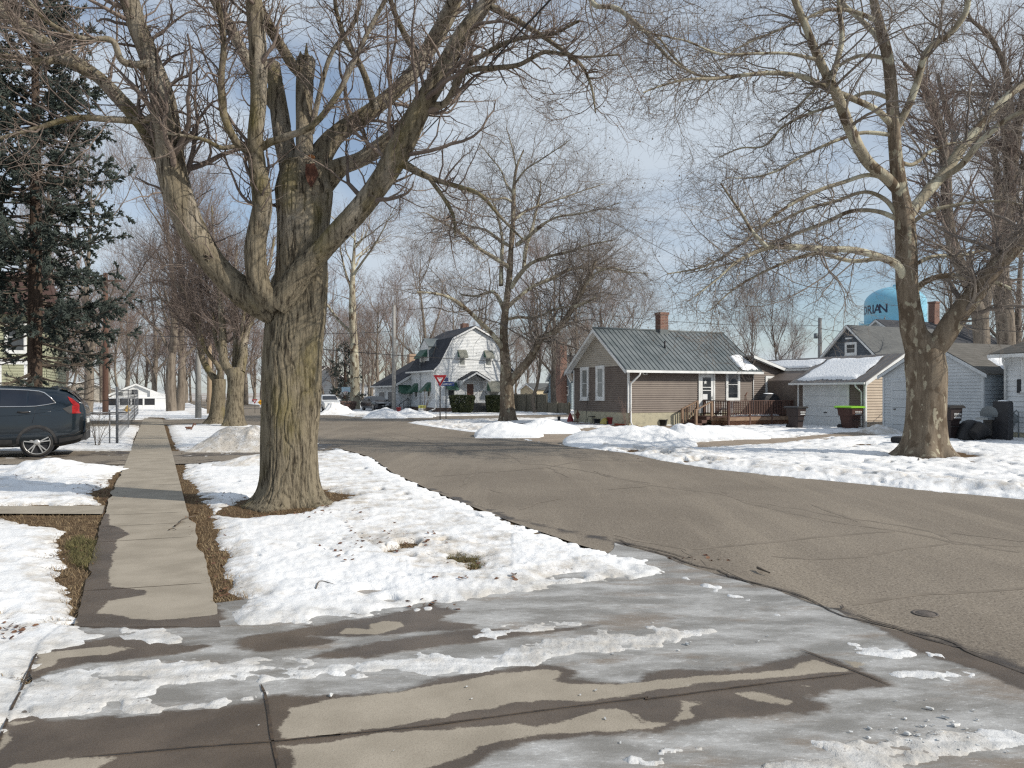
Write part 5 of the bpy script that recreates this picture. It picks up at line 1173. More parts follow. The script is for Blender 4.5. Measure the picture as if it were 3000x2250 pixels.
def snow_sheet(name, pts, th, parent, seed=0, m=None):
    """a ragged sheet of melting snow lying on a roof plane: pts are a 4-corner outline on the plane."""
    p = [Vector(q) for q in pts]; n = (p[1] - p[0]).cross(p[3] - p[0]).normalized(); n = n if n.z > 0 else -n
    N = 46; a, b = np.meshgrid(np.linspace(0, 1, N), np.linspace(0, 1, N), indexing='ij')
    e = np.minimum(np.minimum(a, 1 - a), np.minimum(b, 1 - b)); L1 = (p[1] - p[0]).length; L2 = (p[3] - p[0]).length
    q = e * 2.6 + .30 * fbm(a * L1 * 1.3, b * L2 * 1.1, seed, 3, seed) - .06
    h_ = np.where(q > 0, th * (1 - np.exp(-np.maximum(q, 0) / .1)), q * .3)
    P = [(p[0] * (1 - x) + p[1] * x) * (1 - y) + (p[3] * (1 - x) + p[2] * x) * y + n * hh for x, y, hh in zip(a.ravel(), b.ravel(), np.clip(h_, -.03, 1).ravel())]
    i = np.arange(N * N).reshape(N, N); Q = np.stack([i[:-1, :-1].ravel(), i[1:, :-1].ravel(), i[1:, 1:].ravel(), i[:-1, 1:].ravel()], 1)
    k = (h_.ravel()[Q] > -.012).any(1)
    return np_mesh(name, [tuple(v) for v in P], [Q[k]], m or M_ROOFSNOW, parent, True)

# --- brown house with the metal roof --------------------------------------------------
fr = Frame(*gp(1841, 1250)); H = House('brown_house', fr, 'small brown-sided house with grey metal gable roof and cream foundation')
L, Wd, ZE, ZF, ZR = 8.04, 5.43, 3.05, .69, 5.02
H.wall('v', 0, [(0, ZF), (L, ZF), (L, ZE), (0, ZE)], M_BSIDE)
H.wall('u', 0, [(0, ZF), (Wd, ZF), (Wd, ZE), (0, ZE)], M_BSIDE)
H.wall('u', 0, [(0, ZE), (Wd, ZE), (Wd / 2, ZR - .02)], M_TANGABLE, 'gable')
b = MB(); b.box(.02, L - .02, .02, Wd - .02, ZF - .1, ZE); b.prism([(.02, ZE), (Wd - .02, ZE), (Wd / 2, ZR - .1)], lambda a, z: (.02, a, z), lambda a, z: (L - .02, a, z)); b.build('wall', M_BSIDE, H.root)
H.block('foundation', -.01, L, -.01, Wd, -.1, ZF - .002, M_FOUND)
oh = .38; sl_ = (ZR - ZE) / (Wd / 2); ue0, ue1 = -.42, L + .30
zl = ZE - sl_ * oh
rf = H.slab([(ue0, -oh, zl), (ue1, -oh, zl), (ue1, Wd / 2, ZR), (ue0, Wd / 2, ZR)], .06, M_METAL)
H.seams((ue0 + .05, -oh, zl + .07), (ue1 - .05, -oh, zl + .07), (ue0 + .05, Wd / 2, ZR + .07), (ue1 - .05, Wd / 2, ZR + .07), 30, M_METAL, rf)
H.slab([(ue0, Wd + oh, zl), (ue1, Wd + oh, zl), (ue1, Wd / 2 + .02, ZR), (ue0, Wd / 2 + .02, ZR)], .06, M_METAL)
b = MB(); b.tube([(ue0, Wd / 2, ZR + .09), (ue1, Wd / 2, ZR + .09)], .06, 8); b.build('ridge_cap', M_METAL, rf)
b = MB()
for v0, v1 in ((-oh, Wd / 2), (Wd + oh, Wd / 2)):
    b.beam((ue0 - .012, v0, zl - .03), (ue0 - .012, v1, ZR - .03), .025, .17, (1, 0, 0)) if False else b.prism([(0, -.14), (0, .03), (1, .03), (1, -.14)], lambda t, z: (ue0 - .03, v0 + (v1 - v0) * t, zl + (ZR - zl) * t + z), lambda t, z: (ue0 - .003, v0 + (v1 - v0) * t, zl + (ZR - zl) * t + z))
b.build('rake_board', M_TRIM, rf)
b = MB()
for v0, v1 in ((-oh, Wd / 2), (Wd + oh, Wd / 2)):
    b.face([(ue0, v0, zl - .02), (-.02, v0, zl - .02), (-.02, v1, ZR - .02), (ue0, v1, ZR - .02)])
b.build('soffit', M_TRIM, rf)
b = MB(); b.box(ue0, ue1, -oh - .11, -oh - .003, zl - .09, zl + .03); b.build('gutter', M_TRIM, rf)
b = MB(); b.box(-.035, .06, -.038, .05, ZF, ZE - .2); b.build('corner_board', M_TRIM, H.root); b = MB(); b.box(-.038, .05, Wd - .06, Wd + .035, ZF, ZE - .1); b.build('corner_board', M_TRIM, H.root)
u_d = H.a_at('v', 0, Z4(836, 0)[0])
H.tube('downspout', [(u_d + .32, -oh - .06, zl - .08), (u_d + .28, -oh - .02, zl - .22), (u_d, -.09, zl - .62), (u_d, -.07, zl - .8), (u_d, -.07, .25), (u_d - .02, -.22, .06)], .045, M_TRIM)
u_d2 = H.a_at('v', 0, Z4(2058, 0)[0]); H.tube('downspout', [(u_d2, -.05, zl), (u_d2, -.05, .6)], .025, M_TRIM)
for r in ((Z4(350, 665), Z4(431, 992)), (Z4(504, 650), Z4(589, 992))):
    H.window('u', 0, H.rect('u', 0, *r), .15, True, M_CURT, .05)
H.window('v', 0, H.rect('v', 0, Z4b(893, 120), Z4b(1143, 700)), .13, True, M_GLASS)
a0, a1, z0, z1 = H.rect('v', 0, Z4b(398, 185), Z4b(692, 925)); f = H.map('v', 0); b = MB()
for x0, x1, y0, y1 in ((a0, a0 + .10, z0, z1), (a1 - .10, a1, z0, z1), (a0 + .10, a1 - .10, z1 - .1, z1)): b.box(x0, x1, -.01, .045, y0, y1, f)
dfr = b.build('door_frame', M_TRIM, H.root)
d0, d1, dz0, dz1 = a0 + .12, a1 - .12, z0 + .02, z1 - .12
b = MB(); gw0, gw1 = d0 + .14, d1 - .14
for x0, x1, y0, y1 in ((d0, gw0, dz0, dz1), (gw1, d1, dz0, dz1), (gw0, gw1, dz0, dz0 + .62), (gw0, gw1, dz1 - .16, dz1), (gw0, gw1, dz1 - .70, dz1 - .66), (gw0, gw1, dz1 - .86, dz1 - .82)): b.box(x0, x1, -.01, .03, y0, y1, f)
dr_ = b.build('storm_door', M_TRIM, H.root)
b = MB(); b.box(gw0, gw1, -.01, .008, dz0 + .62, dz1 - .16, f); b.build('pane', M_GLASS, dr_)
b = MB(); cx, cz = (gw0 + gw1) / 2 - .1, dz1 - .42
st = [(cx + (.13 if k % 2 == 0 else .05) * math.sin(math.pi * k / 5), cz + (.13 if k % 2 == 0 else .05) * math.cos(math.pi * k / 5)) for k in range(10)]
b.prism(st, lambda a, z: f(a, .012, z), lambda a, z: f(a, .026, z)); b.build('star_ornament', M_TRIM, dr_)
b = MB(); b.tube([f(gw1 + .06, .05, dz0 + .72), f(gw1 + .06, .05, dz0 + .86)], .014, 6); b.build('handle', M_DARK, dr_)
b = MB(); b.box(gw0 + .02, gw0 + .32, .012, .024, dz0 + .70, dz0 + .98, f); b.build('notice', M_WHITE, dr_)
ul = H.a_at('v', 0, Z4(977, 0)[0]); zl_ = H.z_at('v', 0, ul, Z4(0, 712)[1]); b = MB(); b.box(ul - .14, ul + .14, 0, .05, zl_ - .14, zl_ + .10, f); b.box(ul - .05, ul + .05, .05, .14, zl_ + .02, zl_ + .20, f); o = b.build('wall_vent', M_TRIM, H.root)
b = MB(); b.lathe([(.085, 0), (.07, .06), (.02, .065)], 14, (0, 0, 0), lambda p: f(ul + p[0], .05 + p[2], zl_ - .03 + p[1])); b.build('vent_mouth', M_DARK, o)
uc = H.a_at('v', Wd / 2, Z4(1152, 0)[0]); b = MB(); zt = H.z_at('v', Wd / 2, uc, Z4(0, 122)[1]); b.box(uc - .26, uc + .26, Wd / 2 - .24, Wd / 2 + .24, ZR - .35, zt - .14); b.box(uc - .30, uc + .30, Wd / 2 - .28, Wd / 2 + .28, zt - .14, zt); ch = b.build('chimney', M_BRICK, rf)
b = MB(); b.box(uc - .29, uc + .29, Wd / 2 - .27, Wd / 2 + .27, ZR - .32, ZR + .14); b.build('flashing', M_METAL, ch)
b = MB(); up = H.a_at('v', 1.2, Z4(1188, 0)[0]); b.tube([(up, 1.25, zl + 1.1), (up, 1.25, zl + 1.65)], .05, 8); b.build('vent_pipe', M_DARK, rf)
u0s = H.a_at('v', 0, 2150); zz_ = lambda v: zl + sl_ * (v + oh) + .075
snow_sheet('roof_snow', [(L - 1.1, -.36, zz_(-.36)), (L + .15, -.36, zz_(-.36)), (L - .2, .95, zz_(.95)), (L - 1.0, .75, zz_(.75))], .10, rf, 5)
# side wing in the same plane, with its own window and sloping roof edge
U1 = 10.45
H.wall('v', .02, [(L + .005, .45), (U1, .45), (U1, 2.78), (L + .005, 3.50)], M_BSIDE)
H.window('v', .02, H.rect('v', .02, Z4b(1605, 255), Z4b(1862, 625)), .12, True, M_CURT)
H.block('foundation', L, U1, .03, 2.9, -.1, .449, M_FOUND)
wr = H.slab([(L - .2, -.28, 3.66), (U1 + .1, -.28, 2.85), (U1 + .1, 3.2, 2.85), (L - .2, 3.2, 3.66)], .06, M_METAL2)
b = MB(); b.prism([(0, -.13), (0, .02), (1, .02), (1, -.13)], lambda t, z: (L - .2 + (U1 + .3 - L) * t, -.31, 3.68 - .83 * t + z), lambda t, z: (L - .2 + (U1 + .3 - L) * t, -.283, 3.68 - .83 * t + z)); b.build('rake_board', M_TRIM, wr)
# garage facing the street
UG, V0, V1, UR, ZGE, ZGR = 9.0, -6.42, -2.28, 11.3, 2.34, 3.55
H.wall('u', UG, [(V0, 0), (V1, 0), (V1, ZGE), (V0, ZGE)], M_BSIDE)
H.wall('v', V0, [(UG, 0), (13.6, 0), (13.6, ZGE), (UR, ZGR), (UG, ZGE)], mat('tan_siding', (0.40, 0.325, 0.25), .65, (0.45, 0.37, 0.285), 1.5), pitch=.13, label='sunlit tan side wall of the garage')
b = MB(); b.box(UG + .02, 13.58, V0 + .02, 0, 0, ZGE); b.prism([(UG + .02, ZGE), (13.58, ZGE), (UR, ZGR - .05)], lambda a, z: (a, V0 + .02, z), lambda a, z: (a, .6, z)); b.build('wall', M_BSIDE, H.root)
H.wall('u', 10.42, [(V1, .4), (.02, .4), (.02, 2.72), (V1, 2.72)], M_BSIDE)
sg = (ZGR - ZGE) / (UR - UG); ee = UG - .35
gr_ = H.slab([(ee, V0 - .3, ZGE - sg * .35), (ee, V1 + .25, ZGE - sg * .35), (UR, V1 + .25, ZGR), (UR, V0 - .3, ZGR)], .05, M_METAL2)
H.seams((ee, V0 - .28, ZGE - sg * .35 + .055), (ee, V1 + .2, ZGE - sg * .35 + .055), (UR, V0 - .28, ZGR + .055), (UR, V1 + .2, ZGR + .055), 15, M_METAL2, gr_, .03, .02)
e2 = 10.15; z2 = ZGE + sg * (e2 - UG)
g2 = H.slab([(e2, V1 + .25, z2), (e2, 3.0, z2), (UR, 3.0, ZGR), (UR, V1 + .25, ZGR)], .05, M_METAL2)
H.slab([(13.9, V0 - .3, ZGE - sg * .3), (13.9, 3.0, ZGE - sg * .3), (UR + .01, 3.0, ZGR), (UR + .01, V0 - .3, ZGR)], .05, M_METAL2)
zg = lambda u: ZGE + sg * (u - UG) + .06
snow_sheet('roof_snow', [(ee + .18, V0 + .25, zg(ee + .18)), (ee + .15, V1 + .1, zg(ee + .15)), (UR - .3, V1 - .0, zg(UR - .3)), (UR - .25, V0 + .6, zg(UR - .25))], .09, gr_, 11)
snow_sheet('roof_snow', [(e2 + .02, V1 + .0, zg(e2)), (e2 + .02, 2.6, zg(e2)), (UR - .2, 2.4, zg(UR - .2)), (UR - .3, V1 + .0, zg(UR - .3))], .09, g2, 14)
b = MB(); b.prism([(0, -.15), (0, .03), (1, .03), (1, -.15)], lambda t, z: (ee + (UR - ee) * t, V0 - .335, ZGE - sg * .35 + (ZGR - ZGE + sg * .35) * t + z), lambda t, z: (ee + (UR - ee) * t, V0 - .304, ZGE - sg * .35 + (ZGR - ZGE + sg * .35) * t + z)); b.build('rake_board', M_TRIM, gr_)
b = MB(); b.box(ee - .10, ee - .002, V0 - .3, V1 + .25, ZGE - sg * .35 - .07, ZGE - sg * .35 + .03); b.build('gutter', M_TRIM, gr_)
b = MB(); b.box(e2 - .10, e2 - .002, V1 + .25, -.35, z2 - .07, z2 + .03); b.build('gutter', M_TRIM, g2)
b = MB(); b.box(UG - .04, UG + .06, V0 - .04, V0 + .07, 0, ZGE - .05); b.build('corner_board', M_TRIM, H.root); b = MB(); b.box(UG - .04, UG + .05, V1 - .06, V1 + .035, 0, ZGE - .05); b.build('corner_board', M_TRIM, H.root)
H.tube('downspout', [(ee - .05, V0 + .25, ZGE - .26), (ee - .02, V0 + .2, ZGE - .38), (UG - .07, V0 + .16, ZGE - .62), (UG - .07, V0 + .16, .1)], .042, M_TRIM)
a0, a1, z0, z1 = H.rect('u', UG, Z5(428, 893), Z5(802, 1262)); z0 = 0.0; f = H.map('u', UG); b = MB()
for x0, x1, y0, y1 in ((a0, a0 + .13, 0, z1), (a1 - .13, a1, 0, z1), (a0 + .13, a1 - .13, z1 - .12, z1)): b.box(x0, x1, -.01, .035, y0, y1, f)
b.build('garage_door_frame', M_TRIM, H.root)
b = MB(); n = 4; hd = (z1 - .12) / n
for k in range(n): b.box(a0 + .13, a1 - .13, -.02, .012, k * hd + .006, (k + 1) * hd - .006, f)
gd = b.build('garage_door', M_GDOOR, H.root); b = MB(); b.box((a0 + a1) / 2 - .09, (a0 + a1) / 2 + .09, .012, .04, .68, .72, f); b.build('handle', M_DARK, gd)

# deck, a thing of its own
M_DECK = mat('stained_deck_wood', (0.072, 0.036, 0.027), 0.75, (0.105, 0.055, 0.040), 4, stretch=(1, 1, 6))
M_DECKL = mat('worn_deck_wood', (0.20, 0.13, 0.085), 0.8, (0.27, 0.18, 0.12), 4)
M_LATT = mat('lattice_wood', (0.21, 0.105, 0.062), 0.8, (0.29, 0.15, 0.09), 5)
D = empty('wooden_deck', (fr.o[0], fr.o[1], 0), TURN, 'dark red-brown wooden deck with railing, steps and lattice skirt', 'deck')
du0, du1, dv, dz = 4.62, 8.85, -2.0, .50
b = MB()
for k in range(14): b.box(3.95, du1, dv + k * .14, dv + k * .14 + .132, dz - .035, dz)
b.build('floor', M_DECK, D)
b = MB(); b.box(du0, du1, dv - .03, dv - .002, dz - .22, dz - .04); b.box(3.95, du0, dv + .5, dv + .53, dz - .22, dz - .04); b.box(du0 - .03, du0 - .002, dv, dv + .5, dz - .22, dz - .04); b.build('rim_board', M_DECKL, D)
for u, v in ((du0, dv), ((du0 + du1) / 2 - .75, dv), ((du0 + du1) / 2 + .7, dv), (du1, dv), (du0, -.12)):
    b = MB(); b.box(u - .045, u + .045, v - .04, v + .05, 0, 1.26); b.build('railing_post', M_DECK, D)
b = MB(); b.box(du0 - .06, du1 + .06, dv - .07, dv + .07, 1.26, 1.30); b.box(du0 - .07, du0 + .07, dv + .07, -.05, 1.26, 1.30); b.box(du0, du1, dv - .02, dv + .02, .60, .66); b.box(du0 - .02, du0 + .02, dv + .02, -.1, .60, .66); b.build('handrail', M_DECK, D)
b = MB(); n = 38
for k in range(n):
    u = du0 + (du1 - du0) * (k + .5) / n; b.box(u - .019, u + .019, dv - .057, dv - .021, .55, 1.255)
for k in range(15):
    v = dv + 1.9 * (k + .5) / 15; b.box(du0 - .057, du0 - .021, v - .019, v + .019, .55, 1.255)
b.build('balusters', M_DECK, D)
def lattice(b, f, a0, a1, z0, z1, st=.085):
    h_ = z1 - z0; k = a0 - h_
    while k < a1:
        for sg_ in (0, 1):
            p0, p1 = (k, z0), (k + h_, z1)
            if p0[0] < a0: p0 = (a0, z0 + a0 - k)
            if p1[0] > a1: p1 = (a1, z0 + a1 - k)
            if p1[0] - p0[0] > .02:
                q0, q1 = (p0, p1) if not sg_ else ((p0[0], z0 + z1 - p0[1]), (p1[0], z0 + z1 - p1[1]))
                b.beam(f(q0[0], .006 + .008 * sg_, q0[1]), f(q1[0], .006 + .008 * sg_, q1[1]), .007, .026, f(0, 1, 0) - Vector(f(0, 0, 0)) if False else Vector(f(0, 1, 0)) - Vector(f(0, 0, 0)))
        k += st
b = MB(); lattice(b, lambda a, o, z: Vector((a, dv - o, z)), du0, du1, .02, dz - .23); lattice(b, lambda a, o, z: Vector((du0 - o, a, z)), dv, dv + .5, .02, dz - .23); lattice(b, lambda a, o, z: Vector((a, dv + .5 - o, z)), 3.95, du0, .02, dz - .23); b.build('lattice', M_LATT, D)
b = MB()
for k in range(3):
    b.box(3.05 + k * .3, 3.05 + (k + 1) * .3 + .02, dv + .5, -.35, .165 * k, .165 * (k + 1) - .003)
b.build('steps', M_DECK, D)
b = MB(); us = 3.0
b.box(us - .05, us + .05, dv + .45, dv + .55, 0, .80); b.box(3.92, 4.02, dv + .45, dv + .55, .3, 1.27); b.beam((us - .05, dv + .5, .82), (3.97, dv + .5, 1.25), .10, .05)
b.box(us - .05, us + .05, -.42, -.33, 0, .82); b.beam((us - .05, -.38, .84), (3.97, -.38, 1.27), .10, .05); b.box(3.92, 4.02, -.43, -.33, .3, 1.29)
for k in range(7):
    u = us + .14 * (k + .6); b.box(u - .018, u + .018, -.40, -.36, .17 * (u - us) / .3 + .1, .84 + .43 * (u - us) / .97)
b.build('stair_railing', M_DECKL, D)
o = snow_sheet('snow_patch', [(5.0, -1.9, dz + .004), (8.3, -1.9, dz + .004), (8.2, -.9, dz + .004), (5.2, -1.0, dz + .004)], .12, D, 17)
# things on and around the deck
M_BLACK = mat('black_cover', (0.012, 0.012, 0.015), 0.55, (0.022, 0.022, 0.026), 4, bump=(8, .5, .03))
M_PLBLK = mat('black_plastic', (0.014, 0.014, 0.016), 0.5)
def loc(u, v, z=0.0): w = fr.world(u, v); return (w[0], w[1], z)
t = empty('barbecue_grill', loc(7.85, -1.35, dz), TURN, 'black-covered barbecue grill on the deck with a cap of snow', 'grill')
b = MB(); b.prism([(-.62, 0), (.62, 0), (.64, .68), (.42, 1.02), (.25, 1.12), (-.25, 1.12), (-.42, 1.0), (-.64, .68)], lambda a, z: (a, -.30 + .05 * (z > .9), z), lambda a, z: (a, .30 - .05 * (z > .9), z)); b.build('cover', M_BLACK, t)
b = MB(); b.lathe([(.30, 0), (.27, .03), (.15, .05), (.01, .055)], 20, (0, 0, 1.118), lambda p: (p[0] * 1.1, p[1] * .75, p[2])); b.build('snow_cap', M_ROOFSNOW, t)
M_BENCH = mat('white_bench', (0.6, 0.61, 0.6), .5)
t = empty('white_bench', loc(4.95, -1.3, dz), TURN + 1.57, 'white slatted bench on the deck behind the left railing', 'bench')
b = MB(); b.box(-.45, .45, -.2, .2, .36, .40); b.build('seat', M_BENCH, t)
b = MB()
for k in range(7): b.box(-.43 + k * .135, -.37 + k * .135, -.22, -.19, .40, .72)
b.build('backrest', M_BENCH, t)
for sx in (-1, 1):
    b = MB(); b.box(sx * .42 - .03, sx * .42 + .03, -.18, .18, 0, .36); b.build('leg', M_BENCH, t)
t = empty('wooden_tripod', loc(5.75, -1.95, 1.30), TURN, 'small rusty animal figure standing on the deck handrail', 'ornament')
M_RUST = mat('rusty_metal', (0.10, 0.045, 0.028), 0.8, (0.16, 0.08, 0.05), 20)
b = MB()
for dx in (-.07, .07, 0): b.tube([(dx, 0, 0), (dx * .3, 0, .30)], .012, 6)
b.tube([(-.06, 0, .22), (.04, 0, .30), (.10, 0, .40), (.16, 0, .38)], [.02, .035, .03, .012], 8); b.build('body', M_RUST, t); t.name = 'garden_figure'

def bin_(name, pos, rz, label, body, lid, text=True, tall=1.02, w=.56, d=.64):
    t = empty(name, pos, rz, label, 'trash bin', 'wheeled trash carts')
    b = MB(); prof = [(0, .40, .44), (.58, .49, .55), (.60, .55, .62), (.86, .58, .66), (tall - .06, w + .03, d + .04)]
    rings = []
    for z, x, y in prof:
        c = .06; q = [(-x / 2 + c, -y / 2), (x / 2 - c, -y / 2), (x / 2, -y / 2 + c), (x / 2, y / 2 - c), (x / 2 - c, y / 2), (-x / 2 + c, y / 2), (-x / 2, y / 2 - c), (-x / 2, -y / 2 + c)]
        rings.append([b.v((a, e, z)) for a, e in q])
    for A, B in zip(rings, rings[1:]):
        for j in range(8): b.fi((A[j], A[(j + 1) % 8], B[(j + 1) % 8], B[j]))
    b.fi(rings[0][::-1]); b.fi(rings[-1]); b.build('body', body, t)
    b = MB(); x, y = w + .09, d + .11
    b.prism([(-x / 2, tall - .06), (x / 2, tall - .06), (x / 2, tall - .015), (x / 2 - .08, tall + .03), (-x / 2 + .08, tall + .03), (-x / 2, tall - .015)], lambda a, z: (a, -y / 2, z), lambda a, z: (a, y / 2 + .03, z)); b.build('lid', lid, t)
    b = MB(); b.tube([(-.26, d / 2 + .08, tall - .10), (.26, d / 2 + .08, tall - .10)], .016, 8); b.build('handle', M_PLBLK, t)
    for sx in (-1, 1):
        b = MB(); b.lathe([(.10, -.02), (.11, 0), (.10, .03)], 16, (0, 0, 0), lambda p: (sx * .22 + p[2], .24 + p[0], .10 + p[1])); b.build('wheel', M_PLBLK, t)
    b = MB(); b.box(-.20, .20, -d / 2 - .018, -d / 2 + .02, .40, .43); b.build('catch_bar', M_PLBLK, t)
    return t
# ------------------------------------------------------------------ lettering
def lettering(name, s, size, f, m, parent, fit=None, bold=0.0):
    cu = bpy.data.curves.new('lettering', 'FONT'); cu.body = s; cu.size = size; cu.align_x = 'CENTER'; cu.align_y = 'CENTER'; cu.offset = bold * size
    o = bpy.data.objects.new('lettering', cu); COL.objects.link(o); dg = bpy.context.evaluated_depsgraph_get()
    me = bpy.data.meshes.new_from_object(o.evaluated_get(dg)); bpy.data.objects.remove(o); bpy.data.curves.remove(cu)
    xs = [v.co.x for v in me.vertices]; k = 1.0
    if fit and max(xs) - min(xs) > fit: k = fit / (max(xs) - min(xs))
    for v in me.vertices: v.co = f(v.co.x * k, v.co.y)
    me.name = name; me.materials.clear(); me.materials.append(m); q = bpy.data.objects.new(name, me); COL.objects.link(q); q.parent = parent; return q
M_LETW = mat('white_lettering', (0.7, 0.72, 0.72), .6)
M_LETN = mat('navy_lettering', (0.012, 0.020, 0.055), .5)
M_BINB = mat('brown_bin_plastic', (0.060, 0.024, 0.017), .55, (0.075, 0.031, 0.022), 3); M_BIND = mat('dark_brown_bin_plastic', (0.022, 0.013, 0.013), .55)
M_LIME = mat('lime_lid_plastic', (0.22, 0.52, 0.025), .45); M_BINL = mat('dark_bin_lid', (0.014, 0.013, 0.014), .5)
def bin_text(t, d=.64):
    f = lambda x, y: Vector((x + .04, -d / 2 - .018, .78 + y)); lettering('sticker_lettering', 'STEVENS', .085, f, M_LETW, t, .30, .02)
    b = MB(); b.box(-.10, .18, -d / 2 - .016, -d / 2 - .0, .665, .69); b.box(-.08, .16, -d / 2 - .016, -d / 2, .72, .728); b.build('sticker', M_LETW, t)
def at(px, Y): return ((px - CX) / FOC * Y, Y, 0)
x, y, _ = at(2332, 36.2); t = bin_('trash_bin', (x, y, .0), rad(28), 'dark brown wheeled trash bin at the corner of the wooden deck', M_BIND, M_BINL); bin_text(t); t.scale = (1.1, 1.1, 1.0)
x, y, _ = at(2490, 35.6); t = bin_('trash_bin', (x, y, .03), rad(22), 'reddish-brown trash bin with a lime green lid before the garage door', M_BINB, M_LIME); bin_text(t); t.scale = (1.35, 1.35, 1.0)
x, y, _ = at(2780, 27.6); t = bin_('trash_bin', (x, y, .0), rad(14), 'dark trash bin standing against the white garage behind the sycamore trunk', M_BIND, M_BINL); bin_text(t); t.scale = (1.05, 1.05, 1.2)

# ------------------------------------------------------------------ white garage and right-hand white house (same street frame as the brown house)
def sub(u, v): w = fr.world(u, v); return Frame(w[0], w[1])
G2 = House('white_garage', fr, 'white-sided gable garage with grey shingle roof behind the forked sycamore', 'garage')
UG2, Va, Vb, ZE2, ZR2, Dp = 7.06, -13.35, -9.0, 2.5, 3.72, 6.6
Vm = (Va + Vb) / 2
G2.wall('u', UG2, [(Va, 0), (Vb, 0), (Vb, ZE2), (Vm, ZR2), (Va, ZE2)], M_GWSIDE, pitch=.125)
G2.wall('v', Va, [(UG2, 0), (UG2 + Dp, 0), (UG2 + Dp, ZE2), (UG2, ZE2)], mat('painted_shade_siding', (0.34, 0.385, 0.42), .6, (0.39, 0.43, 0.465), 1.5), pitch=.15)  # side wall's shade put into a darker, bluer siding colour
G2.wall('-v', Vb, [(UG2, 0), (UG2 + Dp, 0), (UG2 + Dp, ZE2), (UG2, ZE2)], M_GWSIDE, pitch=.125)
b = MB(); b.box(UG2 + .02, UG2 + Dp - .02, Va + .02, Vb - .02, 0, ZE2); b.prism([(Va + .02, ZE2), (Vb - .02, ZE2), (Vm, ZR2 - .05)], lambda a, z: (UG2 + .02, a, z), lambda a, z: (UG2 + Dp - .02, a, z)); b.build('wall', M_GWSIDE, G2.root)
s2 = (ZR2 - ZE2) / (Vb - Vm); o2 = .22
r2 = G2.slab([(UG2 - .12, Va - o2, ZE2 - s2 * o2), (UG2 + Dp + .1, Va - o2, ZE2 - s2 * o2), (UG2 + Dp + .1, Vm, ZR2), (UG2 - .12, Vm, ZR2)], .05, M_SHTAUPE)
G2.slab([(UG2 - .12, Vb + o2, ZE2 - s2 * o2), (UG2 + Dp + .1, Vb + o2, ZE2 - s2 * o2), (UG2 + Dp + .1, Vm + .01, ZR2), (UG2 - .12, Vm + .01, ZR2)], .05, M_SHTAUPE)
zr2 = lambda v: ZE2 + s2 * (v - Va) + .06
snow_sheet('roof_snow', [(UG2 + 1.3, Va - .1, zr2(Va - .1)), (UG2 + 4.2, Va - .1, zr2(Va - .1)), (UG2 + 4.2, Va + 1.0, zr2(Va + 1.0)), (UG2 + 1.6, Va + .9, zr2(Va + .9))], .12, r2, 21)
b = MB()
for ve in (Va - o2, Vb + o2): b.prism([(0, -.11), (0, .02), (1, .02), (1, -.11)], lambda t, z: (UG2 - .15, ve + (Vm - ve) * t, ZE2 - s2 * o2 + (ZR2 - ZE2 + s2 * o2) * t + z), lambda t, z: (UG2 - .123, ve + (Vm - ve) * t, ZE2 - s2 * o2 + (ZR2 - ZE2 + s2 * o2) * t + z))
b.build('rake_board', M_GWSIDE, r2)
b = MB(); b.box(UG2 - .04, UG2 + .05, Vb - .05, Vb + .04, 0, ZE2); b.build('corner_board', M_GWSIDE, G2.root); b = MB(); b.box(UG2 - .04, UG2 + .05, Va - .04, Va + .05, 0, ZE2); b.build('corner_board', M_GWSIDE, G2.root)
a0, a1, z0, z1 = G2.rect('u', UG2, Z5(1140, 860), Z5(1572, 1290)); f = G2.map('u', UG2); b = MB()
for x0, x1, y0, y1 in ((a0, a0 + .1, 0, z1), (a1 - .1, a1, 0, z1), (a0 + .1, a1 - .1, z1 - .1, z1)): b.box(x0, x1, -.01, .03, y0, y1, f)
b.build('garage_door_frame', M_GWSIDE, G2.root)
b = MB(); n = 6; hd = (z1 - .1) / n
for k in range(n): b.box(a0 + .1, a1 - .1, -.02, .02, k * hd + .008, (k + 1) * hd - .008, f)
gd = b.build('garage_door', M_GWSIDE, G2.root); b = MB(); b.box(a1 - .24, a1 - .14, .02, .05, .98, 1.03, f); b.build('handle', M_DARK, gd)

RH = House('white_house', fr, 'white clapboard house with dark roof cut off by the right edge')
UH, Vh = 7.45, -13.92
RH.wall('u', UH, [(-26, .25), (Vh, .25), (Vh, 3.15), (-26, 3.15)], M_WSIDE, pitch=.19, lip=.035)
RH.wall('-v', Vh, [(UH, .25), (UH + 8, .25), (UH + 8, 3.15), (UH, 3.15)], M_WSIDE, pitch=.19, lip=.035)
RH.block('foundation', UH + .02, UH + 8, -26, Vh - .02, -.1, .249, M_FOUND); RH.block('wall', UH + .03, UH + 7.9, -25.9, Vh - .03, .25, 3.14, M_WSIDE)
r3 = RH.slab([(UH - .4, -26.4, 3.1), (UH - .4, Vh + .35, 3.1), (UH + 4, Vh - 3.2, 5.3), (UH + 4, -22.8, 5.3)], .07, M_SHTAUPE)
RH.slab([(UH - .4, Vh + .35, 3.1), (UH + 8.4, Vh + .35, 3.1), (UH + 4.1, Vh - 3.2, 5.3), (UH + 4, Vh - 3.21, 5.3)], .07, M_SHTAUPE)
b = MB(); b.box(UH - .5, UH - .402, -26.4, Vh + .35, 3.0, 3.13); b.build('gutter', M_TRIM, r3)
b = MB(); b.box(UH - .4, UH, -26.4, Vh + .35, 3.07, 3.085); b.build('soffit', M_TRIM, r3)
vd = RH.a_at('u', UH, Z5(2070, 0)[0]); RH.tube('downspout', [(UH - .44, vd - .15, 3.02), (UH - .4, vd - .12, 2.9), (UH - .08, vd, 2.62), (UH - .08, vd, .3)], .045, M_TRIM)
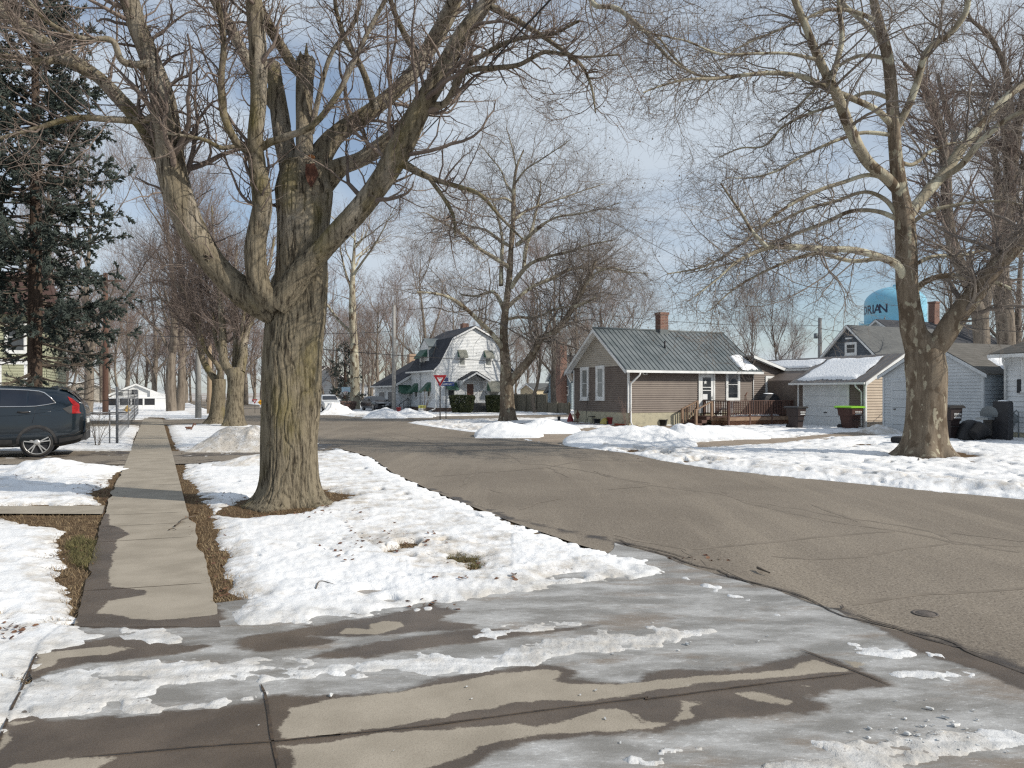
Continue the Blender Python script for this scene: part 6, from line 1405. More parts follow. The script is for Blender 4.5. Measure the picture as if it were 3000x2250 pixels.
RH.window('u', UH, RH.rect('u', UH, Z5(2196, 700), Z5(2300, 960)), .1); RH.window('u', UH, (-20.5, -19.4, 1.1, 2.6), .1)
va = RH.a_at('u', UH, Z5(2185, 0)[0]); b = MB(); b.box(va - .06, va + .1, 0, .035, 1.7, 2.2, RH.map('u', UH)); b.build('shutter', M_DARK, RH.root)
# meter, grill, tub and tire beside it
M_STEEL = mat('galvanised_steel', (0.20, 0.22, 0.23), .45, (0.28, 0.30, 0.31), 8, metal=.5); M_GREYP = mat('grey_paint', (0.16, 0.18, 0.19), .5)
vm = RH.a_at('u', UH, 2972); t = empty('gas_meter', loc(UH - .25, vm, 0), TURN, 'grey gas meter and pipes at the corner of the white house', 'gas meter')
b = MB(); b.lathe([(.16, -.09), (.19, -.05), (.19, .05), (.16, .09)], 18, (0, 0, 0), lambda p: (p[2] - .05, p[0] - .12, .75 + p[1])); b.box(-.14, .08, -.14, .12, .50, .72); b.build('meter_body', M_GREYP, t)
b = MB(); b.tube([(0, -.30, 0), (0, -.30, 1.0), (0, -.22, 1.06), (0, -.14, 1.0), (0, -.14, .8)], .022, 8); b.tube([(0, .12, .8), (0, .14, 1.04), (0, .32, 1.06), (.2, .34, 1.04)], .022, 8); b.tube([(0, .30, 0), (0, .30, 1.05)], .022, 8); b.lathe([(.12, 0), (.12, .05)], 14, (0, 0, 0), lambda p: (p[2], .30 + p[0], .55 + p[1])); b.build('pipes', M_GREYP, t)
b = MB(); b.box(-.20, -.16, -.18, -.06, .80, .92); b.build('tag', M_LETW, t)
x, y, _ = at(2912, 27.3); t = empty('gas_grill', (x, y, 0), rad(35), 'old grey gas grill with side shelf between garage and white house', 'grill')
b = MB(); b.box(-.32, .32, -.22, .22, .05, .82); b.build('cabinet', mat('brown_grey_panel', (.10, .095, .09), .6, (.15, .14, .13), 5), t)
b = MB(); b.prism([(-.28, 0), (.28, 0), (.30, .15), (.22, .30), (.08, .37), (-.08, .37), (-.22, .30), (-.30, .15)], lambda a, z: (-.40, a, .86 + z), lambda a, z: (.40, a, .86 + z)); b.build('hood', M_GREYP, t)
b = MB(); b.box(-.95, -.42, -.2, .2, .76, .84); b.build('side_shelf', M_STEEL, t)
b = MB(); b.tube([(-.3, -.32, 1.02), (.3, -.32, 1.02)], .018, 8); b.build('handle', M_STEEL, t)
for sx in (-1, 1):
    b = MB(); b.lathe([(.09, -.02), (.10, 0), (.09, .02)], 14, (0, 0, 0), lambda p: (sx * .34 + p[2], p[0], .10 + p[1])); b.build('wheel', M_PLBLK, t)
x, y, _ = at(2938, 26.9); t = empty('storage_box', (x, y, 0), rad(35), 'tall black covered box squeezed against the right white house corner', 'box')
b = MB(); b.prism([(-.2, 0), (.2, 0), (.22, .9), (.2, 1.35), (.1, 1.42), (-.18, 1.40), (-.22, .9)], lambda a, z: (a, -.25, z), lambda a, z: (a, .25, z)); b.build('cover', M_BLACK, t)
b = MB(); b.lathe([(.17, 0), (.14, .03), (.01, .045)], 14, (0, 0, 1.405)); b.build('snow_cap', M_ROOFSNOW, t)
x, y, _ = at(2842, 27.4); t = empty('tub', (x, y, .05), rad(20), 'big black upturned tub lying in shaded snow by the white garage', 'tub'); t.scale = (.85, .85, .85)
b = MB(); b.lathe([(.64, 0), (.66, .04), (.63, .10), (.58, .36), (.47, .60), (.28, .76), (.10, .81), (.001, .82)], 30, (0, 0, 0), lambda p: (p[0], p[1] * .8, p[2])); b.build('shell', M_PLBLK, t)
b = MB(); b.lathe([(.64, -.02), (.70, .0), (.70, .03), (.66, .05)], 30, (0, 0, 0), lambda p: (p[0], p[1] * .8, p[2])); b.build('rim', M_PLBLK, t)
x, y, _ = at(2868, 26.7); t = empty('plant_pot', (x, y, .0), 0.2, 'tilted black nursery pot half sunk in snow before the upturned tub', 'pot')
b = MB(); R_ = Matrix.Rotation(rad(55), 3, 'Y'); b.lathe([(.20, 0), (.27, .36), (.30, .36), (.30, .42), (.26, .42), (.24, .30)], 20, (0, 0, 0), lambda p: R_ @ Vector(p) + Vector((-.2, 0, .22))); b.build('pot', M_PLBLK, t)
x, y = gp(2645, 1303); t = empty('tire', (x, y, .05), 0.3, 'black car tire lying flat on the snow left of the forked sycamore', 'tire')
M_RUB = mat('tire_rubber', (0.014, 0.014, 0.016), .75, (0.022, 0.022, 0.024), 30)
b = MB(); b.lathe([(.20, .03), (.28, .0), (.335, .02), (.35, .06), (.35, .16), (.335, .20), (.28, .22), (.20, .19), (.19, .11), (.20, .03)], 36, cap=False); b.build('tread', M_RUB, t)
b = MB()
for k in range(36):
    a = 2 * math.pi * k / 36; b.box(-.004, .012, -.012, .012, .05, .17, lambda p, q, r: ((.348 + p) * math.cos(a) - q * math.sin(a), (.348 + p) * math.sin(a) + q * math.cos(a), r))
b.build('tread_blocks', M_RUB, t)

# ------------------------------------------------------------------ houses behind the garages
def gable_house(name, px, Y, label, hw, depth, ze, zr, wm, rm, ov=.3, face='u', window=None, base=0.0, pitch=.12, trim=M_TRIM):
    X = (px - CX) / FOC * Y; f_ = Frame(X, Y); h = House(name, f_, label)
    s_ = (zr - ze) / hw
    if face == 'u':
        h.wall('u', 0, [(-hw, base), (hw, base), (hw, ze), (0, zr), (-hw, ze)], wm, pitch=pitch)
        h.wall('v', -hw, [(0, base), (depth, base), (depth, ze), (0, ze)], wm, pitch=pitch)
        h.wall('-v', hw, [(0, base), (depth, base), (depth, ze), (0, ze)], wm, pitch=pitch)
        b = MB(); b.box(.03, depth - .03, -hw + .03, hw - .03, 0, ze); b.prism([(-hw + .03, ze), (hw - .03, ze), (0, zr - .06)], lambda a, z: (.03, a, z), lambda a, z: (depth - .03, a, z)); b.build('wall', wm, h.root)
        P = lambda u, v, z: (u, v, z)
    else:
        h.wall('v', 0, [(-hw, base), (hw, base), (hw, ze), (0, zr), (-hw, ze)], wm, pitch=pitch)
        h.wall('u', -hw, [(0, base), (depth, base), (depth, ze), (0, ze)], wm, pitch=pitch)
        h.wall('-u', hw, [(0, base), (depth, base), (depth, ze), (0, ze)], wm, pitch=pitch)
        b = MB(); b.box(-hw + .03, hw - .03, .03, depth - .03, 0, ze); b.prism([(-hw + .03, ze), (hw - .03, ze), (0, zr - .06)], lambda a, z: (a, .03, z), lambda a, z: (a, depth - .03, z)); b.build('wall', wm, h.root)
        P = lambda u, v, z: (v, u, z)
    rs = []
    for sg_ in (-1, 1):
        e = sg_ * (hw + ov); r = h.slab([P(-ov, e, ze - s_ * ov), P(depth + ov, e, ze - s_ * ov), P(depth + ov, .008 * sg_, zr), P(-ov, .008 * sg_, zr)], .07, rm); rs.append(r)
        b = MB(); b.prism([(0, -.16), (0, .03), (1, .03), (1, -.16)], lambda t, z: P(-ov - .03, e * (1 - t), ze - s_ * ov + (zr - ze + s_ * ov) * t + z), lambda t, z: P(-ov - .003, e * (1 - t), ze - s_ * ov + (zr - ze + s_ * ov) * t + z)); b.build('rake_board', trim, r)
        b = MB(); b.face([P(-ov, e, ze - s_ * ov - .01), P(0, e, ze - s_ * ov - .01), P(0, 0, zr - .01), P(-ov, 0, zr - .01)]); b.build('soffit', trim, r)
    h.roofs = rs
    return h
SH = gable_house('blue_grey_house', 2489, 58, 'slate-grey gabled house rising behind the brown garage roof', 2.45, 9, 4.5, 6.75, M_SLATESIDE, M_SHGREY, .35)
SH.window('u', 0, SH.rect('u', 0, Z5(764, 560), Z5(860, 665)), .16)
b = MB(); b.box(-.14, -.02, -.28, .28, 5.72, 5.84, lambda a, o, z: (a, o, z)); b.build('light_bar', M_TRIM, SH.root)
DH = gable_house('dark_roof_house', 2574, 70, 'house with broad charcoal roof and red brick chimney behind the slate-grey house', 6.0, 13, 4.2, 8.3, M_WSIDE, M_SHDARK, .4)
ud = 7.5
b = MB(); zc = DH.fr.z_at(ud, 0, Z5(0, 232)[1]); uq0, uq1 = DH.fr.u_at(Z5(1438, 0)[0], 0), DH.fr.u_at(Z5(1526, 0)[0], 0); um = (uq0 + uq1) / 2; b.box(um - .36, um + .36, -.33, .33, 7.6, zc - .16); b.box(um - .41, um + .41, -.38, .38, zc - .16, zc); b.build('chimney', M_BRICK, DH.roofs[0])
uw0, uw1 = DH.fr.u_at(Z5(1640, 0)[0], -5.2), DH.fr.u_at(Z5(1768, 0)[0], -5.2); b = MB(); b.box(uw0, uw1, -5.4, -3.2, 3.7, 5.15); dm = b.build('dormer', M_WHITE, DH.roofs[0]); b = MB(); b.box(uw0 + .2, uw1 - .3, -5.43, -5.403, 3.9, 4.9); b.build('pane', M_GLASS, dm)
b = MB(); b.prism([(-.3, 5.15), (uw1 - uw0 + .3, 5.15), (uw1 - uw0 + .3, 5.3), (-.3, 5.3)], lambda a, z: (uw0 + a, -5.8, z - .1), lambda a, z: (uw0 + a, -2.9, z + .9)); b.build('dormer_roof', M_SHDARK, dm)

# water tower
WY = 330.0; wx = (2622 - CX) / FOC * WY; WT = empty('water_tower', (wx, WY, 0), 0, 'light blue city water tower with dark lettering above the roofs', 'water tower')
M_TOWER = mat('tower_blue', (0.17, 0.43, 0.58), .5, (0.21, 0.48, 0.62), .06); RT = 12.2  # blue paled to carry the haze of distance in its colour
b = MB(); b.lathe([(RT * math.cos(a), 39.6 + 7.4 * math.sin(a)) for a in np.linspace(1.55, 0, 16)] + [(RT, 33.5)] + [(RT * math.cos(a), 31.0 - 6 * math.sin(a)) for a in np.linspace(0, 1.2, 8)], 72); b.build('tank', M_TOWER, WT)
b = MB(); b.lathe([(RT + .1, 30.4), (RT + 2.0, 30.4), (RT + 2.0, 30.9), (RT + .1, 30.9)], 60, cap=False); b.lathe([(RT + 1.95, 31.9), (RT + 2.05, 31.9), (RT + 2.05, 32.05), (RT + 1.95, 32.05), (RT + 1.95, 31.9)], 60, cap=False)
for k in range(40):
    a = 2 * math.pi * k / 40; b.tube([((RT + 2) * math.cos(a), (RT + 2) * math.sin(a), 30.8), ((RT + 2) * math.cos(a), (RT + 2) * math.sin(a), 32)], .05, 4)
b.build('catwalk', M_TOWER, WT)
b = MB()
for k in range(8):
    a = 2 * math.pi * (k + .5) / 8; b.tube([((RT - .6) * math.cos(a), (RT - .6) * math.sin(a), 31), ((RT + 1) * math.cos(a), (RT + 1) * math.sin(a), 0)], .55, 10)
b.build('legs', M_TOWER, WT)
b = MB(); b.lathe([(1.6, 0), (1.4, 25.5)], 24); b.build('riser', M_TOWER, WT)
b = MB(); b.lathe([(.9, 46.9), (.9, 47.6), (.6, 47.9), (.05, 48)], 12); b.build('vent_cap', M_TOWER, WT)
view = math.atan2(-WY, -wx)
for ch, dgr in zip('ADRIAN', (-96, -71, -53.5, -43, -33, -21.5)):
    a0 = view + rad(dgr)
    lettering('letter', ch, 5.3, lambda x, y: Vector(((RT + .06) * math.cos(a0 + x / RT), (RT + .06) * math.sin(a0 + x / RT), 36.6 + y)), M_LETN, WT, None, .015)

# ------------------------------------------------------------------ white gambrel house across the cross street
fw = Frame(*gp(1277.4, 1207.9)); WH = House('white_gambrel_house', fw, 'white two-storey house with dark gambrel roof and green awnings')
Wg, Dg, zf = 7.0, 7.07, .38
prof = [(0, zf), (Wg, zf), (Wg, 3.62), (Wg - .28, 4.05), (Wg - 1.45, 6.15), (Wg / 2, 7.2), (1.45, 6.15), (.28, 4.05), (0, 3.62)]
WH.wall('v', 0, prof, M_WSIDE, pitch=.125); WH.wall('u', 0, [(0, zf), (Dg, zf), (Dg, 3.62), (0, 3.62)], M_WSIDE, pitch=.125); WH.wall('-u', Wg, [(0, zf), (Dg, zf), (Dg, 3.62), (0, 3.62)], M_WSIDE, pitch=.125)
b = MB(); b.prism([(a * .992 + .03, z - .01) for a, z in prof], lambda a, z: (a, .03, z), lambda a, z: (a, Dg, z)); b.build('wall', M_WSIDE, WH.root)
WH.block('foundation', -.0, Wg, 0, Dg, -.1, zf - .002, M_BRICKF)
rp = [(-.32, 3.50), (.26, 4.12), (1.42, 6.28), (Wg / 2, 7.36), (Wg - 1.42, 6.28), (Wg - .26, 4.12), (Wg + .32, 3.50)]
roofs = []
for (a, z), (a2, z2_) in zip(rp, rp[1:]): roofs.append(WH.slab([(a, -.22, z), (a, Dg + .2, z), (a2, Dg + .2, z2_), (a2, -.22, z2_)], .07, M_SHNAVY))
b = MB()
for (a, z), (a2, z2_) in zip(rp, rp[1:]): b.prism([(a, z - .14), (a, z + .02), (a2, z2_ + .02), (a2, z2_ - .14)], lambda q, w: (q, -.245, w), lambda q, w: (q, -.222, w))
b.build('rake_board', M_WHITE, roofs[0])
b = MB(); b.box(-.44, -.322, -.22, Dg + .2, 3.42, 3.55); b.build('gutter', M_TRIM, roofs[0]); b = MB(); b.box(-.32, 0, -.22, Dg, 3.46, 3.475); b.build('soffit', M_TRIM, roofs[0])
WH.tube('downspout', [(-.38, -.02, 3.44), (-.3, -.02, 3.36), (-.06, -.04, 3.05), (-.06, -.04, .5), (-.2, -.3, .30), (-1.6, -2.2, .06)], .05, M_TRIM)
b = MB(); b.box(-.04, .06, -.038, .06, zf, 3.6); b.build('corner_board', M_TRIM, WH.root)
uc = WH.fr.u_at(Z3(1518, 0)[0], 4.5); b = MB(); b.box(uc - .3, uc + .3, 4.2, 4.8, 6.6, 8.0); b.build('chimney', M_BRICK, roofs[2])
# dormer on the street side
dv0, dv1, dz0, dz1, dzp, dux = 2.75, 5.55, 4.05, 5.72, 6.42, .36
dm_ = MB(); dm_.prism([(dv0, dz0), (dv1, dz0), (dv1 - .25, dz1), ((dv0 + dv1) / 2, dzp), (dv0 + .25, dz1)], lambda a, z: (dux, a, z), lambda a, z: (2.6, a, z)); DM = dm_.build('dormer', M_WHITE, WH.root)
vm_ = (dv0 + dv1) / 2
def dslab(pts, m, nm, par):
    b = MB(); p = [Vector(q) for q in pts]; n = (p[1] - p[0]).cross(p[-1] - p[0]).normalized()
    if n.y > 0 and pts[0][1] < vm_: n = -n
    if n.y < 0 and pts[0][1] > vm_: n = -n
    b.prism([(i, 0) for i in range(4)], lambda i, _: p[int(i)] + n * .004, lambda i, _: p[int(i)] + n * .06); return b.build(nm, m, par)
for sg_, ve in ((-1, dv0), (1, dv1)):
    w = ve + .25 * -sg_
    dslab([(dux - .06, w + .12 * sg_, dz1 - .05), (2.6, w + .12 * sg_, dz1 - .05), (2.6, vm_, dzp + .03), (dux - .06, vm_, dzp + .03)], M_METAL, 'roof_side', DM)
    dslab([(dux - .02, ve, dz0), (2.4, ve, dz0), (2.4, w, dz1), (dux - .02, w, dz1)], M_METAL, 'cheek', DM)
WH.window('u', dux, WH.rect('u', dux, Z3(902, 600), Z3(950, 738)), .1)
def awning(ax, c, rect, drop, out, m, mside, name='awning'):
    a0, a1, z1 = rect; f = WH.map(ax, c); b = MB()
    for k in range(2):
        th = .02 * k
    b.prism([(0, z1), (out, z1 - drop), (out, z1 - drop - .10), (out - .03, z1 - drop - .10), (out - .03, z1 - drop - .01), (0, z1 - .03)], lambda o, z: f(a0, o, z), lambda o, z: f(a1, o, z)); aw = b.build(name, m, WH.root)
    for a, d_ in ((a0, -1), (a1, 1)): b = MB(); b.prism([(0, z1), (out, z1 - drop), (0, z1 - drop)], lambda o, z: f(a + .003 * d_, o, z), lambda o, z: f(a + .015 * d_, o, z)); b.build('side_panel', mside, aw)
    return aw
M_AWN = mat('grey_tan_awning_top', (0.16, 0.165, 0.14), .6, (0.21, 0.21, 0.18), 3)  # grey-tan top panel, used with green side panels
r = WH.rect('u', dux, Z3(895, 520), Z3(975, 740)); awning('u', dux, (r[0] - .25, r[1] + .2, r[3] + .05), .70, .60, M_GREEN, M_GREEN)
for q in ((Z3(812, 1000), Z3(850, 1200)), (Z3(993, 985), Z3(1032, 1192))):
    r = WH.rect('u', 0, *q); WH.window('u', 0, (r[0], r[1], r[2], r[3] - .05), .09); awning('u', 0, (r[0] - .12, r[1] + .12, r[3] + .06), .80, .80, M_GREEN, M_GREEN)
for q in ((Z3(1428, 520), Z3(1532, 745)), (Z3(1803, 528), Z3(1906, 752))):
    r = WH.rect('v', 0, *q); WH.window('v', 0, r, .1, True, M_CURT); awning('v', 0, (r[0] - .05, r[1] + .05, r[3] + .05), .62, .50, M_AWN, M_GREEN)
r = WH.rect('v', 0, Z3(1262, 985), Z3(1388, 1190)); WH.window('v', 0, r, .1); awning('v', 0, (r[0] - .08, r[1] + .08, r[3] + .05), .55, .55, M_GREEN, M_GREEN)
r = WH.rect('v', 0, Z3(1858, 965), Z3(2012, 1190)); WH.window('v', 0, r, .1, True, M_CURT); awning('v', 0, (r[0] - .10, r[1] + .1, r[3] + .05), .85, .75, M_AWN, M_GREEN)
r = WH.rect('v', 0, Z3(1546, 1000), Z3(1642, 1142)); f = WH.map('v', 0); b = MB(); b.box(r[0], r[1], -.01, .03, .75, r[3], f); fd = b.build('front_door', mat('brown_door', (0.10, 0.045, 0.03), .5, (0.13, 0.06, 0.04), 3), WH.root)
b = MB()
for x0, x1, y0, y1 in ((r[0] - .1, r[0] - .002, .75, r[3] + .1), (r[1] + .002, r[1] + .1, .75, r[3] + .1), (r[0], r[1], r[3], r[3] + .1)): b.box(x0, x1, -.01, .045, y0, y1, f)
b.build('door_frame', M_TRIM, fd); b = MB(); b.tube([f(r[1] - .08, .03, 1.5), f(r[1] - .08, .09, 1.5)], .03, 8); b.build('handle', M_STEEL, fd)
hu0, hu1 = WH.fr.u_at(Z3(1505, 0)[0], -1.2), WH.fr.u_at(Z3(1868, 0)[0], -1.2); hm = (hu0 + hu1) / 2; hz0, hz1 = 2.78, 3.48
b = MB()
for e in (hu0 - .1, hu1 + .1): b.prism([(0, 0), (1, 0), (1, .07), (0, .07)], lambda t, z: (e + (hm - e) * t, -1.3, hz0 - .07 + (hz1 - hz0) * t + z), lambda t, z: (e + (hm - e) * t, -.01, hz0 - .07 + (hz1 - hz0) * t + z))
hd = b.build('porch_hood', M_SHDARK, WH.root)
b = MB()
for e in (hu0 - .1, hu1 + .1): b.prism([(0, -.16), (1, -.16), (1, -.003), (0, -.003)], lambda t, z: (e + (hm - e) * t, -1.29, hz0 - .07 + (hz1 - hz0) * t + z), lambda t, z: (e + (hm - e) * t, -1.25, hz0 - .07 + (hz1 - hz0) * t + z))
for e in (hu0 + .05, hu1 - .05): b.prism([(0, 0), (.05, -.8), (.12, -.8), (1.2, 0)], lambda o, z: (e - .05, -o, hz0 - .08 + z), lambda o, z: (e + .05, -o, hz0 - .08 + z))
b.build('trim', M_WHITE, hd)
b = MB()
for k in range(4): b.box(hm - .75, hm + .75, -1.4 - .30 * (4 - k), -.02, .19 * k, .19 * (k + 1) - .004)
b.build('steps', mat('grey_concrete_steps', (0.14, 0.135, 0.125), .9, (0.19, 0.18, 0.165), 4), WH.root)
M_WROUGHT = mat('black_iron', (0.012, 0.012, 0.014), .5)
b = MB()
b.tube([(hm + .7, -2.5, .25), (hm + .7, -2.5, 1.1), (hm + .7, -1.4, 1.75), (hm + .7, -.1, 1.75)], .022, 6); b.tube([(hm + .7, -2.5, .5), (hm + .7, -1.4, 1.0), (hm + .7, -.1, 1.0)], .015, 6)
for k in range(12): b.tube([(hm + .7, -2.4 + k * .2, .5 + .09 * min(k, 5)), (hm + .7, -2.4 + k * .2, 1.15 + min(k, 5) * .12)], .010, 5)
b.build('stair_railing', M_WROUGHT, WH.root)
b = MB(); b.box(hm - .95, hm + .95, -.95, -.02, .752, .80); b.build('porch_floor', mat('porch_boards', (.25, .25, .24), .8), WH.root)
# garage wing
UW, Vw0, Vw1, zw, zwr, ur = -1.43, Dg, 14.2, 2.45, 4.85, 2.6
WH.wall('u', UW, [(Vw0, 0), (Vw1, 0), (Vw1, zw), (Vw0, zw)], M_WSIDE, pitch=.125)
WH.wall('v', Vw0, [(UW, 0), (0, 0), (0, zw + .75), (UW, zw)], M_WSIDE, pitch=.125)
b = MB(); b.box(UW + .02, 6.6, Vw0 + .02, Vw1, 0, zw); b.prism([(UW + .02, zw), (6.6, zw), (ur, zwr - .05)], lambda a, z: (a, Vw0 + .02, z), lambda a, z: (a, Vw1, z)); b.build('wall', M_WSIDE, WH.root)
sw_ = (zwr - zw) / (ur - UW); rw = WH.slab([(UW - .35, Vw0 - .25, zw - sw_ * .35), (UW - .35, Vw1 + .3, zw - sw_ * .35), (ur, Vw1 + .3, zwr), (ur, Vw0 - .25, zwr)], .07, M_SHNAVY)
WH.slab([(6.9, Vw0 + .1, zw - .15), (6.9, Vw1 + .3, zw - .15), (ur + .01, Vw1 + .3, zwr), (ur + .01, Vw0 + .1, zwr)], .07, M_SHNAVY)
b = MB(); b.prism([(0, -.2), (0, .03), (1, .03), (1, -.2)], lambda t, z: (UW - .35 + 1.8 * t, Vw0 - .28, zw - sw_ * .35 + sw_ * 1.8 * t + z), lambda t, z: (UW - .35 + 1.8 * t, Vw0 - .253, zw - sw_ * .35 + sw_ * 1.8 * t + z)); b.build('rake_board', M_WHITE, rw)
b = MB(); b.box(UW - .47, UW - .352, Vw0 - .25, Vw1 + .3, zw - sw_ * .35 - .08, zw - sw_ * .35 + .05); b.build('gutter', M_TRIM, rw)
vc = WH.fr.v_at(1206, ur); b = MB(); b.box(ur - .35, ur + .35, vc - .4, vc + .4, zwr - .3, zwr + .75); b.build('chimney', M_BRICKT, rw)
for q in ((Z8(1085, 1115), Z8(1190, 1420)), (Z8(1240, 1108), Z8(1318, 1420))):
    r = WH.rect('u', UW, *q); f = WH.map('u', UW); b = MB(); n = 4
    for k in range(n): b.box(r[0] + .08, r[1] - .08, -.02, .012, (r[3] - .08) * k / n + .01, (r[3] - .08) * (k + 1) / n - .01, f)
    g_ = b.build('garage_door', mat('slate_garage_door', (0.10, 0.105, 0.115), .5), WH.root)
    b = MB()
    for x0, x1, y0, y1 in ((r[0], r[0] + .078, 0, r[3]), (r[1] - .078, r[1], 0, r[3]), (r[0] + .08, r[1] - .08, r[3] - .08, r[3])): b.box(x0, x1, -.01, .03, y0, y1, f)
    b.build('garage_door_frame', M_TRIM, g_)
awning('v', Vw0, (-1.15, -.05, 2.35), .70, .75, M_GREEN, M_GREEN)
b = MB(); b.box(-.85, -.12, -.01, .03, .3, 1.95, WH.map('v', Vw0)); b.build('side_door', M_WHITE, WH.root)
b = MB(); b.tube([(-1.25, Vw0 - .5, .55), (-.35, Vw0 - .5, 1.15)], .03, 6); b.tube([(-1.2, Vw0 - .5, 0), (-1.2, Vw0 - .5, .58)], .025, 6); b.tube([(-.4, Vw0 - .5, 0), (-.4, Vw0 - .5, 1.12)], .025, 6); b.build('hand_rail', M_WROUGHT, WH.root)
vq = WH.fr.v_at(1234, 0); WH.tube('conduit', [(-.10, vq, .3), (-.10, vq, 4.3)], .03, M_STEEL, 6)

# ------------------------------------------------------------------ blue-grey house, cream house, far houses
BH = gable_house('blue_grey_house', 1640, 75, 'pale blue-grey house with steep gable and tall red brick chimney beyond the board fence', 2.3, 7, 3.0, 5.3, M_BLUESIDE, M_SHGREY, .25, pitch=.16)
for q in ((Z4(78, 862), Z4(112, 948)), (Z4(184, 852), Z4(226, 946))): BH.window('u', 0, BH.rect('u', 0, *q), .09)
v0, v1 = BH.fr.v_at(Z4(164, 0)[0], -.5), BH.fr.v_at(Z4(106, 0)[0], -.5); b = MB(); b.box(-.75, -.02, v0, v1, 0, 6.5); b.build('chimney', M_BRICK, BH.root)
b = MB(); b.prism([(2.3, 2.3), (4.7, 1.5), (4.7, 1.65), (2.3, 3.4)], lambda a, z: (.6, a, z), lambda a, z: (5, a, z)); b.build('side_roof', M_SHGREY, BH.root)
BH.block('side_wing', .8, 5, 2.3, 4.5, 0, 1.6, M_BLUESIDE)
gable_house('cream_house', 1546, 92, 'small cream house glimpsed behind the board fence', 2.0, 5, 2.0, 2.7, mat('cream_siding', (.5, .42, .28), .7), M_SHGREY, .2)
FW = gable_house('white_porch_house', 398, 78, 'far white house with dark screened porch at the end of the left sidewalk', 2.2, 6, 1.55, 2.55, M_WHITE, M_SHGREY, .25, face='v', pitch=.3)
b = MB(); b.box(-2.6, 2.9, -1.4, -.02, 0, 1.05); PO = b.build('porch', M_DARK, FW.root); b = MB(); b.box(-2.7, 3.0, -1.5, -.01, 1.052, 1.2); b.box(-2.65, 2.95, -1.46, -1.41, .0, .38)
for k in range(6): b.box(-2.65 + k * 1.1, -2.5 + k * 1.1, -1.48, -1.405, 0, 1.05)
b.box(1.85, 2.8, -1.45, -1.404, .38, 1.05); b.build('porch_frame', M_WHITE, PO)
FW.window('v', 0, (-.5, .25, 1.35, 2.05), .07); FW.window('v', 0, (-1.7, -1.1, 1.25, 1.75), .06)
b = MB(); b.prism([(1.3, 1.2), (3.2, 1.2), (3.2, 1.35), (1.3, 1.9)], lambda a, z: (a, -.3, z), lambda a, z: (a, 4, z)); b.build('side_wing', M_WHITE, FW.root)
# porch house at the left edge
LH = Frame(*at(-60, 36)[:2]); LHo = House('yellow_house', LH, 'pale green-yellow house with red-brown roof behind the spruce')
M_YEL = mat('pale_yellow_green_siding', (0.30, 0.31, 0.21), .65, (0.36, 0.37, 0.26), 1.5)
LHo.wall('v', 0, [(-8, .5), (2.7, .5), (2.7, 5.6), (-8, 5.6)], M_YEL, pitch=.14); LHo.wall('-u', 2.7, [(0, .5), (9, .5), (9, 5.6), (0, 5.6)], M_YEL, pitch=.14); LHo.block('wall', -7.9, 2.68, .03, 9, .0, 5.6, M_YEL)
LHo.slab([(-8.4, -.5, 5.4), (3.2, -.5, 5.4), (2.2, 4.5, 8.0), (-8.4, 4.5, 8.0)], .08, M_SHBROWN); LHo.slab([(3.2, -.5, 5.4), (3.2, 9.5, 5.4), (2.2, 4.51, 8.0), (2.19, 4.5, 8.0)], .08, M_SHBROWN)
b = MB()
for k in range(9): b.box(-6 + k * 1.0, -5.88 + k * 1.0, -1.7, -1.58, .4, 3.0)
b.box(-6.2, 2.7, -1.75, -1.55, 3.0, 3.25); b.box(-6.2, 2.7, -1.72, -1.6, 1.2, 1.28); b.build('porch_posts', M_WHITE, LHo.root)
b = MB(); b.box(-6.2, 2.7, -1.8, -.02, .2, .4); b.build('porch_floor', M_DECKL, LHo.root)
LHo.window('v', 0, (1.0, 1.9, 3.6, 5.1), .1); LHo.window('v', 0, (-.8, .2, 1.0, 2.6), .1)
for (px, Y, hw, d_, ze, zr, lab, m) in [(245, 120, 4, 8, 2.2, 3.4, 'tan far house glimpsed past the brown pole', M_TANGABLE), (1010, 150, 6, 8, 2.6, 4.2, 'low white far building behind the black car', M_WHITE), (960, 125, 4, 7, 3.2, 6.0, 'dark gabled far house above the white SUV', M_SLATESIDE)]:
    gable_house('far_house', px, Y, lab, hw, d_, ze, zr, m, M_SHDARK, .3, 'v', pitch=.3)
# ------------------------------------------------------------------ cars
def paint(name, c, c2=None, metal=.25, rough=.28): return mat(name, c, rough, c2 or c, 2, metal=metal, coat=1.0)
M_CHROME = mat('chrome', (0.55, 0.56, 0.57), .22, (0.62, 0.63, 0.64), 4, metal=.9); M_ALLOY = mat('alloy', (0.42, 0.42, 0.41), .35, (0.5, 0.5, 0.49), 6, metal=.6)
M_CARGL = mat('tinted_glass', (0.008, 0.010, 0.016), .05, (0.014, 0.017, 0.024), 1.2, spec=.7); M_TAIL = mat('tail_lamp', (0.36, 0.012, 0.012), .2, (0.24, 0.006, 0.008), 9, coat=.8)
M_CLAD = mat('black_cladding', (0.018, 0.018, 0.020), .6, (0.035, 0.034, 0.034), 5); M_HEAD = mat('headlamp', (0.55, 0.57, 0.6), .12, (0.7, 0.72, 0.74), 14, coat=1); M_TYRE = mat('tyre', (0.016, 0.016, 0.017), .85, (0.035, 0.032, 0.030), 7)
def interp(pts, x): return float(np.interp(x, [p[0] for p in pts], [p[1] for p in pts]))
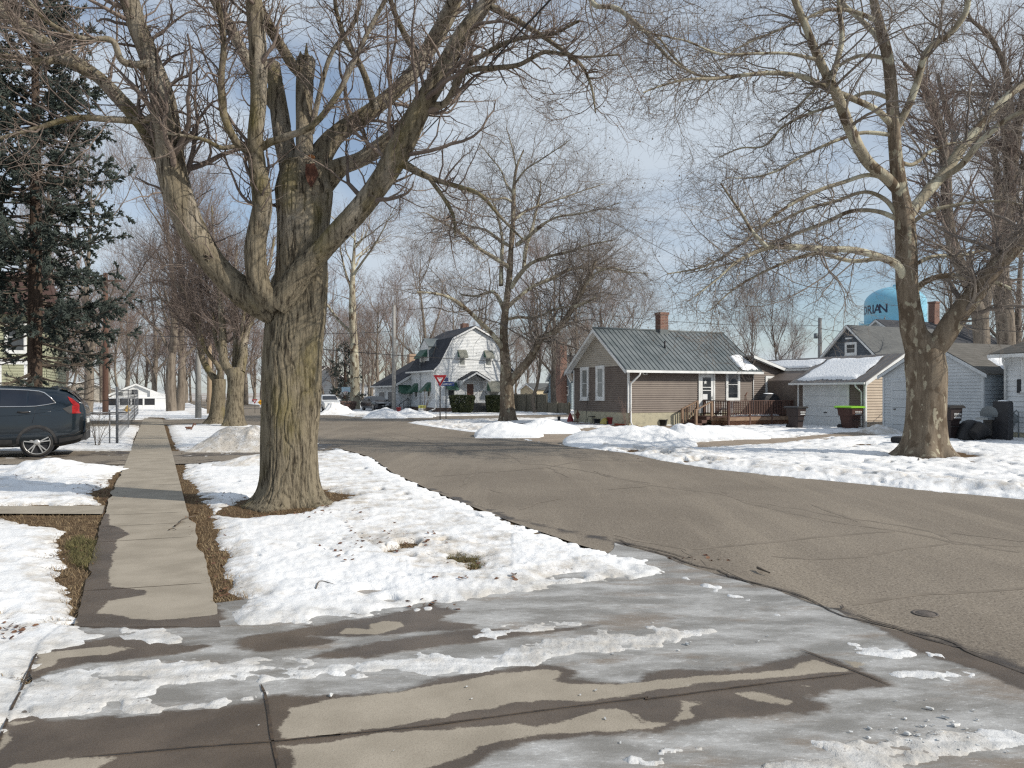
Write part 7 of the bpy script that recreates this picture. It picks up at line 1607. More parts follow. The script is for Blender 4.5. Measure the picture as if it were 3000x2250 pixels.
class Car:
    def __init__(s, name, loc_, rz, scale, label, top, bot, belt, hw, roofw, pm, wheels, wr, cat='car', group=None):
        s.t = empty(name, loc_, rz, label, cat, group); s.t.scale = (scale,) * 3
        s.top, s.bot, s.belt, s.hwid, s.roofw = top, bot, belt, hw, roofw; s.x0, s.x1 = top[0][0], top[-1][0]
        b = MB(); xs = sorted(set(list(np.linspace(s.x0, s.x1, 70)) + [p[0] for p in top])); rings = []
        for x in xs:
            sec = s.sec(x); full = [(y, z) for y, z in sec] + [(-y, z) for y, z in sec[::-1][1:]]
            rings.append([b.v((x, y, z)) for y, z in full])
        for A, B in zip(rings, rings[1:]):
            for j in range(len(A) - 1): b.fi((A[j], B[j], B[j + 1], A[j + 1]), True)
            b.fi((A[-1], B[-1], B[0], A[0]), True)
        b.fi(rings[0]); b.fi(rings[-1][::-1]); s.body = b.build('body', pm, s.t)
        for k, x in enumerate(wheels):
            for sy in (1, -1): s.wheel(x, sy, wr)
        for x in wheels:
            for sy in (1, -1):
                b = MB(); n = 20; arc = [(x + (wr * 1.26) * math.cos(a), wr + (wr * 1.26) * math.sin(a)) for a in np.linspace(-.25, math.pi + .25, n)]; arc2 = [(x + wr * 1.09 * math.cos(a), wr + wr * 1.09 * math.sin(a)) for a in np.linspace(-.25, math.pi + .25, n)]
                for i in range(n - 1): b.face([(q[0], sy * (s.hw(*q) + .014), q[1]) for q in (arc[i], arc[i + 1], arc2[i + 1], arc2[i])], True)
                b.build('wheel_arch', M_CLAD, s.body)
                b = MB(); ins = [(x + wr * 1.10 * math.cos(a), wr + wr * 1.10 * math.sin(a)) for a in np.linspace(0, 2 * math.pi, 28, endpoint=False)]
                b.face([(q[0], sy * (s.hw(q[0], min(max(q[1], .3), .9)) + .006), q[1]) for q in ins]); b.build('wheel_well', M_DARK, s.body)
    def sec(s, x):
        zt, zb = interp(s.top, x), interp(s.bot, x); L = s.x1 - s.x0; e = abs((x - (s.x0 + s.x1) / 2) / (L / 2))
        w = s.hwid * (1 - .17 * e ** 5); bl = s.belt; pts = [(0, zb), (w * .80, zb), (w * .95, zb + .06), (w * .995, zb + .22), (w, min(.62, zt - .02)), (w * .985, min(bl - .16, zt - .015)), (w * .955, min(bl, zt - .01))]
        if zt > bl + .05:
            k = (zt - bl) / .5; rw = w * (1 - (1 - s.roofw) * min(1, k)); pts += [(w * .955 + (rw - w * .955) * .55, bl + (zt - bl) * .62), (rw, zt - .07 * min(1, k)), (rw * .86, zt - .015), (0, zt + .012)]
        else: pts += [(w * .93, zt - .006), (w * .90, zt - .003), (w * .75, zt), (0, zt + .012)]
        return pts
    def hw(s, x, z):
        p = s.sec(min(max(x, s.x0), s.x1))[1:-1]; zz = [q[1] for q in p]; return float(np.interp(z, zz, [q[0] for q in p]))
    def patch(s, name, poly, m, sy=1, off=.010, parent=None, n=10):
        """a side panel following the body: the outline is cut in thin vertical strips"""
        b = MB(); xs = sorted(set([p[0] for p in poly] + list(np.linspace(min(p[0] for p in poly), max(p[0] for p in poly), n))))
        def zr(x):
            h = []
            for (a0, z0), (a1, z1) in zip(poly, poly[1:] + poly[:1]):
                if min(a0, a1) - 1e-9 <= x <= max(a0, a1) + 1e-9 and abs(a1 - a0) > 1e-9: h.append(z0 + (z1 - z0) * (x - a0) / (a1 - a0))
            return (min(h), max(h)) if h else None
        for xa, xb in zip(xs, xs[1:]):
            A, B = zr(xa + 1e-5), zr(xb - 1e-5)
            if not A or not B: continue
            m_ = 4
            for i in range(m_):
                q = [(xa, A[0] + (A[1] - A[0]) * i / m_), (xb, B[0] + (B[1] - B[0]) * i / m_), (xb, B[0] + (B[1] - B[0]) * (i + 1) / m_), (xa, A[0] + (A[1] - A[0]) * (i + 1) / m_)]
                b.face([(x, sy * (s.hw(x, z) + off), z) for x, z in q], True)
        return b.build(name, m, parent or s.body)
    def strip(s, name, pts, r, m, sy=1, off=.012, parent=None):
        b = MB(); b.tube([(x, sy * (s.hw(x, z) + off), z) for x, z in pts], r, 6); return b.build(name, m, parent or s.body)
    def wheel(s, x, sy, r):
        y = s.hwid * .965; f = lambda p: (x + p[0], sy * (y + p[2]), r + p[1])
        w = MB(); w.lathe([(r * .84, -.22), (r * .97, -.20), (r, -.15), (r, -.03), (r * .965, .005), (r * .86, .012), (r * .83, -.01)], 40, (0, 0, 0), f, cap=False); wo = w.build('wheel', M_TYRE, s.t)
        b = MB(); b.lathe([(r * .85, -.02), (r * .85, .004), (r * .80, .008), (r * .79, -.03)], 40, (0, 0, 0), f, cap=False)
        for k in range(5):
            for d_ in (-.16, .16):
                a = 2 * math.pi * k / 5 + .3 + d_; a2 = 2 * math.pi * k / 5 + .3 + d_ * .55
                c0 = Vector(f((r * .16 * math.cos(a2), r * .16 * math.sin(a2), .0))); c1 = Vector(f((r * .81 * math.cos(a), r * .81 * math.sin(a), .0))); b.beam(c0, c1, .03, .03, (0, 1, 0))
        b.lathe([(r * .22, -.03), (r * .22, .012), (r * .12, .022), (.001, .022)], 18, (0, 0, 0), f); b.build('rim', M_ALLOY, wo)
        b = MB(); b.lathe([(r * .80, -.06), (.001, -.06)], 24, (0, 0, 0), f); b.build('brake_shadow', M_DARK, wo); bpy.data.objects[wo.name].children[-1].name = 'hub_shade'  # dark disc painted in for the shade behind the spokes
    def end_patch(s, name, pts, m, front=True, off=.012, parent=None):
        """lamps and grilles on the nose: (y, z) outline pushed onto the front of the body"""
        def xf(y, z):
            x = s.x1; 
            for q in np.linspace(s.x1, s.x1 - 1.2, 60):
                if interp(s.top, q) >= z - 1e-3 and interp(s.bot, q) <= z and s.hw(q, z) >= abs(y): return q
            return x - .3
        b = MB(); b.face([(xf(y, z) + off, y, z) for y, z in pts]); return b.build(name, m, parent or s.body)
    def screen(s, name, x0, x1, m, w0=.86, w1=.80, off=.012):
        b = MB(); n = 8
        for i in range(n):
            xa, xb = x0 + (x1 - x0) * i / n, x0 + (x1 - x0) * (i + 1) / n; q = []
            for x in (xa, xb): p = s.sec(x); q.append((x, p[-2][0] * 1.02, interp(s.top, x)))
            for sg_ in (1, -1): b.face([(q[0][0], 0, q[0][2] + off + .012), (q[1][0], 0, q[1][2] + off + .012), (q[1][0], sg_ * q[1][1], q[1][2] + off), (q[0][0], sg_ * q[0][1], q[0][2] + off)], True)
        return b.build(name, m, s.body)
SUV_TOP = [(-1.12, .98), (-1.115, 1.20), (-1.06, 1.38), (-.96, 1.47), (-.80, 1.64), (-.66, 1.74), (-.45, 1.80), (0, 1.845), (.8, 1.87), (1.5, 1.855), (2.0, 1.74), (2.75, 1.32), (2.95, 1.25), (3.6, 1.12), (3.95, .95), (4.05, .7), (4.06, .55)]
SUV_BOT = [(-1.12, .70), (-1.08, .45), (-.95, .36), (-.5, .25), (3.3, .26), (3.85, .30), (4.06, .42)]
sx_, sy_ = (108 - CX) / FOC * 20.2, 20.2
s = Car('parked_suv', (sx_ - PV[0] * -1.0 * 0, sy_, .03), TURN + math.pi, 1.0, 'dark blue SUV parked in the snowy left driveway, rear end toward the street', SUV_TOP, SUV_BOT, 1.33, 1.0, .80, paint('dark_blue_paint', (0.005, 0.012, 0.020), (0.007, 0.015, 0.023), .35, .22), (0.0, 2.95), .37, 'car')
s.t.location = (sx_ + PV[0] * .97, sy_ + PV[1] * .97, .03)
zc = lambda x, y: (-(x - 598) * .00139, (1440 - y) * .00163)
for sy in (1, -1):
    s.patch('side_window', [zc(-400, 625), zc(-900, 640), zc(-1100, 640), zc(-800, 480), zc(-500, 375), zc(-60, 352), zc(-10, 352), zc(-10, 625)], M_CARGL, sy)
    s.patch('side_window', [zc(10, 622), zc(10, 352), zc(420, 365), zc(445, 368), zc(425, 618)], M_CARGL, sy)
    s.patch('quarter_window', [zc(445, 618), zc(465, 368), zc(560, 378), zc(640, 390), zc(700, 415), zc(800, 500), zc(860, 565), zc(780, 590), zc(580, 615)], M_CARGL, sy)
    s.strip('chrome_trim', [zc(-1000, 640), zc(-300, 628), zc(0, 627), zc(400, 627), zc(580, 622), zc(760, 598), zc(890, 572), zc(905, 560)], .013, M_CHROME, sy)
    s.strip('chrome_trim', [zc(-600, 385), zc(-60, 345), zc(200, 350), zc(450, 362), zc(620, 378), zc(710, 405), zc(800, 470), zc(890, 560)], .017, M_CHROME, sy)
    hl = s.strip('door_handle', [zc(285, 712), zc(380, 722), zc(495, 712)], .022, M_CLAD, sy, .03); s.strip('handle_tip', [zc(470, 712), zc(500, 712)], .018, M_CHROME, sy, .045, hl)
    s.patch('sill_cladding', [(.55, .25), (.55, .46), (2.45, .46), (2.45, .27)], M_CLAD, sy, .012)
    s.patch('bumper_cladding', [zc(960, 1290), zc(960, 1150), zc(1240, 1120), zc(1395, 1080), zc(1400, 1170), zc(1250, 1240)], M_CLAD, sy, .012)
    s.strip('door_seam', [zc(575, 630), zc(560, 760), zc(520, 900)], .004, M_DARK, sy, .003); s.strip('door_seam', [(1.16, 1.30), (1.17, .7), (1.14, .45)], .004, M_DARK, sy, .003)
    s.strip('fuel_flap', [zc(630, 680), zc(820, 680), zc(820, 770), zc(640, 770), zc(630, 680)], .003, M_DARK, sy, .003)
    s.strip('body_crease', [zc(-300, 780), zc(300, 770), zc(620, 735), zc(1000, 690)], .006, s.body.data.materials[0], sy, .004)
    s.strip('bumper_crease', [zc(940, 1120), zc(1220, 1090), zc(1310, 1040), zc(1400, 1030)], .012, M_CLAD, sy, .004)
    tl = s.patch('tail_lamp', [zc(1120, 655), zc(1190, 612), zc(1298, 620), zc(1275, 690), zc(1330, 745), zc(1150, 748)], M_TAIL, sy, .016, None, 16)
    s.patch('tail_lamp', [zc(1095, 465), zc(1170, 500), zc(1290, 590), zc(1300, 622), zc(1190, 606), zc(1130, 530)], M_TAIL, sy, .016, None, 12)
    s.patch('lamp_housing', [zc(1020, 665), zc(1130, 748), zc(1175, 748), zc(1095, 655), zc(1180, 620), zc(1185, 605)], M_CLAD, sy, .020, tl)
b = MB(); b.prism([(-.78, 1.745), (-.50, 1.825), (-.55, 1.86), (-.85, 1.72), (-.86, 1.69)], lambda x, z: (x, -.72, z - .0), lambda x, z: (x, .72, z - .0)); b.build('spoiler', s.body.data.materials[0], s.t)
b = MB()
b.box(-1.135, -1.09, -.28, .28, .86, .98); b.build('number_plate', M_LETW, s.t)
b = MB(); b.box(-1.125, -1.0, -.80, .80, .40, .62); b.build('rear_bumper', M_CLAD, s.t)
b = MB(); n = 5
for i in range(n):
    xa, xb = -.64 + (-.98 + .64) * i / n, -.64 + (-.98 + .64) * (i + 1) / n; b.face([(xa - .006, -.62, interp(SUV_TOP, xa) + .006), (xb - .006, -.68, interp(SUV_TOP, xb) + .006), (xb - .006, .68, interp(SUV_TOP, xb) + .006), (xa - .006, .62, interp(SUV_TOP, xa) + .006)])
b.build('rear_window', M_CARGL, s.t); b = MB(); b.beam((-.80, .05, 1.70), (-1.0, .35, 1.48), .02, .015); b.build('rear_wiper', M_CLAD, s.t)
b = MB(); b.prism([(-.30, 0), (0, 0), (-.22, .07)], lambda x, z: (x - .15, -.03, 1.82 + z), lambda x, z: (x - .15, .03, 1.82 + z)); b.build('roof_antenna', s.body.data.materials[0], s.t)
s.screen('windscreen', 1.62, 2.72, M_CARGL)
for sy in (1, -1):
    b = MB(); b.lathe([(.02, -.10), (.10, -.07), (.11, .05), (.05, .10)], 12, (0, 0, 0), lambda p: (2.25 + p[2] * .5, sy * (1.02 + p[0] * .9 + .08), 1.38 + p[1] * .8)); b.build('mirror', s.body.data.materials[0], s.t)
    b = MB(); b.box(3.70, 3.93, sy * .52, sy * .88, .88, 1.0); b.build('headlamp', M_HEAD, s.t)
def far_car(name, px, Y, rz, scale, label, pm, sedan):
    if sedan: top = [(-1.02, .7), (-1.0, .95), (-.5, 1.05), (-.35, 1.10), (.3, 1.40), (.9, 1.47), (1.45, 1.42), (2.25, 1.03), (2.5, .98), (3.25, .88), (3.6, .74), (3.68, .55)]; bot = [(-1.02, .5), (-.9, .3), (-.4, .2), (3.0, .2), (3.68, .28)]; belt = 1.0
    else: top = [(-1.0, .8), (-.98, 1.2), (-.8, 1.5), (-.6, 1.62), (.3, 1.70), (1.2, 1.69), (1.75, 1.55), (2.45, 1.13), (2.65, 1.08), (3.4, .98), (3.72, .82), (3.76, .6)]; bot = [(-1.0, .5), (-.9, .34), (-.4, .24), (3.0, .24), (3.76, .30)]; belt = 1.13
    X = (px - CX) / FOC * Y; c = Car(name, (X, Y, .0), rz, scale, label, top, bot, belt, .92, .78, pm, (0., 2.75), .33, 'car', 'cars parked beyond the intersection')
    c.screen('windscreen', 1.42 if sedan else 1.75, 2.24 if sedan else 2.42, M_CARGL)
    zh = .70 if sedan else .80
    for sg_ in (1, -1):
        c.end_patch('headlamp', [(sg_ * .50, zh - .05), (sg_ * .84, zh), (sg_ * .80, zh + .10), (sg_ * .48, zh + .05)], M_HEAD)
        c.patch('side_window', [(.1, belt + .02), (.5, belt + .30 if sedan else belt + .42), (1.35, belt + .33 if sedan else belt + .44), (2.05, belt + .04), (1.9, belt + .02)], M_CARGL, sg_)
        b = MB(); b.box(1.85, 2.02, sg_ * .93, sg_ * 1.10, belt, belt + .13); b.build('mirror', pm, c.t)
    g_ = c.end_patch('grille', [(-.44, zh - .22), (.44, zh - .22), (.46, zh + .02), (-.46, zh + .02)], M_CLAD)
    for k in range(3): c.end_patch('grille_bar', [(-.44, zh - .18 + k * .075), (.44, zh - .18 + k * .075), (.44, zh - .15 + k * .075), (-.44, zh - .15 + k * .075)], M_CHROME, True, .022, g_)
    c.end_patch('lower_intake', [(-.62, .32), (.62, .32), (.66, .44), (-.66, .44)], M_CLAD); c.end_patch('plate', [(-.26, .45), (.26, .45), (.26, .54), (-.26, .54)], M_LETW, True, .02)
    return c
far_car('parked_suv', 957, 66, TURN - math.pi / 2 - .05, .82, 'white SUV parked facing the street behind a grey snow pile', paint('white_car_paint', (.62, .63, .63), None, 0, .35), False).t.location.z = .1
far_car('parked_sedan', 1087, 70, TURN - math.pi / 2 + .12, .88, 'dark grey sedan parked in front of the white garage doors', paint('charcoal_car_paint', (.022, .027, .034)), True).t.location.z = .05

# ------------------------------------------------------------------ poles, wires, signs, hydrant
M_POLEB = mat('brown_pole_wood', (0.085, 0.042, 0.030), .9, (0.12, 0.065, 0.045), 3, stretch=(1, 1, .1)); M_POLEG = mat('grey_pole_wood', (0.24, 0.235, 0.225), .9, (0.32, 0.315, 0.30), 3, stretch=(1, 1, .1)); M_POLET = mat('tan_pole_wood', (0.27, 0.20, 0.13), .9, (0.34, 0.26, 0.175), 3, stretch=(1, 1, .1))
def pole(px, py, top_py, r, m, label, arm=None):
    x, y = gp(px, py); h_ = EYE - (top_py - HY) / FOC * y; t = empty('utility_pole', (x, y, 0), 0, label, 'utility pole', 'wooden utility poles')
    b = MB(); b.tube([(0, 0, -.1), (0, 0, h_ / 2), (0, 0, h_)], [r, r * .86, r * .72], 14); b.build('shaft', m, t)
    if arm: b = MB(); b.box(-arm, arm, -r - .09, -r - .0, h_ - .7, h_ - .56); b.build('crossarm', m, t); b = MB(); [b.lathe([(.03, 0), (.045, .05), (.03, .12), (.01, .13)], 8, (x_, -r - .045, h_ - .56)) for x_ in (-arm * .9, -arm * .4, arm * .4, arm * .9)]; b.build('insulators', M_GREYP, t)
    return (x, y, h_)
p1 = pole(309, 1215, 800, .22, M_POLEB, 'reddish-brown utility pole behind the blue SUV', 1.3)
p2 = pole(581, 1226, 985, .20, M_POLEG, 'pale grey utility pole left of the scarred maple trunk'); p3_p = pole(614, 1213, 1010, .21, M_POLET, 'tan utility pole just left of the scarred maples')
p4 = pole(1154, 1206, 893, .19, M_POLEG, 'weathered utility pole in front of the white gambrel house', None)
X5, Y5 = (2402 - CX) / FOC * 76, 76; t = empty('utility_pole', (X5, Y5, 0), 0, 'thin grey utility pole against open sky behind the garages', 'utility pole', 'wooden utility poles'); b = MB(); b.tube([(0, 0, 0), (0, 0, 9.05)], [.24, .17], 12); b.build('shaft', M_POLEG, t)
b = MB(); b.lathe([(.01, 0), (.2, .02), (.2, .5), (.01, .55)], 10, (-.45, -.1, 7.0)); b.build('transformer', M_GREYP, t)
M_WIRE = mat('wire', (0.012, 0.012, 0.014), .6)
def wire(a, c, sag, r, label):
    P_ = [Vector(a).lerp(Vector(c), t) - Vector((0, 0, sag * 4 * t * (1 - t))) for t in np.linspace(0, 1, 40)]; b = MB(); b.tube(P_, r, 5); return tag(b.build('overhead_wire', M_WIRE), label, 'wire', 'overhead wires')
wire(p3(960, 690, 40), p3(1640, -30, 8.5), 0, .012, 'thick black service cable slanting up behind the big maple limb')
wire(p3(930, 1022, 47), p3(1560, 1062, 57), .1, .022, 'black cable running level across the white gambrel house front')
wire((p4[0], p4[1], 7.0), (p1[0], p1[1], 7.2), .6, .02, 'wire between the brown pole and the pole by the gambrel house')
wire((X5, Y5, 8.6), p3(1560, 520, 44), .5, .016, 'thin wire sloping from the tall sycamore down to the far grey pole'); wire((X5, Y5, 8.3), p3(1700, 915, 70), .4, .022, 'slack wire reaching left from the far grey pole over the metal roof'); wire((X5, Y5, 8.0), p3(2800, 980, 60), .3, .022, 'wire running right from the far grey pole behind the sycamore')
wire((X5, Y5, 8.4), p3(2260, 1062, 45), .3, .016, 'service drop from the far grey pole to the brown house wing'); wire(p3(2640, 940, 50), p3(3060, 975, 42), .1, .018, 'pale cable crossing in front of the two big rear trunks'); wire(p3(2830, 1000, 38), p3(3000, 1105, 29), .25, .015, 'drooping service cable to the right-hand white house')
wire(p3(-40, 925, 60), p3(430, 865, 60), .3, .02, 'dark wire crossing behind the spruce at the left edge'); wire(p3(320, 968, 57.5), p3(600, 985, 50), .2, .02, 'wire between the brown pole and the pale grey pole')
M_RED = mat('sign_red', (0.36, 0.012, 0.018), .45); M_SGW = mat('sign_white', (0.72, 0.72, 0.72), .45); M_SBLUE = mat('sign_blue', (0.012, 0.045, 0.22), .4); M_SYEL = mat('sign_yellow', (0.75, 0.36, 0.015), .5); M_POST = mat('sign_post', (0.035, 0.032, 0.032), .6)
def tri(c, w): h_ = w * .866; return [(-w / 2, c + h_ * .42), (w / 2, c + h_ * .42), (0, c - h_ * .58)]
def yield_sign(x, y, w, zc_, label, words, rz=0.0):
    t = empty('yield_sign', (x, y, 0), rz, label, 'yield sign'); b = MB(); b.tube([(0, .03, -.1), (0, .03, zc_ + w * .3)], .035 * w / .78, 8); b.build('post', M_POST, t)
    P = lambda y_: (lambda a, z: (a, y_, z)); b = MB(); b.prism(tri(zc_, w * 1.06), P(-.012), P(.0)); b.build('border', M_SGW, t); b = MB(); b.prism(tri(zc_, w), P(-.016), P(-.0121)); b.build('panel', M_RED, t); b = MB(); b.prism(tri(zc_ + .01 * w, w * .46), P(-.020), P(-.0161)); b.build('centre', M_SGW, t)
    if words: lettering('lettering', 'YIELD', w * .125, lambda a, z: Vector((a, -.022, zc_ + w * .115 + z)), M_RED, t, w * .34, .01)
    return t
x, y = gp(1289.3, 1235.6); yield_sign(x, y, .78, 2.42, 'red and white yield sign on a dark post at the near right corner', True, 0.05)
yield_sign((746.5 - CX) / FOC * 61, 61, .42, .98, 'small far yield sign between the scarred maple and the big trunk', True)
X, Y = (763 - CX) / FOC * 60, 60; t = empty('warning_sign', (X, Y, 0), 0, 'orange-yellow diamond warning sign beside the far yield sign', 'road sign'); b = MB(); b.tube([(0, .02, 0), (0, .02, 1.0)], .02, 6); b.build('post', M_POST, t)
b = MB(); b.prism([(0, .69), (.21, .90), (0, 1.11), (-.21, .90)], lambda a, z: (a, -.012, z), lambda a, z: (a, 0, z)); b.build('panel', M_SYEL, t); b = MB(); b.box(-.11, .11, -.016, -.0125, .885, .915); b.prism([(-.11, .86), (-.16, .90), (-.11, .94)], lambda a, z: (a, -.016, z), lambda a, z: (a, -.0125, z)); b.prism([(.11, .86), (.16, .90), (.11, .94)], lambda a, z: (a, -.016, z), lambda a, z: (a, -.0125, z)); b.build('arrow', M_DARK, t); b = MB(); b.box(-.06, .06, -.01, .0, .50, .66); b.build('plate', M_SGW, t)
x, y = gp(1306.5, 1230.4); t = empty('street_sign', (x, y, 0), 0, 'blue street name signs reading Chestnut on a thin dark post', 'street sign'); b = MB(); b.tube([(0, .02, -.1), (0, .02, 2.62)], .028, 8); b.build('post', M_POST, t)
b = MB(); b.box(-.48, .52, -.012, .0, 2.10, 2.34, lambda a, o, z: (a * .985 + o * .1, a * .12 + o, z)); b.build('name_panel', M_SBLUE, t)
lettering('lettering', 'Chestnut', .205, lambda a, z: Vector((a * .985 - .03, a * .12 - .018, 2.215 + z)), M_SGW, t, .78, .01); lettering('lettering', 'ST', .085, lambda a, z: Vector(((a + .455) * .985, (a + .455) * .12 - .018, 2.25 + z)), M_SGW, t)
b = MB(); b.box(-.42, .42, -.012, 0, 2.38, 2.60, lambda a, o, z: (a * .42, a * .9 + o, z) if False else (a * .40 + o * .9, a * -.75 + o * .3, z)); b.build('cross_panel', M_SBLUE, t)
M_HYD = mat('hydrant_yellow', (0.62, 0.36, 0.02), .5, (0.7, 0.43, 0.03), 8)
x, y = gp(373, 1212.5); t = empty('fire_hydrant', (x, y, 0), 0, 'yellow fire hydrant standing in the snow by the left fence', 'fire hydrant'); b = MB(); b.lathe([(.15, -.05), (.15, .10), (.11, .12), (.11, .38), (.16, .40), (.16, .44)], 18); b.build('barrel', M_HYD, t); b = MB(); b.lathe([(.15, .442), (.14, .52), (.10, .58), (.05, .61), (.04, .66), (.01, .665)], 18); b.build('bonnet', M_HYD, t)
for a, q, rr2 in ((0, .20, .055), (math.pi, .20, .055), (-math.pi / 2, .19, .075)):
    b = MB(); b.lathe([(rr2, .08), (rr2, q), (rr2 * 1.25, q), (rr2 * 1.25, q + .05), (rr2 * .5, q + .07)], 12, (0, 0, 0), lambda p: (p[2] * math.cos(a) - p[0] * math.sin(a), p[2] * math.sin(a) + p[0] * math.cos(a), .42 * .72 + p[1])); b.build('nozzle_cap', M_HYD, t)

# ------------------------------------------------------------------ fences, hedges
M_FENCE = mat('weathered_board', (0.15, 0.135, 0.10), .9, (0.21, 0.185, 0.14), 3, stretch=(3, 3, .3)); M_GPIPE = mat('galvanised_pipe', (0.10, 0.105, 0.115), .5, (0.16, 0.165, 0.175), 8, metal=.3)
x, y = gp(1671, 1214); ff = Frame(x, y); t = empty('board_fence', (x, y, 0), TURN, 'weathered wooden board fence, stepping lower toward the brown house', 'fence')
vs = ff.v_at(1604, 0); b = MB(); v = 0.0; rgf = np.random.default_rng(3)
while v < 14: h_ = (.86 if v < vs else 1.52) + rgf.normal() * .012; b.box(-.02, .0, v, v + .135, .02, h_); v += .143
b.build('boards', M_FENCE, t); b = MB()
for z in (.25, .66): b.box(.002, .05, 0, vs, z, z + .09)
for z in (.3, 1.2): b.box(.002, .05, vs, 14, z, z + .09)
b.build('rails', M_FENCE, t)
for px in (1669, 1635, 1604, 1573, 1543, 1515):
    v = max(0, ff.v_at(px, 0)); b = MB(); b.box(-.13, -.022, v - .055, v + .055, 0, .95 if v < vs - .1 else 1.62); b.build('post', M_FENCE, t)
x, y = gp(343, 1302); cf = Frame(x, y); t = empty('chain_link_fence', (x, y, 0), TURN, 'tall chain link fence with steel posts beyond the blue SUV', 'fence')
for u, v, r, h_ in ((0, 0, .042, 1.86), (-.22, .05, .022, 1.1), (0, 12, .022, 1.8), (0, 24, .022, 1.8), (0, 36, .022, 1.8), (-3.2, 0, .03, 1.1), (-6.4, 0, .03, 1.1)):
    b = MB(); b.tube([(u, v, -.1), (u, v, h_)], r, 8); b.lathe([(r, 0), (r * 1.2, .03), (.005, .05)], 8, (u, v, h_)); b.build('post', M_GPIPE, t)
b = MB(); b.tube([(0, 0, 1.80), (0, 36, 1.80)], .018, 6); b.build('top_rail', M_GPIPE, t); b = MB(); b.tube([(-6.4, 0, 1.05), (.35, 0, 1.05)], .028, 6); b.build('mid_rail', M_GPIPE, t)
b = MB()
for k in range(60):
    for sg_ in (1, -1):
        u0 = -6.4 + k * .11; u1 = u0 + sg_ * 1.0
        if -6.5 < u1 < .05: b.tube([(u0, 0, .05), (u1, 0, 1.05)], .0022, 3, False)
for k in range(90):
    for sg_ in (1, -1): b.tube([(0, k * .40 + (0 if sg_ > 0 else 1.7), .05), (0, k * .40 + (1.7 if sg_ > 0 else 0), 1.78)], .0024, 3, False)
b.build('wire_mesh', M_GPIPE, t)
M_HEDGE = mat('hedge_leaf', (0.020, 0.030, 0.010), .8, (0.060, 0.070, 0.026), 2.5, lo=.3, hi=.7)
def hedge(px0, px1, py, h_, dep, label, seed, m=None, n=30000, nm='hedge'):
    x0, y = gp(px0, py); x1, _ = gp(px1, py); w = x1 - x0; r_ = np.random.default_rng(seed); d = r_.uniform(-1, 1, (n, 3)); d /= np.abs(d).max(1, keepdims=True); e = d / ((np.abs(d) ** 7).sum(1, keepdims=True)) ** (1 / 7)
    rad_ = r_.uniform(.80, 1.0, n) ** .6 * (1 + .07 * noise3(d[:, 0] * 3, d[:, 1] * 3, d[:, 2] * 3, seed)); P_ = e * rad_[:, None]
    P_[:, 0] *= (.86 + .14 * P_[:, 2]); P_ = P_ * np.array([w / 2, dep / 2, h_ / 2]) + np.array([0, 0, h_ / 2])
    a = r_.normal(size=(n, 3)); a /= np.linalg.norm(a, axis=1, keepdims=True); c_ = np.cross(a, r_.normal(size=(n, 3))); c_ /= np.linalg.norm(c_, axis=1, keepdims=True); s_ = r_.uniform(.022, .05, n)[:, None]
    V = np.stack([P_ - a * s_, P_ + c_ * s_ * .6, P_ + a * s_, P_ - c_ * s_ * .6], 1).reshape(-1, 3); t = empty(nm, ((x0 + x1) / 2, y + dep / 2, 0), 0, label, 'hedge')
    np_mesh('foliage', V, [np.arange(n * 4).reshape(n, 4)], m or M_HEDGE, t, False)
    g = Geo(); tr = np.stack([np.stack([np.array([w * .3 * math.cos(k), dep * .3 * math.sin(k), 0]) * q + np.array([0, 0, h_ * .85 * q]) for q in np.linspace(.05, 1, 6)]) for k in range(9)]); g.add(*tubes(tr, np.full((9, 6), .03) * np.linspace(1, .3, 6), 5)); g.obj('stems', M_DEADTWIG, t); return t
hedge(1313, 1391, 1211, 1.46, 1.6, 'left of the two clipped dark green hedges before the white house steps', 5); hedge(1420, 1472, 1210, 1.44, 1.6, 'right of the two clipped dark green hedges, half behind the pale sycamore', 6)
hedge(985, 1034, 1203, .85, 2.2, 'reddish-brown bare hedge behind the parked white SUV', 7, M_RTWIG, 9000)

# ------------------------------------------------------------------ small yard things
def simple(name, px, Y, label, cat, z=0.0, rz=0.0): return empty(name, ((px - CX) / FOC * Y, Y, z), rz, label, cat)
t = simple('basketball_hoop', 1014, 73, 'grey-blue basketball backboard on a dark pole beyond the road', 'basketball hoop'); b = MB(); b.box(-.42, .42, -.03, .0, 1.70, 2.18); b.build('backboard', mat('grey_blue_board', (.22, .33, .42), .4, (.26, .37, .46), 4), t)
b = MB(); b.box(-.435, -.42, -.035, .005, 1.69, 2.19); b.box(.42, .435, -.035, .005, 1.69, 2.19); b.box(-.435, .435, -.035, .005, 2.18, 2.195); b.box(-.435, .435, -.035, .005, 1.685, 1.70); b.build('board_frame', M_POST, t); b = MB(); b.tube([(.0, .35, 0), (0, .3, 1.5), (0, .02, 1.9)], .04, 8); b.build('pole', M_POST, t); b = MB(); b.tube([(.2 * math.cos(a), -.26 + .2 * math.sin(a), 1.72) for a in np.linspace(0, 6.28, 20)], .012, 5); b.build('rim', M_RED, t); b = MB()
for k in range(10): a = k * .628; b.tube([(.2 * math.cos(a), -.26 + .2 * math.sin(a), 1.71), (.12 * math.cos(a + .5), -.26 + .12 * math.sin(a + .5), 1.40)], .008, 4)
b.build('net', M_SGW, t)
bin_('trash_bin', (*at(1018, 68)[:2], 0), .5, 'far reddish-brown trash bin under the basketball backboard', M_BINB, M_BINL, False).scale = (.8, .8, .72)
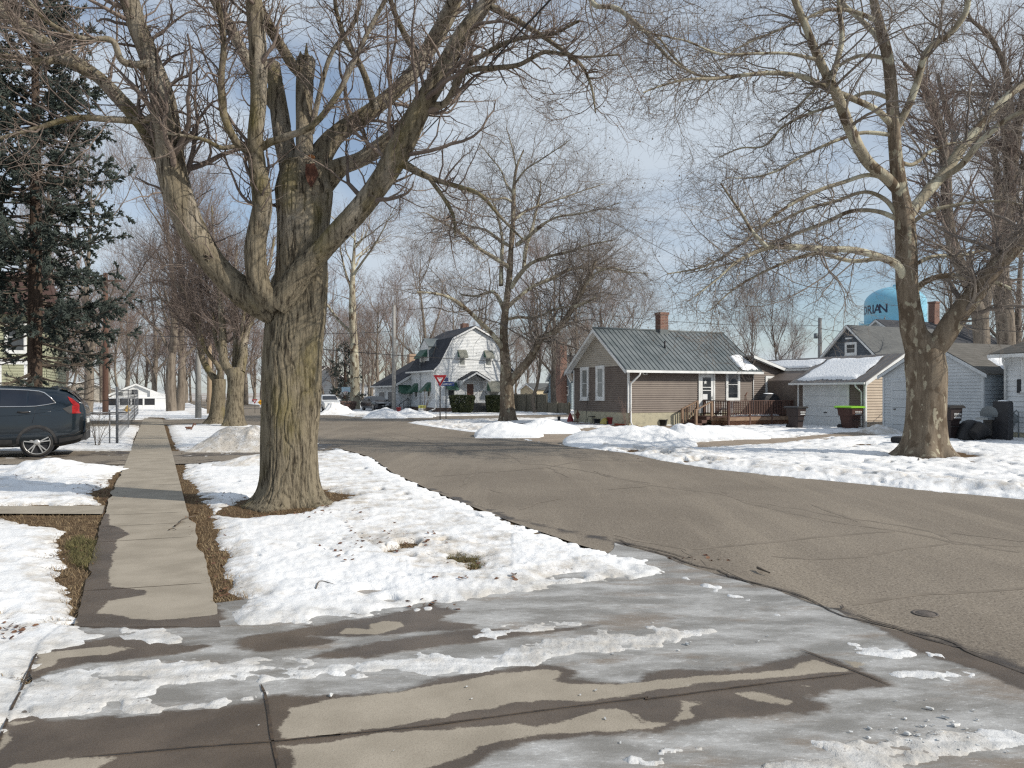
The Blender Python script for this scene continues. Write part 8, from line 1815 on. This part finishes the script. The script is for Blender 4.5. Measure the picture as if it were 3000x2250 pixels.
M_YSIGN = mat('sign_pale_yellow', (.62, .60, .16), .5); t = simple('yard_sign', 1237, 62.5, 'yellow and white yard sign on wire legs before the white gambrel house', 'yard sign', 0, .05); b = MB(); b.box(-.30, .30, -.008, .0, .38, .62); b.build('top_panel', M_YSIGN, t); b = MB(); b.box(-.30, .30, -.008, 0, .15, .378); b.build('lower_panel', M_SGW, t)
b = MB(); b.box(-.22, .2, -.012, -.0085, .47, .54); b.box(-.2, .1, -.012, -.0085, .42, .445); b.build('lettering_band', mat('olive_print', (.16, .17, .03), .6), t); b = MB(); b.box(-.24, .22, -.012, -.0085, .28, .33); b.build('grey_band', M_STEEL, t); b = MB(); b.tube([(-.2, 0, 0), (-.2, 0, .6)], .006, 4); b.tube([(.2, 0, 0), (.2, 0, .6)], .006, 4); b.build('wire_legs', M_WIRE, t)
M_REDP = mat('red_plastic', (.20, .018, .022), .5, (.26, .03, .03), 6); M_ORNG = mat('terracotta_red', (.34, .075, .04), .7, (.42, .11, .06), 6)
def pot(name, px, Y, label, r, h_, m, z=0.0, cat='pot', soil=True):
    t = simple(name, px, Y, label, cat, z); b = MB(); b.lathe([(r * .72, 0), (r * .95, h_ * .86), (r * 1.06, h_ * .86), (r * 1.06, h_), (r * .92, h_), (r * .88, h_ * .8)], 18, cap=False); b.face([(r * .72 * math.cos(a), r * .72 * math.sin(a), .004) for a in np.linspace(0, 6.28, 18, endpoint=False)]); b.build('pot', m, t)
    if soil: b = MB(); b.face([(r * .88 * math.cos(a), r * .88 * math.sin(a), h_ * .8) for a in np.linspace(0, 6.28, 18, endpoint=False)]); b.build('soil', M_LAWN, t)
    return t
t = pot('bucket', 1168, 65.5, 'dark red bucket beside the pole at the white house', .22, .40, M_REDP, 0, 'bucket'); b = MB(); b.tube([(.23 * math.cos(a), 0, .38 + .16 * math.sin(a)) for a in np.linspace(0, 3.14, 10)], .012, 5); b.build('handle', M_WIRE, t)
def iron_chair(px, Y, rz, label):
    t = simple('iron_chair', px, Y, label, 'chair', 0, rz); b = MB(); b.lathe([(.23, .42), (.23, .45), (.01, .455)], 16); b.build('seat', M_WROUGHT, t); b = MB(); b.tube([(-.2, .2, .44), (-.22, .27, .85), (-.1, .30, .98), (.1, .30, .98), (.22, .27, .85), (.2, .2, .44)], .016, 6); b.tube([(-.1, .22, .45), (.02, .29, .95)], .01, 5); b.tube([(.1, .22, .45), (-.02, .29, .95)], .01, 5); b.build('backrest', M_WROUGHT, t)
    for sx in (-1, 1):
        for sy in (-1, 1): b = MB(); b.tube([(sx * .18, sy * .18, .43), (sx * .23, sy * .23, 0)], .014, 6); b.build('leg', M_WROUGHT, t)
iron_chair(1112, 66.5, 2.4, 'black iron garden chair, nearer the black sedan'); iron_chair(1133, 67.5, .3, 'black iron garden chair, nearer the utility pole')
t = simple('iron_table', 1121, 67.0, 'small black iron table between the two garden chairs', 'table'); b = MB(); b.lathe([(.40, .66), (.40, .69), (.01, .695)], 20); b.build('top', M_WROUGHT, t); b = MB()
for k in range(3): a = k * 2.09; b.tube([(.1 * math.cos(a), .1 * math.sin(a), .66), (.32 * math.cos(a), .32 * math.sin(a), 0)], .016, 6)
b.build('legs', M_WROUGHT, t)
t = simple('iron_bench', 1192, 66.5, 'black iron glider frame by the side door of the white house', 'bench', 0, .3); b = MB(); b.tube([(-.3, 0, 0), (-.3, 0, .95), (.3, 0, .95), (.3, 0, 0)], .02, 6); b.tube([(-.3, -.3, .4), (.3, -.3, .4)], .02, 6); b.build('frame', M_WROUGHT, t); b = MB()
for z in (.45, .6, .75): b.tube([(-.3, 0, z), (.3, 0, z)], .014, 6)
b.tube([(-.25, 0, .1), (.25, -.25, .4)], .014, 6); b.build('slats', M_WROUGHT, t)
# by the brown house gable
pot('plant_pot', 1600 + .1808 * 830, 40.6, 'dark pot by the cream foundation under the second gable window', .21, .30, M_PLBLK); pot('plant_pot', 1600 + .1808 * 1066, 39.6, 'dark red pot near the corner of the brown house', .26, .42, M_REDP); pot('plant_pot', 1600 + .1808 * 1898, 38.9, 'black bucket standing against the long sunlit foundation', .22, .33, M_PLBLK, .0)
t = simple('garden_hat', 1600 + .1808 * 955, 39.8, 'yellow rounded garden ornament between two pots', 'ornament'); b = MB(); b.lathe([(.26, 0), (.27, .12), (.20, .28), (.10, .36), (.01, .38)], 18); b.build('dome', mat('dull_yellow', (.45, .36, .08), .6, (.5, .42, .13), 8), t); b = MB(); b.lathe([(.09, -.03), (.10, 0), (.04, .02)], 12, (0, 0, 0), lambda p: (.12 + p[0], -.25 + p[2] * -1, .13 + p[1])); b.build('eye', M_PLBLK, t); t.name = 'garden_ornament'
t = simple('tray', 1600 + .1808 * 1225, 38.6, 'flat orange-red planter tray on the snowy step', 'planter'); b = MB(); b.lathe([(.30, 0), (.38, .10), (.40, .10), (.40, .13), (.35, .13), (.30, .05), (.01, .04)], 20); b.build('bowl', M_ORNG, t)
t = simple('garden_chair', 1600 + .1808 * 745, 41.0, 'tall-backed black wire garden chair against the gable wall', 'chair', 0, TURN - 1.3); b = MB(); b.lathe([(.20, .40), (.20, .43), (.01, .435)], 14); b.build('seat', M_WROUGHT, t); b = MB(); b.tube([(-.18, .18, .42), (-.2, .24, .95), (0, .27, 1.18), (.2, .24, .95), (.18, .18, .42)], .014, 6)
for k in (-.1, 0, .1): b.tube([(k, .2, .44), (k, .25, 1.1)], .009, 5)
b.build('backrest', M_WROUGHT, t)
for sx in (-1, 1):
    for sy in (-1, 1): b = MB(); b.tube([(sx * .15, sy * .15, .41), (sx * .2, sy * .2, 0)], .012, 6); b.build('leg', M_WROUGHT, t)
t = simple('leaf_stake', 1600 + .1808 * 510, 41.6, 'rusty leaf-shaped garden stake left of the wire chair', 'ornament'); b = MB(); b.prism([(0, .22), (.10, .36), (.07, .40), (.15, .52), (.08, .56), (.05, .66), (0, .78), (-.05, .66), (-.08, .56), (-.15, .52), (-.07, .40), (-.10, .36)], lambda a, z: (a, -.008, z), lambda a, z: (a, .008, z)); b.build('leaf', M_RUST, t); b = MB(); b.tube([(0, 0, 0), (0, 0, .25)], .012, 5); b.build('rod', M_RUST, t)
t = simple('shepherd_hook', 1600 + .1808 * 640, 41.2, 'thin leaning iron rod in front of the gable wall', 'plant hook'); b = MB(); b.tube([(0, 0, 0), (.04, 0, .5), (.13, 0, 1.5), (.15, 0, 1.62), (.20, 0, 1.66), (.24, 0, 1.62), (.23, 0, 1.56)], .011, 6); b.tube([(.02, 0, .25), (.1, 0, .25)], .01, 5); b.build('rod', M_WIRE, t)
t = simple('lantern', 1600 + .1808 * 208, 43.5, 'small dark garden lantern at the end of the flower bed', 'lantern'); b = MB(); b.lathe([(.09, 0), (.10, .03), (.08, .05), (.08, .22), (.11, .24), (.06, .32), (.015, .35), (.015, .38)], 10); b.build('body', M_PLBLK, t); b = MB(); b.tube([(-.08, 0, .26), (-.09, 0, .40), (0, 0, .45), (.09, 0, .40), (.08, 0, .26)], .008, 5); b.build('handle', M_WIRE, t)
t = simple('gnome_ornament', 1600 + .1808 * 392, 42.6, 'dark red pointed garden ornament near the left house corner', 'ornament'); b = MB(); b.lathe([(.17, 0), (.19, .10), (.15, .26), (.10, .38), (.05, .50), (.01, .56)], 14); b.build('cone', M_REDP, t); b = MB(); b.lathe([(.24, 0), (.26, .05), (.20, .08), (.01, .08)], 14, (.28, -.05, 0)); b.build('base', M_RUST, t); t.name = 'garden_ornament'
b = MB(); P_ = [(*gp(px, py), .03) for px, py in ((1640, 1243), (1700, 1243), (1770, 1247), (1850, 1254), (1866, 1250))]; b.tube(P_, .05, 6); o = b.build('bed_edging', M_RUST); tag(o, 'low brown edging around the flower bed by the brown house', 'edging')

# ------------------------------------------------------------------ squirrel
x, y = gp(556, 1262); t = empty('squirrel', (x, y, snow_at(x, y)), rad(6), 'small rusty-brown squirrel with curled tail crossing the snow', 'squirrel')
V = [(0, 0, .13), (-.07, 0, .125), (-.13, 0, .14), (-.175, 0, .165), (-.215, 0, .155), (.06, 0, .125), (.10, 0, .14), (.13, 0, .20), (.155, 0, .27), (.195, 0, .31), (.235, 0, .285), (.25, 0, .23),
     (-.12, .035, .08), (-.135, .037, .01), (-.12, -.035, .08), (-.135, -.037, .01), (.05, .045, .09), (.085, .05, .045), (.045, .05, .008), (.05, -.045, .09), (.085, -.05, .045), (.045, -.05, .008), (-.165, .022, .20), (-.165, -.022, .20)]
E = [(0, 1), (1, 2), (2, 3), (3, 4), (0, 5), (5, 6), (6, 7), (7, 8), (8, 9), (9, 10), (10, 11), (2, 12), (12, 13), (2, 14), (14, 15), (5, 16), (16, 17), (17, 18), (5, 19), (19, 20), (20, 21), (3, 22), (3, 23)]
Rr = [.064, .058, .045, .034, .012, .055, .025, .035, .042, .045, .036, .010, .018, .010, .018, .010, .034, .018, .012, .034, .018, .012, .008, .008]
V = [(a, b_, z * .72 if i < 7 or i > 21 else (z - .035 if i < 12 else z * .68)) for i, (a, b_, z) in enumerate(V)]
me = bpy.data.meshes.new('body'); me.from_pydata(V, E, []); o = bpy.data.objects.new('body', me); COL.objects.link(o); o.parent = t
M_FUR = mat('squirrel_fur', (0.10, 0.042, 0.026), .95, (0.17, 0.085, 0.055), 25); me.materials.append(M_FUR)
md = o.modifiers.new('skin', 'SKIN'); sv = me.skin_vertices[0].data
for i, r in enumerate(Rr): sv[i].radius = (r, r)
sv[0].use_root = True; o.modifiers.new('sub', 'SUBSURF').levels = 2; o.modifiers['sub'].render_levels = 2
b = MB()
for sg_ in (1, -1): b.lathe([(.001, -.008), (.008, 0), (.001, .008)], 8, (-.195, sg_ * .026, .126))
b.build('eyes', M_DARK, t)
